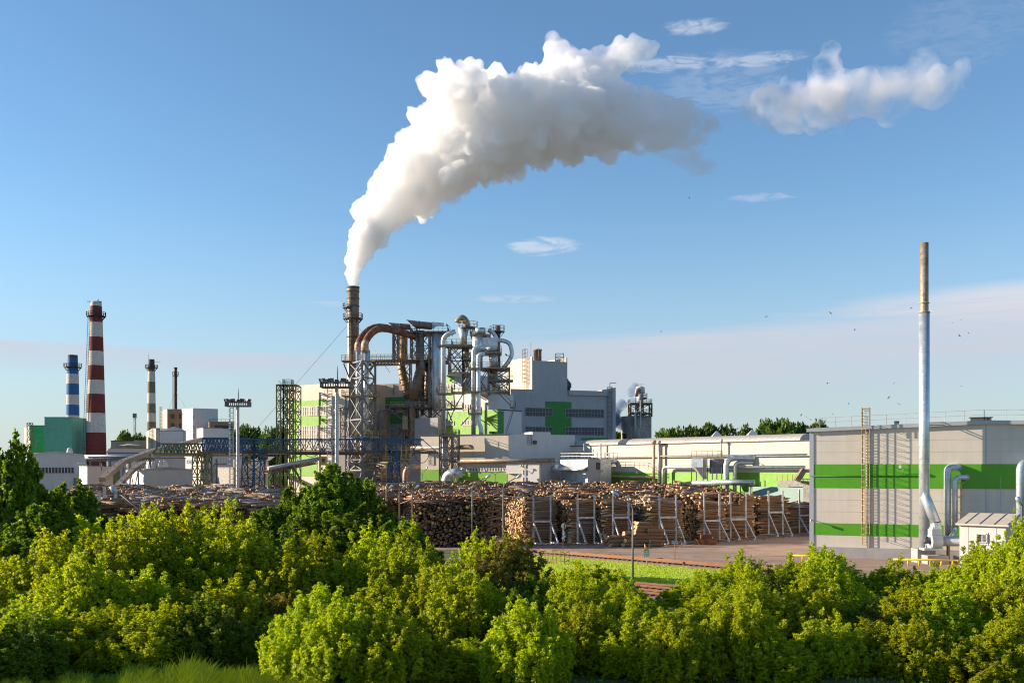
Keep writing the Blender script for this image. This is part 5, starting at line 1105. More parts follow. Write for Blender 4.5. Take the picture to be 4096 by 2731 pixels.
# stair tower in front of the stepped building
fs = thing('front_stair_tower', 'dark steel stair tower with zigzag flights in front of the cream stepped building', 'stair tower', (XP(1795, 193), 193, 0))
b = MB(); zz = [0.0, 4.0] + [ZP(y, 193) for y in (1895, 1836, 1788, 1740)]; lattice(b, sq(1758, 1806, 193, 5), zz, .26, .14, False); lattice(b, sq(1806, 1832, 193, 5), zz, .22, .12, True); b.build('frame', 'steel_grey', fs)
b = MB()
for k, (za_, zb_) in enumerate(zip(zz[1:], zz[2:])):
    if k % 2: stairs(b, (XP(1783, 193), 193.6, za_), (XP(1803, 193), 193.6, zb_), 1.2, (0, 1))
    else: stairs(b, (XP(1803, 193), 193.6, za_), (XP(1783, 193), 193.6, zb_), 1.2, (0, 1))
b.build('stair_flights', 'yellow_pale', fs)
for y in (1740, 1838, 1898): platform(fs, 1760, 1834, y, 192.6, 5.5, 'yellow_pale', 'steel_grey')
for px in (1772, 1780, 1788): b = MB(); b.tube([W(px, 1895, 195.5), W(px, 1745, 195.5)], .2, 10); b.build('riser_pipe', 'galv_plain', fs)
b = MB(); b.tube(arc_path([(XP(1785, 190), 190, .2), (XP(1785, 190), 190, ZP(1895, 190)), (XP(1845, 189), 189, ZP(1890, 189))], 3.6), .95, 20); tag(b.build('ribbed_bend', 'galv'), 'fat ribbed silver bend standing at the foot of the front stair tower', 'duct')
pipe('rooftop_pipe', 'beige rooftop pipe running into the stepped building behind the front stair tower', [L2.P(L2.U(1660), ZP(1790, 199), 1.5), L2.P(L2.U(1875), ZP(1788, 199), 1.5), L2.P(L2.U(1900), ZP(1788, 199), 1.5), L2.P(L2.U(1900), ZP(1797, 199), 1.5)], .45, 'galv_beige')
# drum and downcomer at the foot of the tower
b = MB(); b.tube([W(1505, 1880, 214), W(1508, 1880, 214), W(1625, 1878, 214), W(1640, 1878, 214)], [1.2, 1.75, 1.75, .6], 24); tag(b.build('rusty_drum', 'rust_light'), 'large brown horizontal drum behind the blue crane leg', 'drum')
b = MB(); b.tube(arc_path([(XP(1622, 205), 205, .3), (XP(1622, 205), 205, ZP(1868, 205)), (XP(1690, 206), 206, ZP(1868, 206))], 2.6), .62, 18); tag(b.build('rusty_downcomer', 'galv_beige'), 'bent pale and rusty downcomer pipe above the neat log stack', 'duct')
# clad boiler lower left of the tower
bl = Wall(1345, 222, 1400, 221); b = MB(); b.prism(bl.foot(5, 0, bl.len), 0, bl.Z(1658, 1370)); bt = thing('boiler_casing', 'pale ribbed boiler casing left of the silver duct tower', 'boiler', bl.P(0, 0)); b.build('casing', 'cream_plain', bt)
b = MB(); q = [(XP(1362, 220.5), 220.5), (XP(1379, 220.5), 220.5), (XP(1379, 220.5), 224), (XP(1362, 220.5), 224)]; lattice(b, q, [bl.Z(y, 1370) for y in (1790, 1745, 1700, 1658, 1630)], .12, .1, False); b.build('cage', 'steel_dark', bt)
b = MB(); b.lathe((XP(1535, 225), 225), [(1.4, 0), (1.4, ZP(1650, 225)), (1.0, ZP(1640, 225))], 20); tag(b.build('brown_vessel', 'brown_steel'), 'brown upright vessel half hidden behind the silver duct tower', 'vessel')
# west stair tower
ws = thing('west_stair_tower', 'olive steel stair tower at the left end of the cream and green building', 'stair tower', (XP(1143, 224), 224, 0))
zz = [0, 4.3, 8.6] + [ZP(y, 224) for y in (1808, 1767, 1725, 1683, 1642, 1600, 1560, 1538)]
b = MB(); lattice(b, sq(1106, 1133, 224, 4), zz, .24, .12, False); lattice(b, sq(1133, 1158, 224, 4), zz, .24, .14); lattice(b, sq(1158, 1181, 224, 6), zz, .22, .14, False); b.build('frame', 'olive_steel', ws)
b = MB()
for k, (za_, zb_) in enumerate(zip(zz, zz[1:])): stairs(b, (XP(1132, 225), 225, za_), (XP(1112, 225), 225, zb_), 1.3, (0, 1)) if k % 2 else stairs(b, (XP(1150, 225), 225, za_), (XP(1134, 225), 225, zb_), 1.3, (0, 1))
b.build('stair_flights', 'olive_steel', ws)
b = MB(); b.box((XP(1145, 224), 226, ZP(1538, 224)), (4.4, 4, .22)); b.build('top_deck', 'steel_dark', ws); b = MB(); x0 = XP(1130, 224); railing(b, [(x0, 224, ZP(1538, 224)), (x0 + 1.9, 224, ZP(1538, 224)), (x0 + 1.9, 227, ZP(1538, 224)), (x0, 227, ZP(1538, 224)), (x0, 224, ZP(1538, 224))], 1.2, .5, .06); b.build('railing', 'steel_green', ws)

# right concrete tower with steel top
d = 272; rt = thing('silo_tower', 'grey concrete tower with a steel frame and small silo on top', 'tower', (XP(2565, d), d, 0))
RW = Wall(2524, d, 2606, d + 3); b = MB(); b.prism(RW.foot(5, 0, RW.len), 0, RW.Z(1663, 2565)); b.build('shaft', 'concrete', rt)
b = MB(); zz = [ZP(y, d) for y in (1666, 1652, 1614, 1612)]; lattice(b, sq(2523, 2607, d, 5), zz, .4, .2, False); lattice(b, sq(2550, 2574, d, 5), zz, .2, .15); b.build('steel_frame', 'steel_brown', rt)
for y, xa, xc in ((1612, 2520, 2608), (1651, 2522, 2608), (1589, 2574, 2589)): platform(rt, xa, xc, y, d - .3, 5.5, 'steel_dark', 'steel_dark', 1.5)
b = MB(); b.lathe((XP(2563, d), d + 2), [(.4, ZP(1650, d)), (.3, ZP(1636, d)), (1.6, ZP(1613, d))], 16); b.lathe((XP(2564, d), d + 2), [(.9, ZP(1611, d)), (.9, ZP(1575, d))], 12); b.build('hopper', 'steel_light', rt)
b = MB(); b.lathe((XP(2564, d), d + 2), [(1.3, ZP(1572, d)), (1.3, ZP(1547, d)), (.3, ZP(1541, d))], 20); b.build('silo', 'white_wall', rt)
b = MB(); b.tube(arc_path([W(2546, 1585, d), W(2547, 1562, d), W(2554, 1556, d), W(2562, 1562, d)], .8), .5, 14); b.build('elbow', 'galv_beige', rt)
b = MB(); b.beam(W(2543, 1538, d), W(2543, 1640, d), .14); b.beam(W(2543, 1538, d), W(2573, 1537, d), .12); b.tube([W(2541, 1760, d - .5), W(2541, 1640, d - .5)], .3, 10); b.tube(arc_path([W(2554, 1765, d - .5), W(2554, 1720, d - .5), W(2562, 1708, d - .5), W(2562, 1600, d - .5)], .6), .22, 10); b.build('side_pipe', 'steel_light', rt)
RW.window(rt, 2526, 1674, 2548, 1700, 3, 2, 'steel_grey', 'glass_grey'); RW.window(rt, 2551, 1664, 2559, 1690, 1, 1, 'white_wall', 'glass_grey')
b = MB(); b.lathe((XP(2503, 275), 275), [(.95, 0), (.95, ZP(1737, 275)), (1.05, ZP(1737, 275)), (1.05, ZP(1734, 275)), (.8, ZP(1734, 275))], 14); tag(b.build('brick_flue', 'maroon'), 'short dark red brick flue giving off the bluish smoke', 'chimney')
# ------------------------------------------------------------------ striped chimneys on the left
def banded(name, label, px, d, prof, bands, n=40, grp=None):
    """prof: (half width px, y px) bottom to top; bands: (y top, material) from the top down"""
    x = XP(px, d); t = thing(name, label, 'chimney', (x, d, 0), grp)
    def rad(y):
        for (w0, y0), (w1, y1) in zip(prof, prof[1:]):
            if y1 <= y <= y0: return (w0 + (w1 - w0) * (y0 - y) / (y0 - y1)) * d / F
        return (prof[0][0] if y > prof[0][1] else prof[-1][0]) * d / F
    yb = HZ + CAMH * F / d
    for i, (yt, m) in enumerate(bands):
        y1 = bands[i + 1][0] if i + 1 < len(bands) else yb; b = MB()
        ys = [y1 + (yt - y1) * k / 4 for k in range(5)]; pr = [(rad(y) + (.012 if i % 2 else 0), ZP(y, d)) for y in ys]
        if i == 0: pr += [(pr[-1][0] * .8, pr[-1][1]), (pr[-1][0] * .78, pr[-1][1] - 1.5)]
        b.lathe((x, d), pr, n, caps=False); b.build('painted_band', m, t)
    return t, x, rad
t, x, rad = banded('striped_chimney', 'tallest left chimney, tapering brick painted in red and white bands', 384.5, 335, [(39, 1830), (37, 1740), (32, 1560), (25, 1300), (20.5, 1207)],
    [(1207, 'brick_white'), (1225, 'brick_red'), (1290, 'brick_white'), (1348, 'brick_red'), (1405, 'brick_white'), (1462, 'brick_red'), (1520, 'brick_white'), (1576, 'brick_red'), (1652, 'brick_white'), (1730, 'brick_red')])
ring_gallery(t, (x, 335), rad(1263), rad(1263) + 1.1, ZP(1264, 335), 1.3, n=18, rail='black_steel', deck='black_steel', w=.12)
b = MB(); z = ZP(1208, 335); b.beam((x - 2.5, 334, z), (x + 2.3, 334, z), .18); b.beam((x + .8, 334, z), (x + 1.1, 334, z + .8), .12); b.beam((x + 1.4, 334, z), (x + 1.1, 334, z + .8), .12); b.build('top_bracket', 'black_steel', t)
b = MB(); p = Vector((XP(333, 333), 333, 0)); zt_ = ZP(1268, 335)
for k in range(60):
    f0 = k / 60; xk = XP(339 + (361 - 339) * f0, 333); z = ZP(1800, 333) + (zt_ - ZP(1800, 333)) * f0
    if z < 0: continue
    x1 = XP(339 + (361 - 339) * (k + 1) / 60, 333); z1 = ZP(1800, 333) + (zt_ - ZP(1800, 333)) * (k + 1) / 60
    for o_ in (-.55, .15): b.beam((xk + o_, 332.6, z), (x1 + o_, 332.6, z1), .1)
    b.beam((xk - .55, 332.6, z), (xk + .4, 333, z), .09)
b.build('caged_ladder', 'black_steel', t)
t, x, rad = banded('striped_chimney', 'squat left chimney painted in blue and white bands behind the teal block', 291, 385, [(26, 1830), (24.5, 1640), (22.5, 1500), (19.5, 1465), (18.5, 1420)],
    [(1420, 'brick_dark'), (1432, 'brick_blue'), (1496, 'brick_white'), (1535, 'brick_blue'), (1579, 'brick_white'), (1619, 'brick_blue'), (1661, 'brick_white'), (1702, 'brick_blue'), (1742, 'brick_white'), (1780, 'brick_blue')])
ring_gallery(t, (x, 385), rad(1468), rad(1468) + 1.3, ZP(1468, 385), 1.4, n=16, rail='black_steel', deck='black_steel', w=.13)
t, x, rad = banded('striped_chimney', 'slim chimney painted in khaki and white bands left of the brown tower block', 606, 430, [(19, 1830), (17, 1700), (14, 1500), (12.5, 1475), (11.5, 1437)],
    [(1437, 'brick_dark'), (1473, 'brick_khaki'), (1485, 'brick_white'), (1527, 'brick_khaki'), (1572, 'brick_white'), (1613, 'brick_khaki'), (1652, 'brick_white'), (1687, 'brick_khaki')], 28)
ring_gallery(t, (x, 430), rad(1470), rad(1470) + 1.2, ZP(1471, 430), 1.3, n=14, rail='black_steel', deck='black_steel', w=.13)
b = MB(); b.beam((x + 1.1, 429, ZP(1449, 430)), (x + 4.2, 429, ZP(1449, 430)), .1); b.beam((x - 1, 429, ZP(1440, 430)), (x - 1, 429, ZP(1417, 430)), .08); b.build('aerial', 'black_steel', t)
d = 440; x = XP(702, d); t = thing('black_chimney', 'thin black steel chimney with a flared top behind the brown tower block', 'chimney', (x, d, 0))
b = MB(); b.lathe((x, d), [(.75, 0), (.7, ZP(1500, d)), (.62, ZP(1484, d)), (.85, ZP(1469, d)), (.7, ZP(1469, d)), (.5, ZP(1480, d))], 16, caps=False); b.build('shaft', 'black_steel', t); ring_gallery(t, (x, d), .65, 1.3, ZP(1500, d), 1.4, n=8, rail='black_steel', deck='black_steel', w=.13)
b = MB(); ladder(b, (x - .9, d - .3), 15, ZP(1500, d), (1, 0), (0, -1), .5, rw=.1); b.build('ladder', 'black_steel', t)
for px, py in ((676, 1632), (744, 1632)): b = MB(); b.beam(W(702, 1563, d), W(px, py, 425), .06); b.build('guy_wire', 'steel_grey', t)
d = 520; x = XP(539.5, d); t = thing('cell_mast', 'thin lattice mobile phone mast with antenna panels between two striped chimneys', 'mast', (x, d, 0))
b = MB(); lattice(b, [(x - .5, d), (x + .5, d), (x, d + .9)], [0, 6, 12, 16] + [ZP(y, d) for y in (1735, 1720, 1700, 1680, 1662, 1654)], .2, .12, False); b.build('lattice', 'steel_light', t)
b = MB()
for k in (-.75, 0, .75): b.box((x + k, d - .3, ZP(1662, d)), (.5, .3, 2.4))
b.build('antenna_panel', 'steel_grey', t)

# ------------------------------------------------------------------ buildings on the left
def block(name, label, faces, top, m, cat='building', depth=12, seam=None, base=0, flat='roof_grey'):
    """faces: Wall; box behind it"""
    w = faces; t = thing(name, label, cat, w.P(0, 0)); b = MB(); b.prism(w.foot(depth, 0, w.len), base, top); b.build('wall', m, t)
    b = MB(); f = w.foot(depth, 0, w.len); w.panel(b, -.1, w.len + .1, top, top + .25, -depth - .1, .1); b.build('roof', flat, t); return t
tb = Wall(178, 330, 288, 330); tbt = block('teal_block', 'tall windowless teal block before the blue striped chimney', tb, tb.Z(1670, 230), 'teal', depth=16, flat='teal')
gb_ = Wall(121, 345, 176, 345); gt = block('emerald_block', 'emerald green block left of the teal one with an outside steel stair', gb_, gb_.Z(1703, 150), 'emerald', depth=12, flat='emerald')
gl = Wall(97, 352, 121, 345); b = MB(); b.prism(gl.foot(12, 0, gl.len - .02), 0, gb_.Z(1706, 121)); b.build('end_wall', 'cream_plain', gt)
b = MB(); lattice(b, [(XP(108, 338), 338), (XP(140, 338), 338), (XP(140, 338), 341), (XP(108, 338), 341)], [0, 5, 10, ZP(1785, 338), ZP(1760, 338)], .25, .12, False); lattice(b, [(XP(108, 338), 338), (XP(120, 338), 338), (XP(120, 338), 340), (XP(108, 338), 340)], [ZP(y, 338) for y in (1760, 1735, 1710, 1690)], .2, .12, False); b.build('outside_stair', 'olive_steel', gt)
BT = Wall(669, 412, 753, 412); bt = block('brown_tower_block', 'four storey brown and white tower block with small square windows', BT, BT.Z(1638, 700), 'brown_paint', depth=14)
w0 = Wall(645, 420, 669, 412); b = MB(); b.prism(w0.foot(10, 0, w0.len - .01), 0, BT.Z(1636, 700)); b.build('wall', 'cream_plain', bt)
w1 = Wall(753.2, 412, 772, 405); b = MB(); b.prism(w1.foot(10, .01, w1.len - .01), 0, BT.Z(1636, 700)); b.build('wall', 'white_wall', bt)
w2 = Wall(772.2, 405, 836, 410); b = MB(); b.prism(w2.foot(14, .01, w2.len), 0, BT.Z(1636, 700)); b.build('wall', 'white_wall', bt)
for px in (691, 724):
    for y in (1656, 1693): BT.window(bt, px - 6, y, px + 6, y + 17, 1, 1, 'maroon', 'glass_dark', 0, .25)
for y in (1663, 1702, 1735): w2.window(bt, 774, y, 784, y + 11, 1, 1, 'maroon', 'glass_dark', 0, .2)
b = MB(); BT.ppanel(b, 683, 1716, 753, 1760, .004, .1); b.build('maroon_base', 'maroon', bt)
b = MB(); q = w0.P(1.5, 0, .3); ladder(b, (q.x, q.y), BT.Z(1740, 700), BT.Z(1624, 700), w0.u, w0.n, .9, cage=.8, rw=.1, rung=1.4); b.build('caged_ladder', 'yellow_pale', bt)
w3 = Wall(837, 395, 937, 398); t3 = block('brown_annex', 'lower brown building between the white tower block and the left floodlight mast', w3, w3.Z(1688, 880), 'brown_paint', depth=10)
b = MB(); w3.ppanel(b, 858, 1700, 935, 1745, .003, .05); b.build('dark_cladding', 'roof_dark', t3)
b = MB(); railing(b, [w3.P(0, w3.Z(1687, 880), 0), w3.P(w3.len * .8, w3.Z(1687, 880), 0)], 1.1, 1.6, .08); b.build('railing', 'steel_grey', t3)
bg = Wall(444, 370, 585, 372); t4 = block('beige_building', 'low beige brick building between the red striped chimney and the white silo house', bg, bg.Z(1764, 500), 'tan_wall', depth=12, flat='roof_dark')
b = MB(); bg.ppanel(b, 535, 1760, 585, 1790, .01, .3); b.build('upper_part', 'tan_wall', t4)
b = MB(); q = W(520, 1778, 365); b.lathe((q.x, 365), [(1.6, ZP(1788, 365)), (1.6, ZP(1782, 365)), (4.2, ZP(1781, 365)), (.2, ZP(1774, 365))], 4, sm=False); b.build('roof_cowl', 'cream_plain', t4)
wn = Wall(586, 345, 640, 336); t5 = thing('white_silo_house', 'tall white gabled silo house with a caged ladder', 'building', wn.P(0, 0))
b = MB(); zt_ = [wn.Z(1725, 586), wn.Z(1722, 640)]; u5 = wn.len * .5; bz = wn.Z(1711, 612)
b.prism([tuple(wn.P(0, 0).xy), tuple(wn.P(u5, 0).xy), tuple(wn.P(u5, 0, -9).xy), tuple(wn.P(0, 0, -9).xy)], 0, [zt_[0], bz, bz, zt_[0]]); b.prism([tuple(wn.P(u5 + .001, 0).xy), tuple(wn.P(wn.len, 0).xy), tuple(wn.P(wn.len, 0, -9).xy), tuple(wn.P(u5 + .001, 0, -9).xy)], 0, [bz, zt_[1], zt_[1], bz]); b.build('wall', 'cream_plain', t5)
b = MB(); q = wn.P(u5 * .9, 0, .3); ladder(b, (q.x, q.y), wn.Z(1795, 600), wn.Z(1705, 600), wn.u, wn.n, .9, cage=.8, rw=.1, rung=1.3); b.build('caged_ladder', 'steel_grey', t5)
for px in (628, 636): b = MB(); b.tube([W(px, 1800, 334), W(px, 1712, 334)], .28, 10); b.build('side_flue', 'steel_grey', t5)
wn2 = Wall(640.3, 336, 733, 340); t6 = block('white_annex', 'white flat roofed block right of the gabled silo house', wn2, wn2.Z(1724, 680), 'white_wall', depth=10)
b = MB(); q = wn2.P(wn2.U(706), wn2.Z(1724, 680) + .2, -3); b.add([q + Vector(v) for v in ((-3, -2, 0), (3, -2, 0), (3, 4, 0), (-3, 4, 0), (0, -2, 1.4), (0, 4, 1.4))], [(0, 1, 4), (1, 2, 5, 4), (2, 3, 5), (3, 0, 4, 5), (3, 2, 1, 0)]); b.build('rooflight', 'white_wall', t6)
mat('corrugated', (.38, .40, .43), .55, .2, var=.05, seam=.7, seam_dir='X', seam_w=.15)
wc0 = Wall(791, 322, 813, 312); wc = Wall(813.3, 312, 890, 315); t7 = block('corrugated_house', 'pale corrugated machine house behind the crane girders', wc, wc.Z(1713, 850), 'corrugated', depth=9)
b = MB(); b.prism(wc0.foot(8, 0, wc0.len - .01), 0, [wc0.Z(1730, 800), wc.Z(1713, 815), wc.Z(1713, 815), wc0.Z(1730, 800)]); b.build('wall', 'white_wall', t7); b = MB(); wc.ppanel(b, 830, 1752, 872, 1770, .01, .2); b.build('door_hood', 'corrugated', t7)
wd0 = Wall(738, 300, 813, 286); t8 = block('machine_hall', 'cream machine hall behind the olive crane tower', wd0, wd0.Z(1778, 775), 'cream_plain', depth=14, flat='roof_dark')
for px in (752, 763): wd0.window(t8, px - 4, 1838, px + 4, 1855, 1, 1, 'window_frame', 'glass_grey', 0, .15)
wd1 = Wall(813.2, 286, 935, 291); b = MB(); b.prism(wd1.foot(12, .01, wd1.len), 0, wd1.Z(1815, 880)); b.build('side_wall', 'concrete', t8); b = MB(); wd1.ppanel(b, 835, 1815, 965, 1872, .01, .15); b.build('corrugated_cladding', 'corrugated', t8)
wd2 = Wall(935.2, 245, 1073, 250); t9 = block('grey_store', 'grey half clad store behind the blue crane leg', wd2, wd2.Z(1872, 1000), 'concrete', depth=12); b = MB(); wd2.ppanel(b, 936, 1838, 1073, 1872, -.5, .12); b.build('corrugated_cladding', 'corrugated', t9)
b = MB(); A0 = wd2.P(wd2.U(1010), wd2.Z(1841, 1040), 1.0); b.obox(A0, wd2.P(wd2.len, wd2.Z(1841, 1040), 1.0) - A0, Vector((0, 5, .9)), Vector((0, 0, .15))); b.build('canopy', 'roof_rib', t9)
wg = Wall(131, 262, 345, 270); t10 = thing('white_gabled_hall', 'wide white gabled hall with a ribbon window behind the dark tree', 'building', wg.P(0, 0))
gz0, gz1 = wg.Z(1819, 131), wg.Z(1808, 218); ug = wg.U(218); gz2 = wg.Z(1822, 345); b = MB()
b.prism([tuple(wg.P(0, 0).xy), tuple(wg.P(ug, 0).xy), tuple(wg.P(ug, 0, -30).xy), tuple(wg.P(0, 0, -30).xy)], 0, [gz0, gz1, gz1, gz0]); b.prism([tuple(wg.P(ug + .001, 0).xy), tuple(wg.P(wg.len, 0).xy), tuple(wg.P(wg.len, 0, -30).xy), tuple(wg.P(ug + .001, 0, -30).xy)], 0, [gz1, gz2, gz2, gz1]); b.build('wall', 'white_wall', t10)
b = MB(); b.beam(wg.P(-.3, gz0 + .1, .1), wg.P(ug, gz1 + .1, .1), .3); b.beam(wg.P(ug, gz1 + .1, .1), wg.P(wg.len + .2, gz2 + .1, .1), .3); b.build('roof_trim', 'cream_plain', t10)
wg.window(t10, 140, 1868, 296, 1893, 12, 1, 'white_paint', 'glass_dark', .0, .2, 'ribbon_window'); b = MB(); wg.ppanel(b, 294, 1911, 324, 1945, .0, .1); b.build('roller_door', 'steel_grey', t10)
b = MB(); q = wg.P(wg.U(290), wg.Z(1815, 290), -3); b.lathe((q.x, q.y), [(.7, q.z - .5), (.7, q.z + .3), (.85, q.z + .4), (.6, q.z + 1.5), (.1, q.z + 1.8)], 12); b.build('roof_vent', 'white_wall', t10)
wh0 = Wall(336, 212, 349, 206); wh = Wall(349.2, 206, 415, 208); t11 = block('white_hut', 'small white hut at the foot of the long conveyor', wh, wh.Z(1866, 380), 'white_wall', depth=6)
b = MB(); b.prism(wh0.foot(5, 0, wh0.len - .01), 0, wh.Z(1866, 380)); b.build('wall', 'cream_plain', t11); b = MB(); q = wh.P(wh.U(404), wh.Z(1883, 404), .4); b.tube([q, q + Vector((0, 0, 1.6))], .1, 8); b.build('vent_pipe', 'steel_grey', t11)
for k in (0, .5, 1): b = MB(); q = wh.P(-1.2 + k * 1.2, wh.Z(1866, 380) + .1, .3); b.tube([q, q + Vector((-.3, 0, .5)), q + Vector((-.7, -.1, .55))], [.05, .1, .2], 8); b.build('floodlight', 'steel_light', t11)
wk0 = Wall(535, 200, 576, 190); wk = Wall(576.2, 190, 756, 196); t12 = thing('white_garage', 'white long garage with a shallow gable and three narrow windows', 'building', wk.P(0, 0))
uk = wk.U(668); b = MB(); kz0, kz1 = wk.Z(1880, 580), wk.Z(1872, 668)
b.prism([tuple(wk.P(0.01, 0).xy), tuple(wk.P(uk, 0).xy), tuple(wk.P(uk, 0, -9).xy), tuple(wk.P(0.01, 0, -9).xy)], 0, [kz0, kz1, kz1, kz0]); b.prism([tuple(wk.P(uk + .001, 0).xy), tuple(wk.P(wk.len, 0).xy), tuple(wk.P(wk.len, 0, -9).xy), tuple(wk.P(uk + .001, 0, -9).xy)], 0, [kz1, kz0, kz0, kz1]); b.build('side_wall', 'white_wall', t12)
b = MB(); b.prism(wk0.foot(9, 0, wk0.len - .01), 0, kz0); b.build('front_wall', 'cream_plain', t12); b = MB(); b.beam(wk.P(-.2, kz0 + .1, .1), wk.P(uk, kz1 + .1, .1), .24); b.beam(wk.P(uk, kz1 + .1, .1), wk.P(wk.len + .2, kz0 + .1, .1), .24); wk0.panel(b, -.3, wk0.len, kz0, kz0 + .25, -9, .3); b.build('roof', 'tan_wall', t12)
for px in (546, 560, 573): wk0.window(t12, px - 3.5, 1907, px + 2.5, 1927, 1, 1, 'window_frame', 'glass_grey', 0, .1)
b = MB(); q = wk.P(0, 0, .12); b.tube([(q.x, q.y, 0), (q.x, q.y, kz0)], .08, 8); b.build('downpipe', 'white_wall', t12)
# tank shed roofs behind the conveyors
ws2 = Wall(430, 300, 600, 304); t13 = thing('blue_grey_shed', 'blue grey shed with a dark roof behind the long conveyor', 'shed', ws2.P(0, 0)); b = MB(); b.prism(ws2.foot(14, 0, ws2.len), 0, [ws2.Z(1812, 500)] * 2 + [ws2.Z(1795, 500)] * 2); b.build('wall', 'trim', t13)
b = MB(); A0 = ws2.P(-.3, ws2.Z(1812, 500) + .05, .4); b.obox(A0, ws2.P(ws2.len + .3, ws2.Z(1812, 500) + .05, .4) - A0, ws2.P(-.3, ws2.Z(1795, 500) + .15, -14.3) - A0, Vector((0, 0, .2))); b.build('roof', 'roof_dark', t13)
ws3 = Wall(600, 262, 742, 266); t14 = block('grey_workshop', 'grey workshop with white fans on its front behind the olive girder', ws3, ws3.Z(1832, 660), 'grey_and_shade_wall', depth=10, flat='roof_dark')
for px in (613, 642, 660): b = MB(); q = W(px, 1862, 256); b.lathe((q.x, q.y), [(.9, q.z - 1), (.9, q.z), (.3, q.z + 1.1), (.45, q.z + 1.3)], 12); b.build('cyclone_cap', 'white_wall', t14)
pr = thing('pipe_rack', 'dark steel pipe rack carrying pipes between the striped chimney and the conveyor', 'pipe rack', W(440, 1870, 235) * 1)
b = MB(); truss(b, W(352, 1842, 235), W(610, 1842, 238), .9, 3, 16, .22, .12)
for px in (360, 400, 440, 470, 520, 560, 600): b.beam(W(px, 1842, 235.5), Vector((XP(px, 235), 235.5, 0)), .25); b.beam(W(px, 1840, 238.5), Vector((XP(px, 235), 238.5, 0)), .25)
b.build('frame', 'steel_grey', pr)
for k, (y, m) in enumerate(((1827, 'steel_light'), (1822, 'galv_plain'), (1833, 'steel_grey'))): b = MB(); b.tube([W(340, y, 236 + k * .6), W(620, y, 238 + k * .6)], .25, 10); b.build('pipe', m, pr)
b = MB(); d = 226; b.tube([W(512, 1858, d), W(516, 1858, d), W(531, 1858, d), W(538, 1860, d)], [.9, 1.35, 1.25, .5], 20); tag(b.build('white_tank', 'white_wall'), 'small white horizontal tank between the two conveyors', 'tank')
gs = Wall(430, 228, 480, 230); block('dark_green_cabin', 'dark green cabin under the long conveyor', gs, gs.Z(1880, 450), 'steel_green', depth=5)
# conveyors
def conveyor(label, pts, w, h, legs, m='galv_beige', closed=True, name='conveyor'):
    P_ = [W(*p) for p in pts]; t = thing(name, label, 'conveyor', P_[0] * 1, 'inclined conveyors')
    for a, c in zip(P_, P_[1:]):
        b = MB(); b.beam(a, c, w, h); b.build('gallery', m, t); b = MB(); n = max(2, int((c - a).length / 2.6))
        for i in range(n + 1): q = a.lerp(c, i / n); b.beam(q - Vector((0, w / 2 + .05, h / 2 + .05)), q + Vector((0, -w / 2 - .05, h / 2 + .05)), .1)
        b.build('ribs', 'steel_grey', t)
    for (px, py, d) in legs:
        b = MB(); q = W(px, py, d)
        for o_ in (-.7, .7): b.beam(q + Vector((o_, .9, 0)), Vector((q.x + o_ * 1.6, d + .9, 0)), .22); b.beam(q + Vector((o_, .9, -.2)), Vector((q.x - o_ * .4, d + .9, q.z * .45)), .12)
        b.build('trestle', 'steel_grey', t)
    return t
conveyor('long grey covered conveyor climbing from the white hut to the white silo house', [(408, 1918, 196), (490, 1848, 205), (625, 1800, 222), (805, 1758, 248)], 1.3, .95, [(500, 1848, 206), (582, 1815, 216)])
conveyor('short steep conveyor beside the white garage', [(466, 1948, 182), (532, 1878, 190), (575, 1850, 197)], 1.0, .7, [(530, 1880, 189)])
cv = thing('conveyor', 'long open tube conveyor rising right behind the right floodlight mast', 'conveyor', W(1075, 1875, 172) * 1, 'inclined conveyors')
b = MB(); b.tube([W(1072, 1873, 176), W(1285, 1832, 182)], .36, 12); b.build('tube', 'steel_light', cv)
b = MB(); truss(b, W(1072, 1892, 176), W(1270, 1853, 182), .5, 1.3, 18, .16, .1); b.beam(W(1170, 1860, 178), W(1205, 1925, 178), .3); b.beam(W(1100, 1885, 177), (XP(1100, 177), 177, 0), .25); b.build('truss', 'steel_brown', cv)

# ------------------------------------------------------------------ cranes
cr = thing('blue_gantry_crane', 'long blue lattice gantry crane with yellow rail beam and leaning legs', 'gantry crane', (XP(1100, 178), 178, 0))
yb_, yt_ = 1801, 1756; d = 178
b = MB(); truss(b, W(808, yb_, d), W(1690, yb_, d), ZP(yt_, d) - ZP(yb_, d), 2.6, 22, .18, .10); b.build('girder', 'blue', cr)
b = MB(); e = W(1690, yb_, d); b.beam(W(1690, yt_ + 2, d), W(1745, yb_ + 4, d), .16); b.beam(W(1690, yt_ + 2, d + 2.6), W(1745, yb_ + 4, d + 2.6), .16); b.beam(W(1650, yb_, d), W(1690, yt_, d), .14); b.beam(W(1690, yb_, d), W(1745, yb_ + 4, d), .2); b.build('girder_end', 'steel_grey', cr)
b = MB(); b.beam(W(796, yb_ + 8, d + 1.3), W(1752, yb_ + 9, d + 1.3), .35, .4); b.build('rail_beam', 'steel_brown', cr)
b = MB(); b.tube([W(905, yb_ + 14, d + 1.3), W(1460, yb_ + 16, d + 1.3)], .12, 8); b.build('cable_rail', 'steel_dark', cr)
def leg(name, t, tops, feet, d0, levels, m='blue', w=.2):
    b = MB(); lattice(b, ([(XP(f, d0), d0 - 2 + (k > 1) * 6) for k, f in enumerate(feet)], [(XP(f, d0), d0 + (k > 1) * 2.6) for k, f in enumerate(tops)]), levels, w, .12, True); return b.build(name, m, t)
zt_ = ZP(yb_, d); lv = [0, 2.2, 4.2, 6.2, 8.2, zt_ - 1.9, zt_]
leg('leg', cr, (972, 1046, 1046, 972), (968, 1036, 1036, 975), d, lv)
b = MB(); cN = W(1017, 1775, d - .4)
for px, py in ((975, 1760), (1046, 1758), (975, 1812), (1044, 1812), (1017, 1950), (1010, 1950)): b.beam(cN, W(px, py, d - .4), .2)
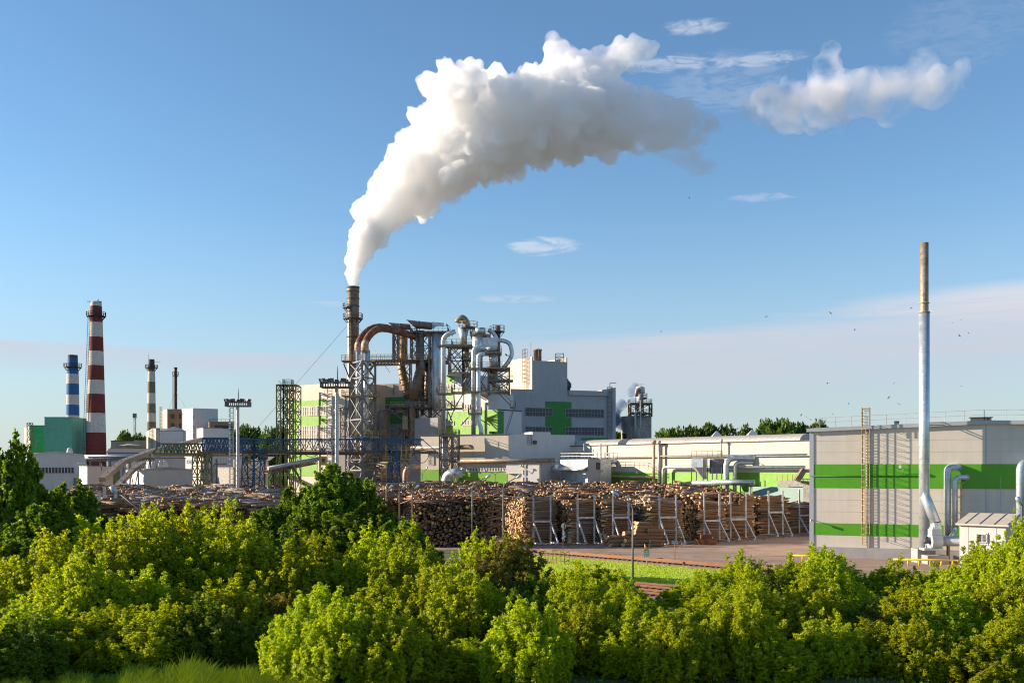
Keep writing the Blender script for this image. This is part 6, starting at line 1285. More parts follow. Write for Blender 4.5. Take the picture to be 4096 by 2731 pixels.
b.build('leg_head', 'blue', cr)
leg('leg', cr, (1566, 1590, 1590, 1566), (1548, 1598, 1598, 1548), d, lv, w=.2)
b = MB(); 
for (p, q) in (((1553, 1756), (1586, 1772)), ((1586, 1772), (1592, 1950)), ((1560, 1800), (1545, 1950)), ((1572, 1757), (1556, 1812))): b.beam(W(*p, d - .5), W(*q, d - .5), .3)
b.build('leg_head', 'blue', cr)
for (x0, y0, x1, y1) in ((970, 1814, 996, 1854), (1281, 1824, 1302, 1860)):
    b = MB(); a = W(x0, y1, d + .6); c = W(x1, y0, d + .6); b.obox(a, Vector((c.x - a.x, 0, 0)), Vector((0, 1.5, 0)), Vector((0, 0, c.z - a.z))); o = b.build('cab', 'yellow', cr)
    b = MB(); b.obox(a + Vector(((c.x - a.x) * .35, -.02, (c.z - a.z) * .35)), Vector(((c.x - a.x) * .5, 0, 0)), Vector((0, .1, 0)), Vector((0, 0, (c.z - a.z) * .4))); b.build('cab_window', 'glass_dark', o)
b = MB(); a = W(1046, 1825, d); b.tube([a + Vector((-.6, .3, 0)), a + Vector((.9, .3, .1))], .7, 16); b.build('cable_drum', 'steel_dark', cr)
b = MB(); q = W(1536, 1820, d - 1)
for y in (1838, 1850): z = ZP(y, d); railing(b, [(XP(1534, d), d - 1, z), (XP(1570, d), d - 1, z)], .6, .5, .08)
ladder(b, (XP(1540, d), d - 1), 0, ZP(1852, d), (1, 0), (0, -1), .9, rw=.13, rung=1.2); b.build('access_ladder', 'yellow_pale', cr)
b = MB()
for px in (1545, 1606, 1625, 1645): x = XP(px, d); b.beam((x, d - .4, zt_ + 1.0), (x, d - .4, zt_ - 1.6), .12)
b.beam((XP(1606, d), d - .4, zt_ - 1.6), (XP(1645, d), d - .4, zt_ - 1.6), .12); railing(b, [(XP(1545, d), d - .4, zt_ - .5), (XP(1650, d), d - .4, zt_ - .5)], 1.0, 1.0, .08); b.build('maintenance_cage', 'yellow', cr)
for (xa, xc, sag) in ((1130, 1215, 18), (1215, 1275, 14), (1467, 1545, 26), (1552, 1600, 30), (1600, 1655, 22), (1655, 1720, 38)):
    b = MB(); b.tube([W(xa + (xc - xa) * k / 10, yb_ + 12 + sag * 4 * (k / 10) * (1 - k / 10), d + .8) for k in range(11)], .06, 6); b.build('hanging_cable', 'steel_dark', cr)
d = 214; oc = thing('olive_gantry_crane', 'dark olive lattice girder on a four legged trestle left of the blue crane', 'gantry crane', (XP(700, d), d, 0))
z0_, z1_ = ZP(1813, d), ZP(1774, d); b = MB(); truss(b, Vector((XP(640, d), d, z0_)), Vector((XP(805, d), d, z0_)), z1_ - z0_, 2.6, 6, .28, .2); b.beam((XP(612, d), d, z0_), (XP(640, d), d, z1_), .25); b.beam((XP(612, d), d, z0_), (XP(640, d), d, z0_), .25); b.build('girder', 'steel_green', oc)
b = MB(); b.beam((XP(606, d), d + 1.3, z0_ - .35), (XP(1000, d), d + 1.3, z0_ - .35), .4, .5); b.build('rail_beam', 'yellow_pale', oc)
z1_ = ZP(1755, d); b = MB(); truss(b, Vector((XP(808, d), d + .5, z0_ + .2)), Vector((XP(985, d), d + .5, z0_ + .2)), z1_ - z0_, 2.6, 6, .3, .2); b.build('blue_girder', 'blue', oc)
b = MB(); lattice(b, ([(XP(771, d), d - 2), (XP(800, d), d - 2), (XP(800, d), d + 4), (XP(771, d), d + 4)], [(XP(772, d), d), (XP(790, d), d), (XP(790, d), d + 2.6), (XP(772, d), d + 2.6)]), [0, 3, 5.5, 8, 10.3, z0_], .26, .14); b.build('trestle', 'olive_steel', oc)
b = MB(); lattice(b, ([(XP(808, d), d - 2), (XP(828, d), d - 2), (XP(828, d), d + 4), (XP(808, d), d + 4)], [(XP(808, d), d), (XP(832, d), d), (XP(832, d), d + 2.6), (XP(808, d), d + 2.6)]), [0, 3, 5.5, 8, 10.3, z0_], .26, .14); b.build('trestle', 'olive_steel', oc)
b = MB(); d2 = 205; b.beam((XP(870, d2), d2, 0), (XP(866, d2), d2, ZP(1835, d2)), .3); b.beam((XP(830, d2), d2, ZP(1890, d2)), (XP(870, d2), d2, ZP(1845, d2)), .2); b.beam((XP(860, d2), d2, ZP(1856, d2)), (XP(905, d2), d2, ZP(1855, d2)), .2); tag(b.build('steel_bracket', 'steel_grey'), 'lone grey steel bracket post right of the olive trestle', 'post')

# ------------------------------------------------------------------ floodlight masts
def mast(label, px, d, ytop, yhead0, xh0, xh1, wpx, lad):
    x = XP(px, d); t = thing('floodlight_mast', label, 'floodlight mast', (x, d, 0), 'floodlight masts'); r = wpx * d / F / 2
    b = MB(); zt = ZP(ytop + 12, d); b.lathe((x, d), [(r * 1.15, 0), (r * 1.1, zt * .5), (r * .95, zt - .5), (r * 1.2, zt)], 10, sm=False); b.build('pole', 'steel_light', t)
    x0, x1 = XP(xh0, d), XP(xh1, d); w = x1 - x0; zh0, zh1 = ZP(yhead0, d), ZP(ytop, d); b = MB(); dp = w * .55
    c = [(x0, d - dp / 2), (x1, d - dp / 2), (x1, d + dp / 2), (x0, d + dp / 2)]
    for z in (zh0, zh1):
        for i in range(4): b.beam((*c[i], z), (*c[(i + 1) % 4], z), .14)
    n = 12
    for i in range(4):
        for k in range(n): f = k / n; q = Vector(c[i]).lerp(Vector(c[(i + 1) % 4]), f); b.beam((q.x, q.y, zh0), (q.x, q.y, zh1), .08)
    b.box((x, d, zh0 - .05), (w, dp, .10)); b.build('basket', 'steel_grey', t)
    for i in range(9):
        a = 2 * math.pi * i / 9 + .3; q = Vector((x + w * .46 * math.cos(a), d + dp * .46 * math.sin(a), zh1 + .38)); o = Vector((math.cos(a), math.sin(a) * .7, -.35)).normalized()
        b = MB(); s = Vector((-o.y, o.x, 0)).normalized(); u_ = o.cross(s); k0 = .22; k1 = .42
        pts = [q - s * k0 - u_ * k0 * .8, q + s * k0 - u_ * k0 * .8, q + s * k0 + u_ * k0 * .8, q - s * k0 + u_ * k0 * .8]; pt2 = [q + o * .45 - s * k1 - u_ * k1 * .7, q + o * .45 + s * k1 - u_ * k1 * .7, q + o * .45 + s * k1 + u_ * k1 * .7, q + o * .45 - s * k1 + u_ * k1 * .7]
        b.add(pts + pt2, [(3, 2, 1, 0), (4, 5, 6, 7), (0, 1, 5, 4), (1, 2, 6, 5), (2, 3, 7, 6), (3, 0, 4, 7)]); b.beam(q, q - Vector((0, 0, .4)), .08); b.build('floodlight', 'steel_dark', t)
    b = MB(); ladder(b, (x - lad, d), 0, zh0, (1, 0), (0, -1), .62, cage=.6, rw=.07, rung=.85, zc=3); b.build('caged_ladder', 'steel_light', t)
    b = MB(); b.tube([(x + .1, d, zh0), (x + .1, d, zh1 + 1.6), (x + .1, d, zh1 + (zh1 - zh0) * 3.5)], [.08, .07, .02], 6); b.build('aerial', 'steel_dark', t)
mast('left floodlight mast, a pale pole with a ring of dark lamps and a caged ladder', 951, 168, 1608, 1624, 907, 998, 13, 1.05)
mast('right floodlight mast, larger and nearer, before the cream and green building', 1347, 136, 1530, 1549, 1287, 1408, 15, .95)
d = 160; mst = None

# ------------------------------------------------------------------ trees beyond
def leaves(pos, axis, size, rs, face=None):
    """numpy kites: pos (n,3), axis (n,3) unit, size (n,)"""
    n = len(pos); up = rs.normal(size=(n, 3)) * .55 + (np.array([0, 0, 1.]) if face is None else face); side = np.cross(axis, up); side /= np.linalg.norm(side, axis=1)[:, None] + 1e-9
    nrm = np.cross(side, axis); L_ = size[:, None]; w = L_ * .34
    p0 = pos; p1 = pos + axis * L_ * .45 + side * w - nrm * L_ * .06; p2 = pos + axis * L_; p3 = pos + axis * L_ * .45 - side * w - nrm * L_ * .06
    return np.stack([p0, p1, p2, p3], 1).reshape(-1, 3)
def mesh_np(name, V, m, quads=True):
    n = len(V) // 4; me = bpy.data.meshes.new(name); me.vertices.add(len(V)); me.vertices.foreach_set('co', V.astype(np.float32).ravel())
    me.loops.add(len(V)); me.loops.foreach_set('vertex_index', np.arange(len(V), dtype=np.int32)); me.polygons.add(n)
    me.polygons.foreach_set('loop_start', np.arange(0, len(V), 4, dtype=np.int32)); me.polygons.foreach_set('loop_total', np.full(n, 4, dtype=np.int32))
    me.materials.append(MATS[m]); me.update(calc_edges=True); me.validate(); return me
def unit(v): return v / (np.linalg.norm(v, axis=1)[:, None] + 1e-9)
def crown_far(seed, H, Rr, n, size, m):
    rs = np.random.RandomState(seed); nl = 9; V = []
    cs = rs.uniform(-1, 1, (nl, 3)) * [Rr * .62, Rr * .62, H * .25] + [0, 0, H * .68]; rr = rs.uniform(.32, .55, nl) * Rr
    for c, r in zip(cs, rr):
        k = int(n / nl); dv = unit(rs.normal(size=(k, 3))); dv[:, 2] = np.abs(dv[:, 2]) * 1.1 - .25; rad = r * (1 - rs.beta(1, 4, k) * .6)[:, None] * (1 + .18 * np.sin(dv[:, :1] * 7 + dv[:, 2:] * 9 + seed))
        V.append(leaves(c + dv * rad, unit(dv + rs.normal(size=(k, 3)) * .7), rs.uniform(.6, 1.3, k) * size, rs))
    return mesh_np('crown', np.concatenate(V), m)
def trunk_mesh(seed, H, r, Rr, limbs=5):
    rg = random.Random(seed); b = MB(); b.tube([(0, 0, 0), (rg.uniform(-.1, .1) * Rr, rg.uniform(-.1, .1) * Rr, H * .35), (rg.uniform(-.12, .12) * Rr, rg.uniform(-.1, .1) * Rr, H * .8)], [r, r * .75, r * .2], 8)
    for k in range(limbs):
        a = rg.uniform(0, 6.28); z = H * rg.uniform(.15, .5); e = Vector((math.cos(a) * Rr * .65, math.sin(a) * Rr * .65, z + H * rg.uniform(.2, .38))); b.tube([(0, 0, z), Vector((0, 0, z)).lerp(e, .5) + Vector((0, 0, .1 * H)), e], [r * .5, r * .3, r * .08], 6)
    me = bpy.data.meshes.new('trunk'); me.from_pydata([tuple(v) for v in b.v], [], b.f); me.materials.append(MATS['trunk_bark']); me.polygons.foreach_set('use_smooth', b.sm); me.update(); return me
def tree_from(cm, tm, name, label, loc, rz, s, grp, cat='tree'):
    t = thing(name, label, cat, loc, grp); t.rotation_euler = (0, 0, rz); t.scale = s if isinstance(s, tuple) else (s, s, s)
    for nm, me in (('crown', cm), ('trunk', tm)): o = bpy.data.objects.new(nm, me); COL.objects.link(o); o.parent = t
    return t
farc = [(crown_far(50 + k, 10, 6, 5200, .75, 'leaf_far'), trunk_mesh(50 + k, 10, .3, 6)) for k in range(3)]
FT = [(2690, 350, 1738, 14, 'small round tree just right of the grey concrete tower'), (2742, 360, 1727, 20, 'dark tree above the barrel roof, left of the two roof ventilators'), (2800, 365, 1722, 22, 'broad dark tree between the two roof ventilators, left half'), (2855, 360, 1724, 20, 'broad dark tree between the two roof ventilators, right half'),
      (2985, 370, 1745, 15, 'low tree at the left end of the wooded rise beside the hall'), (3050, 362, 1725, 22, 'tree on the wooded rise, second from its left end'), (3110, 372, 1704, 26, 'tall tree on the wooded rise, middle'), (3160, 360, 1704, 25, 'tall tree on the wooded rise next to the hall'), (3215, 375, 1707, 24, 'tree on the wooded rise partly behind the hall roof'),
      (2478, 400, 1750, 12, 'small pale tree left of the red brick flue'), (2518, 400, 1751, 12, 'small pale tree right of the red brick flue'),
      (545, 520, 1744, 20, 'round tree under the phone mast'), (495, 540, 1754, 14, 'small tree left of the phone mast'), (328, 420, 1776, 14, 'tree between the blue and red striped chimneys'),
      (975, 340, 1722, 20, 'dark tree right of the left floodlight mast, left one'), (1010, 350, 1735, 18, 'dark tree right of the left floodlight mast, right one'), (1095, 300, 1730, 18, 'dark tree behind the olive stair tower'), (1130, 310, 1740, 15, 'smaller dark tree behind the olive stair tower, right of the taller'), (935, 345, 1745, 16, 'dark tree behind the left floodlight mast pole')]
for i, (px, d, yt, wd_, lab) in enumerate(FT):
    cm, tm = farc[i % 3]; zt_ = ZP(yt, d); s = zt_ / 10.6; tree_from(cm, tm, 'broadleaf_tree', lab, (XP(px, d), d, 0), i * 1.3, (max(s * .55, .6), max(s * .55, .6), s), 'trees beyond the factory')
b = MB(); W_ = Wall(3205, 380, 3250, 382); b.prism(W_.foot(12, 0, W_.len), 0, W_.Z(1722, 3220)); b.prism(W_.foot(2, 1.4, 2.6), W_.Z(1722, 3220), W_.Z(1700, 3220)); tag(b.build('brick_house', 'rust_light'), 'reddish house with a chimney half hidden in the trees beside the hall', 'house')
for px, yt, d, lab in ((2642, 1711, 380, 'slim pole above the trees right of the concrete tower'),):
    b = MB(); b.tube([(XP(px, d), d, 0), W(px, yt, d)], [.3, .12], 6); tag(b.build('slim_pole', 'steel_grey'), lab, 'pole')
b = MB(); d = 900; b.lathe((XP(2686, d), d), [(2.2, 0), (2.2, ZP(1760, d)), (.1, ZP(1738, d))], 6, sm=False); tag(b.build('church_spire', 'steel_green'), 'distant dark church spire above the long hall roof', 'spire')
rs_ = np.random.RandomState(5); k = 30000; ang_ = rs_.uniform(-.62, .62, k); dd = rs_.uniform(500, 900, k); P0_ = np.stack([np.sin(ang_) * dd, np.cos(ang_) * dd, rs_.uniform(0, 1, k) * (7 + 3 * np.sin(ang_ * 60) + 2 * np.sin(ang_ * 171))], 1)
me = mesh_np('far_woodland', leaves(P0_, unit(rs_.normal(size=(k, 3))), rs_.uniform(2, 4.5, k), rs_), 'leaf_far'); o = bpy.data.objects.new('far_woodland', me); COL.objects.link(o); tag(o, 'far belt of woodland along the horizon', kind='stuff')
# ------------------------------------------------------------------ foreground thicket
def maple_crown(seed, H, Rr, n_lead, m, leaf=.17, per=15, top=1.1):
    """crown made of many upright leafy plumes standing on boughs, dark gaps between them"""
    rs = np.random.RandomState(seed); P_, A_, S_, F_ = [], [], [], []
    for i in range(n_lead):
        a = rs.uniform(0, 6.283); q = math.sqrt(rs.uniform(0, 1)); r = q * Rr
        spike = top > 1 and rs.rand() < .07; zt = H * (1.0 - .6 * q ** 1.7) * (rs.uniform(1.08, 1.22) if spike else rs.uniform(.76, top)) if (spike or rs.rand() < .6) else H * rs.uniform(.25, .75) * (1.05 - .25 * q)
        if zt < H * .5: r = Rr * rs.uniform(.8, 1.05)
        ax = np.array([math.cos(a) * q * .45 + rs.normal() * .08, math.sin(a) * q * .45 + rs.normal() * .08, 1.]); ax /= np.linalg.norm(ax); Lp = rs.uniform(1.2, 2.8) * min(H / 5.2, 1.2); wd_ = rs.uniform(.20, .38) * H / 5.2 * (.7 if spike else 1)
        tip = np.array([math.cos(a) * r, math.sin(a) * r, zt]); o1 = np.cross(ax, [.3, .9, .2]); o1 /= np.linalg.norm(o1); o2 = np.cross(ax, o1)
        for s in range(int(11 * Lp + 5)):
            t = rs.uniform(0, 1) ** .85; th = rs.uniform(0, 6.283); out = math.cos(th) * o1 + math.sin(th) * o2; rad = wd_ * (.08 + 1.0 * min(1, t * 1.35)) * rs.uniform(.3, 1.1)
            root = tip - ax * Lp * t + out * rad * .35; dirv = out * .8 + ax * (.55 - .3 * t) + np.array([0, 0, -.12]); dirv /= np.linalg.norm(dirv); k = per; u = rs.uniform(0, 1, k)
            p = root + dirv * (u * rad * .95 + .05)[:, None] + rs.normal(size=(k, 3)) * .045 + np.array([0, 0, -.10]) * (u ** 2)[:, None]
            a_ = unit(dirv * .7 + rs.normal(size=(k, 3)) * .55 + np.array([0, 0, -.45])); P_.append(p); A_.append(a_); S_.append(rs.uniform(.6, 1.25, k) * leaf); F_.append(np.tile(np.array([dirv[0] + ax[0] * 0 + out[0] * .4 + math.cos(a) * .5 * q, dirv[1] + out[1] * .4 + math.sin(a) * .5 * q, .55]), (k, 1)))
    return mesh_np('crown', leaves(np.concatenate(P_), np.concatenate(A_), np.concatenate(S_), rs, np.concatenate(F_)), m)
def shrub_trunk(seed, H, r, Rr): return trunk_mesh(seed, H, r, Rr, 7)
CR = []
for k in range(7):
    H_, R_ = 5.6, 3.0
    CR.append((maple_crown(100 + k, H_, R_, 190, 'leaf_gold' if k == 6 else 'leaf_lime', .155, 14), shrub_trunk(100 + k, H_, .12, R_)))
CR.append((maple_crown(107, 5.6, 3.0, 190, 'leaf_green', .16, 14), shrub_trunk(107, 5.6, .12, 3.0)))
GR = [(maple_crown(200 + k, 9.0, 3.8, 230, 'leaf_green', .24, 18, 1.0), shrub_trunk(200 + k, 9.0, .22, 3.8)) for k in range(3)]
rt_ = random.Random(4)
ZONES = [(-150, 'past the left edge'), (60, 'at the left edge'), (260, 'below the blue striped chimney'), (450, 'below the red striped chimney'), (640, 'below the white garage'), (830, 'below the olive crane trestle'), (1010, 'below the blue crane leg'), (1200, 'below the olive stair tower'), (1400, 'below the right floodlight mast'),
         (1590, 'below the silver duct tower'), (1780, 'below the dark log stack'), (1975, 'below the sunlit log ends'), (2160, 'below the crossing sign'), (2350, 'below the second log rack'), (2540, 'below the tall near lamp'), (2730, 'below the arrow sign'), (2920, 'below the crooked log stack'), (3110, 'below the reddish log stack'), (3300, 'below the hall corner'), (3490, 'below the caged wall ladder'), (3690, 'below the galvanised stack'), (3880, 'below the white shed'), (4060, 'at the right edge'), (4260, 'past the right edge')]
# skyline of the thicket (photo pixels): top of the farthest bushes
SKY = [(-200, 2180), (0, 2120), (100, 2130), (200, 2105), (300, 2060), (370, 2065), (450, 2030), (520, 2000), (600, 1950), (700, 1990), (850, 1985), (960, 2010), (1050, 2080), (1150, 2090), (1300, 2120), (1420, 2120), (1500, 2105), (1560, 2090), (1650, 2085), (1750, 2160), (1870, 2110), (1970, 2105), (2060, 2120), (2120, 2200), (2200, 2290), (2300, 2220), (2400, 2240), (2500, 2270), (2560, 2340), (2680, 2340), (2760, 2300), (2860, 2260), (2960, 2200), (3080, 2230), (3200, 2180), (3300, 2150), (3400, 2240), (3500, 2260), (3600, 2230), (3700, 2250), (3800, 2230), (3880, 2170), (3950, 2130), (4050, 2110), (4200, 2120)]
def skyl(px):
    for (a, ya), (c, yc) in zip(SKY, SKY[1:]):
        if a <= px <= c: return ya + (yc - ya) * (px - a) / (c - a)
    return SKY[0][1] if px < SKY[0][0] else SKY[-1][1]
ROWS = [(48.5, 'front row', 2440, .85), (56.5, 'second row', 2280, 1.0), (64, 'third row', 0, 1.05), (71, 'back row', 0, 1.0)]
cnt = 0
for ri, (d0, rname, ycap, ks) in enumerate(ROWS):
    for zi, (px0, where) in enumerate(ZONES):
        for rep in range(1 if ri == 1 or (ri == 0 and zi % 2) else 1):
            px = px0 + rt_.uniform(-50, 50) + (95 if ri % 2 else 0); d = d0 + rt_.uniform(-2, 2); 
            if 2130 < px < 2760 and ri >= 2: continue          # the lawn and the tracks stay open
            if ri == 0 and 250 < px < 1180: d = 51.5 + rt_.uniform(-1, 1)           # reeds in front here
            ys = skyl(px); yt = ys + rt_.uniform(-10, 30) if ri == 3 else (ys + rt_.uniform(20, 110) if ri == 2 else max(ycap + rt_.uniform(-110, 110), ys + rt_.uniform(30, 90)))
            h = ZP(yt, d)
            if h < 1.0: continue
            h = min(h, 7.6); ci = 6 if (abs(px - 1990) < 70 and ri == 2) or rt_.random() < .04 else (7 if rt_.random() < .13 else rt_.randrange(6)); cm, tm = CR[ci]; s = h / 5.9; w = max(.85, min(s * 1.05, 1.2)) * ks
            side = ''
            tree_from(cm, tm, 'maple_bush', {6: 'yellow brown maple ', 7: 'darker green maple '}.get(ci, 'lime maple ') + where + ' in the ' + rname + side, (XP(px, d), d, 0), rt_.uniform(0, 6.28), (w, w, s), 'young maples of the foreground thicket', 'tree'); cnt += 1
for (px, d, yt, lab) in ((2225, 67, 2262, 'lime maple beside the left end of the lawn, behind the second row'), (2330, 66, 2228, 'lime maple overlapping the lawn under the second log rack'), (2440, 66, 2262, 'lime maple overlapping the lawn left of the tall near lamp'), (2500, 60, 2330, 'low lime maple at the foot of the tall near lamp'), (2760, 66, 2318, 'lime maple at the right end of the lower tracks'), (2850, 68, 2275, 'lime maple overlapping the right tip of the lawn'), (3300, 72, 2165, 'tall lime maple with its tips against the hall corner'), (3895, 66, 2165, 'lime maple covering the left part of the white shed'), (3985, 64, 2150, 'lime maple covering the right part of the white shed'), (4065, 62, 2100, 'tallest lime maple at the right edge beside the shed lamp'), (120, 50.5, 2400, 'lime maple nearest the bottom left corner, just above the reeds'), (340, 50.8, 2440, 'low lime maple leaning over the left end of the reeds'), (590, 50.6, 2420, 'low lime maple behind the middle of the reeds')):
    cm, tm = CR[cnt % 6]; cnt += 1; h = ZP(yt, d); tree_from(cm, tm, 'maple_bush', lab, (XP(px, d), d, 0), cnt * 1.7, (.85, .85, h / 5.9), 'young maples of the foreground thicket', 'tree')
print('thicket', cnt)
# darker taller trees
DK = [(40, 78, 1700, .8, 'tall dark green tree at the left edge rising above the horizon'), (-60, 84, 1760, .9, 'dark tree at the very left edge behind the tall one'), (180, 80, 1900, .75, 'dark green tree right of the tall one at the left edge'), (300, 92, 1900, .75, 'dark green tree below the white gabled hall'), (150, 72, 2000, .9, 'dark low tree in front of the tall left one'), (290, 76, 2030, .7, 'dark low tree left of the far left log stack'),
      (1200, 92, 1915, .85, 'dark green feathery tree left of the central dark tree'), (1320, 90, 1838, .95, 'central dark green tree below the right floodlight mast'), (1425, 92, 1868, .85, 'dark green feathery tree below the silver duct tower'), (1500, 88, 1985, .85, 'dark green tree below the three bent lamp posts'), (1060, 90, 2020, .8, 'dark green tree right of the birch logs'), (1250, 80, 2010, .9, 'dark green tree filling the gap before the central one'), (1600, 84, 2060, .8, 'dark green tree under the left part of the dark log stack'), (1390, 78, 2040, .9, 'dark green tree low before the duct tower tree')]
for i, (px, d, yt, w, lab) in enumerate(DK):
    cm, tm = GR[i % 3]; h = ZP(yt, d); w *= 1.18; tree_from(cm, tm, 'broadleaf_tree', lab, (XP(px, d), d, 0), i * 2.1, (w, w, h / 8.9), 'dark trees at the yard edge')
# reeds at the bottom left
rs = np.random.RandomState(9); n = 15000; px = np.concatenate([rs.uniform(-100, 1350, n)]); dd = rs.uniform(41.5, 46.8, n); x = (px - CX) * dd / F
dens = np.exp(-((px - 700) / 420.) ** 4); hgt = (.35 + .70 * np.exp(-((px - 760) / 260.) ** 2) + .16 * np.sin(px / 37.) + .12 * np.sin(px / 13. + 1)) * rs.uniform(.5, 1.15, n); base = np.stack([x, dd, np.zeros(n)], 1)
lean = rs.normal(size=(n, 2)) * .28 + [.25, 0]; tip = base + np.stack([lean[:, 0] * hgt, lean[:, 1] * hgt, hgt], 1); wv = np.stack([np.full(n, .026), np.zeros(n), np.zeros(n)], 1); mid = (base + tip) / 2 - np.stack([lean[:, 0] * hgt * .18, np.zeros(n), -hgt * .08], 1)
V = np.stack([base - wv, base + wv, mid + wv * .9, mid - wv * .9], 1).reshape(-1, 3); V2 = np.stack([mid - wv * .9, mid + wv * .9, tip + wv * .1, tip - wv * .1], 1).reshape(-1, 3)
o = bpy.data.objects.new('reeds', mesh_np('reeds', np.concatenate([V, V2]), 'grass_blade')); COL.objects.link(o); tag(o, 'tall green reeds and grass along the bottom left edge', kind='stuff')
# lawn grass
n = 16000; pxr = rs.uniform(2050, 2960, n); pyr = rs.uniform(2226, 2350, n); dd = F * CAMH / (pyr - HZ); base = np.stack([(pxr - CX) * dd / F, dd, np.zeros(n)], 1); a1v, b1v = np.array(G(2300, 2224)), np.array(G(2760, 2262)); tdir = (b1v - a1v) / np.linalg.norm(b1v - a1v); off_ = (base[:, 0] - a1v[0]) * tdir[1] - (base[:, 1] - a1v[1]) * tdir[0]; base = base[(off_ if abs(off_).max() == off_.max() else -off_) > 1.9]; n = len(base)
hgt = rs.uniform(.06, .18, n); ax = unit(np.stack([rs.normal(size=n) * .3, rs.normal(size=n) * .3, np.ones(n)], 1)); o = bpy.data.objects.new('lawn_grass', mesh_np('lawn_grass', leaves(base, ax, hgt, rs), 'grass_blade')); COL.objects.link(o); tag(o, 'short bright grass of the lawn between the tracks', kind='stuff')
# weeds on the dark soil under the thicket
n = 30000; pxr = rs.uniform(-400, 4500, n); dd = rs.uniform(42, 79, n); base = np.stack([(pxr - CX) * dd / F, dd, np.zeros(n)], 1); hgt = rs.uniform(.08, .28, n); ax = unit(np.stack([rs.normal(size=n) * .5, rs.normal(size=n) * .5, np.ones(n)], 1))
o = bpy.data.objects.new('undergrowth', mesh_np('undergrowth', leaves(base, ax, hgt, rs), 'leaf_green')); COL.objects.link(o); tag(o, 'low weeds growing under the thicket', kind='stuff')

# ------------------------------------------------------------------ steam and smoke
def steam_mat(name, dens, col=(1, 1, 1), ns=0., thr=.5, aniso=.2):
    m = bpy.data.materials.new(name); m.use_nodes = True; nt = m.node_tree; N = nt.nodes; L = nt.links; N.clear(); out = N.new('ShaderNodeOutputMaterial'); v = N.new('ShaderNodeVolumePrincipled'); L.new(v.outputs[0], out.inputs['Volume'])
    v.inputs['Color'].default_value = (*col, 1); v.inputs['Density'].default_value = dens; v.inputs['Anisotropy'].default_value = aniso
    if ns:
        tc = N.new('ShaderNodeTexCoord'); nz = N.new('ShaderNodeTexNoise'); nz.inputs['Scale'].default_value = ns; nz.inputs['Detail'].default_value = 4; L.new(tc.outputs['Object'], nz.inputs['Vector'])
        mr = N.new('ShaderNodeMapRange'); L.new(nz.outputs['Fac'], mr.inputs[0]); mr.inputs[1].default_value = thr - .08; mr.inputs[2].default_value = thr + .2; mr.inputs[3].default_value = 0; mr.inputs[4].default_value = dens; L.new(mr.outputs[0], v.inputs['Density'])
    MATS[name] = m; return m
def puff(name, balls, d, voxel, amps, m, seed=0, parent=None, extra=3):
    """balls: (view x, view y, radius) in 2352-wide picture units; union of spheres, remeshed and roughened"""
    rg = random.Random(seed); bm = bmesh.new(); k_ = 1.7415 * d / F; org = W(balls[0][0] * 1.7415, balls[0][1] * 1.7415, d)
    def ball(c, r): bmesh.ops.create_icosphere(bm, subdivisions=3, radius=r, matrix=Matrix.Translation(c - org))
    for i in range(len(balls) - 1):
        (x0, y0, r0), (x1, y1, r1) = balls[i], balls[i + 1]; n = max(1, int(math.hypot(x1 - x0, y1 - y0) / (.45 * min(r0, r1))))
        for j in range(n):
            f = j / n; x, y, r = x0 + (x1 - x0) * f, y0 + (y1 - y0) * f, (r0 + (r1 - r0) * f); c = W(x * 1.7415, y * 1.7415, d + rg.uniform(-.2, .2) * r * k_); ball(c, r * k_ * .86)
            for e in range(extra):
                v = Vector((rg.gauss(0, 1), rg.gauss(0, 1), rg.gauss(0, 1))).normalized(); rr = r * k_ * rg.uniform(.25, .5); ball(c + v * (r * k_ * .80), rr)
    me = bpy.data.meshes.new(name); bm.to_mesh(me); bm.free(); o = bpy.data.objects.new(name, me); COL.objects.link(o)
    md = o.modifiers.new('r', 'REMESH'); md.mode = 'VOXEL'; md.voxel_size = voxel
    dg = bpy.context.evaluated_depsgraph_get(); m2 = bpy.data.meshes.new_from_object(o.evaluated_get(dg)); o.modifiers.clear(); o.data = m2; bpy.data.meshes.remove(me); m2.name = name
    N_ = len(m2.vertices); co = np.empty(N_ * 3); m2.vertices.foreach_get('co', co); nr = np.empty(N_ * 3); m2.vertices.foreach_get('normal', nr); co = co.reshape(-1, 3); nr = nr.reshape(-1, 3); out = co.copy()
    for i in range(N_):
        p = Vector(co[i]); s = 0; f_ = max(.3, min(1, p.length / 30))
        for (sc, am) in amps: s += min(abs(noise.noise(p / sc + Vector((seed * 7.3, 0, 0))) * 2.4) - .42, .8) * am * (f_ if sc > 3 else max(f_, .6))      # billows
        out[i] += nr[i] * s
    m2.vertices.foreach_set('co', out.ravel()); m2.update(); md = o.modifiers.new('r', 'REMESH'); md.mode = 'VOXEL'; md.voxel_size = voxel * .75
    dg = bpy.context.evaluated_depsgraph_get(); dg.update(); m3 = bpy.data.meshes.new_from_object(o.evaluated_get(dg)); o.modifiers.clear(); o.data = m3; bpy.data.meshes.remove(m2); m2 = m3; m2.name = name; m2.materials.clear(); m2.materials.append(MATS[m]); m2.polygons.foreach_set('use_smooth', [True] * len(m2.polygons)); m2.update()
    if parent: o.parent = parent; o.location = org - Vector(parent['_root'])
    else: o.location = org
    return o
steam_mat('steam_dense', 1.1, (1, 1, 1), aniso=0); steam_mat('steam_mid', .50, (1, 1, 1), aniso=0); steam_mat('steam_soft', .34, (.99, .99, 1), .2, .42, 0); steam_mat('steam_thin', .17, (.985, .98, 1), .18, .44, 0); steam_mat('steam_shred', .17, (.985, .98, 1), .15, .48, 0); steam_mat('steam_faint', .10, (.985, .98, 1), .14, .48, 0); steam_mat('smoke_blue', 1.1, (.40, .50, .66), .5, .40)
pd = 226
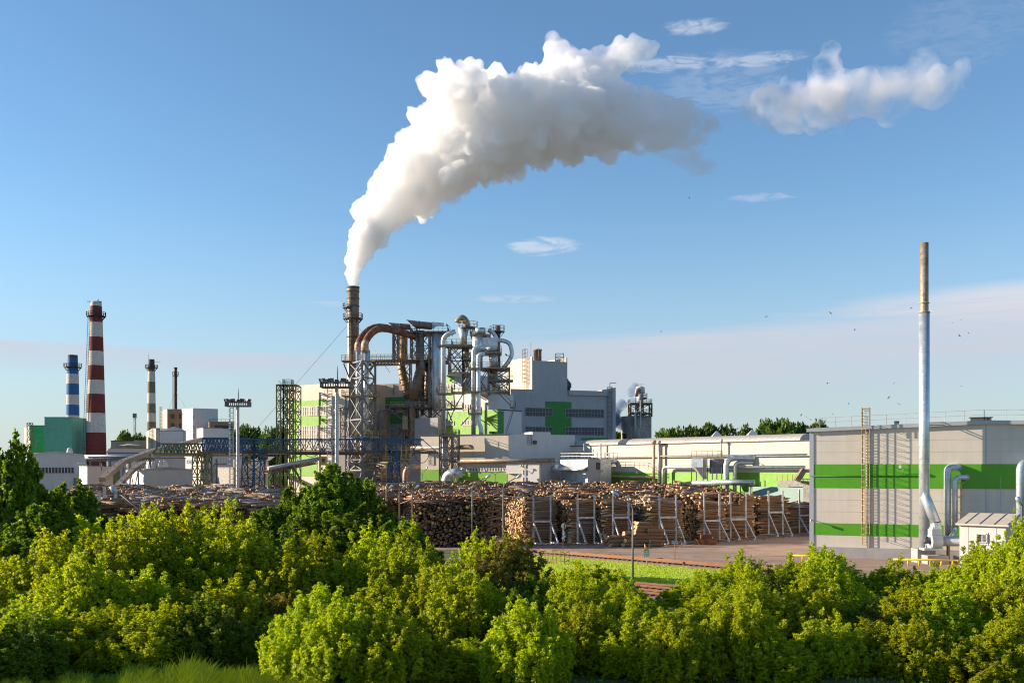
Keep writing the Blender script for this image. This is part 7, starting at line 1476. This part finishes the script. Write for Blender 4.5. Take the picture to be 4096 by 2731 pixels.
pl = thing('steam_plume', 'huge white steam plume bending right from the top of the brown steel chimney', 'steam plume', W(1412, 1146, pd))
puff('steam_column', [(811, 652, 13), (811, 630, 17), (815, 605, 22), (825, 577, 31), (838, 548, 38), (856, 515, 46)], pd, .35, ((2.2, .5), (.9, .3)), 'steam_dense', 1, pl)
puff('steam_body', [(858, 514, 46), (880, 482, 58), (908, 446, 73), (946, 410, 88), (992, 372, 103), (1044, 336, 116), (1098, 306, 128), (1152, 290, 122), (1215, 275, 110), (1285, 250, 97), (1335, 248, 92), (1390, 258, 90), (1435, 268, 78)], pd, .4, ((7.5, 2.2), (3.6, 1.9), (1.9, 1.2), (1.0, .65)), 'steam_mid', 2, pl, 4)
puff('steam_crest', [(1400, 258, 92), (1465, 275, 88), (1530, 285, 66), (1595, 288, 36), (1650, 290, 14)], pd, .6, ((7, 1.8), (3, 1.0), (1.2, .4)), 'steam_soft', 3, pl, 4)
puff('steam_crest', [(1265, 100, 20), (1290, 140, 42), (1310, 190, 60), (1370, 160, 42), (1430, 130, 36), (1490, 105, 24)], pd, .55, ((6, 1.6), (2.4, .9)), 'steam_soft', 4, pl, 4)
puff('steam_wisp', [(1510, 340, 18), (1570, 360, 28), (1610, 380, 30), (1640, 385, 12)], pd, .5, ((4, 1.2), (1.6, .5)), 'steam_thin', 5, pl, 3)
tl = thing('drifting_steam', 'thinner drifting cloud of steam torn off the plume at the upper right', 'steam cloud', W(1800 * 1.7415, 240 * 1.7415, pd))
puff('steam_patch', [(1720, 255, 26), (1770, 240, 52), (1830, 250, 58), (1890, 240, 62), (1900, 170, 34), (1903, 110, 22)], pd, .6, ((6, 1.6), (2.5, 1.1), (1.2, .5)), 'steam_shred', 6, tl, 4)
puff('steam_patch', [(1900, 240, 60), (1960, 215, 60), (2020, 215, 62), (2090, 200, 62), (2150, 192, 48), (2205, 172, 28)], pd, .7, ((7, 1.8), (2.8, 1.1), (1.3, .5)), 'steam_faint', 7, tl, 4)
puff('steam_patch', [(1640, 215, 14), (1700, 225, 24), (1740, 215, 22)], pd, .6, ((5, 1.4), (2.2, .8)), 'steam_faint', 17, tl, 3)
sm = thing('chimney_smoke', 'bluish smoke drifting left and up from the short red brick flue', 'smoke', W(2503, 1734, 275))
puff('smoke_puff', [(1437, 994, 5), (1436, 985, 10), (1424, 975, 14), (1412, 962, 16), (1404, 950, 12)], 275, .35, ((2.2, .6), (.9, .3)), 'smoke_blue', 8, sm, 3)
puff('smoke_puff', [(1412, 965, 18), (1408, 948, 20), (1420, 935, 14), (1430, 930, 14), (1436, 925, 11)], 275, .4, ((2.5, .7), (1, .3)), 'smoke_blue', 9, sm, 3)
puff('smoke_puff', [(1448, 905, 9), (1455, 893, 11), (1462, 880, 9)], 275, .4, ((2.5, .6), (1, .3)), 'smoke_blue', 10, sm, 2)

# ------------------------------------------------------------------ birds
BD = [(3065, 1267), (3322, 1252), (3645, 1233), (3809, 1293), (3843, 1280), (3874, 1333), (3838, 1343), (3419, 1319), (3310, 1533), (3577, 1533), (3845, 1545), (3331, 1655), (3205, 1660), (3225, 1668), (3396, 1614), (3242, 1678), (3555, 1590), (3595, 1616), (2757, 793), (2645, 1327)]
bm_ = MB(); bm_.tube([(-.22, 0, 0), (-.05, 0, .01), (.12, 0, .02), (.22, 0, .04)], [.01, .05, .045, .01], 8)
for s in (-1, 1): bm_.add([(-.07, 0, .03), (.09, 0, .03), (.06, s * .26, .13), (-.1, s * .5, .04), (-.12, s * .24, .1)], [(0, 1, 2, 4) if s > 0 else (4, 2, 1, 0), (4, 2, 3) if s > 0 else (3, 2, 4)])
bme = bpy.data.meshes.new('bird'); bme.from_pydata([tuple(v) for v in bm_.v], [], bm_.f); bme.materials.append(MATS['feather'])
rb = random.Random(3)
WHERE = ['over the barrel roofed hall'] * 3
for i, (px, py) in enumerate(BD):
    d = rb.uniform(95, 130); o = bpy.data.objects.new('bird', bme); COL.objects.link(o); o.location = W(px, py, d); o.rotation_euler = (rb.uniform(-.9, .9), rb.uniform(-.5, .5), rb.uniform(0, 6.28)); o.scale = (.5,) * 3
    w_ = 'in the clear sky above the long hall' if px < 2900 else ('in the sky left of the galvanised stack' if px < 3680 else 'in the sky right of the galvanised stack')
    tag(o, 'tiny dark bird flying ' + w_, 'bird', 'birds ' + w_)
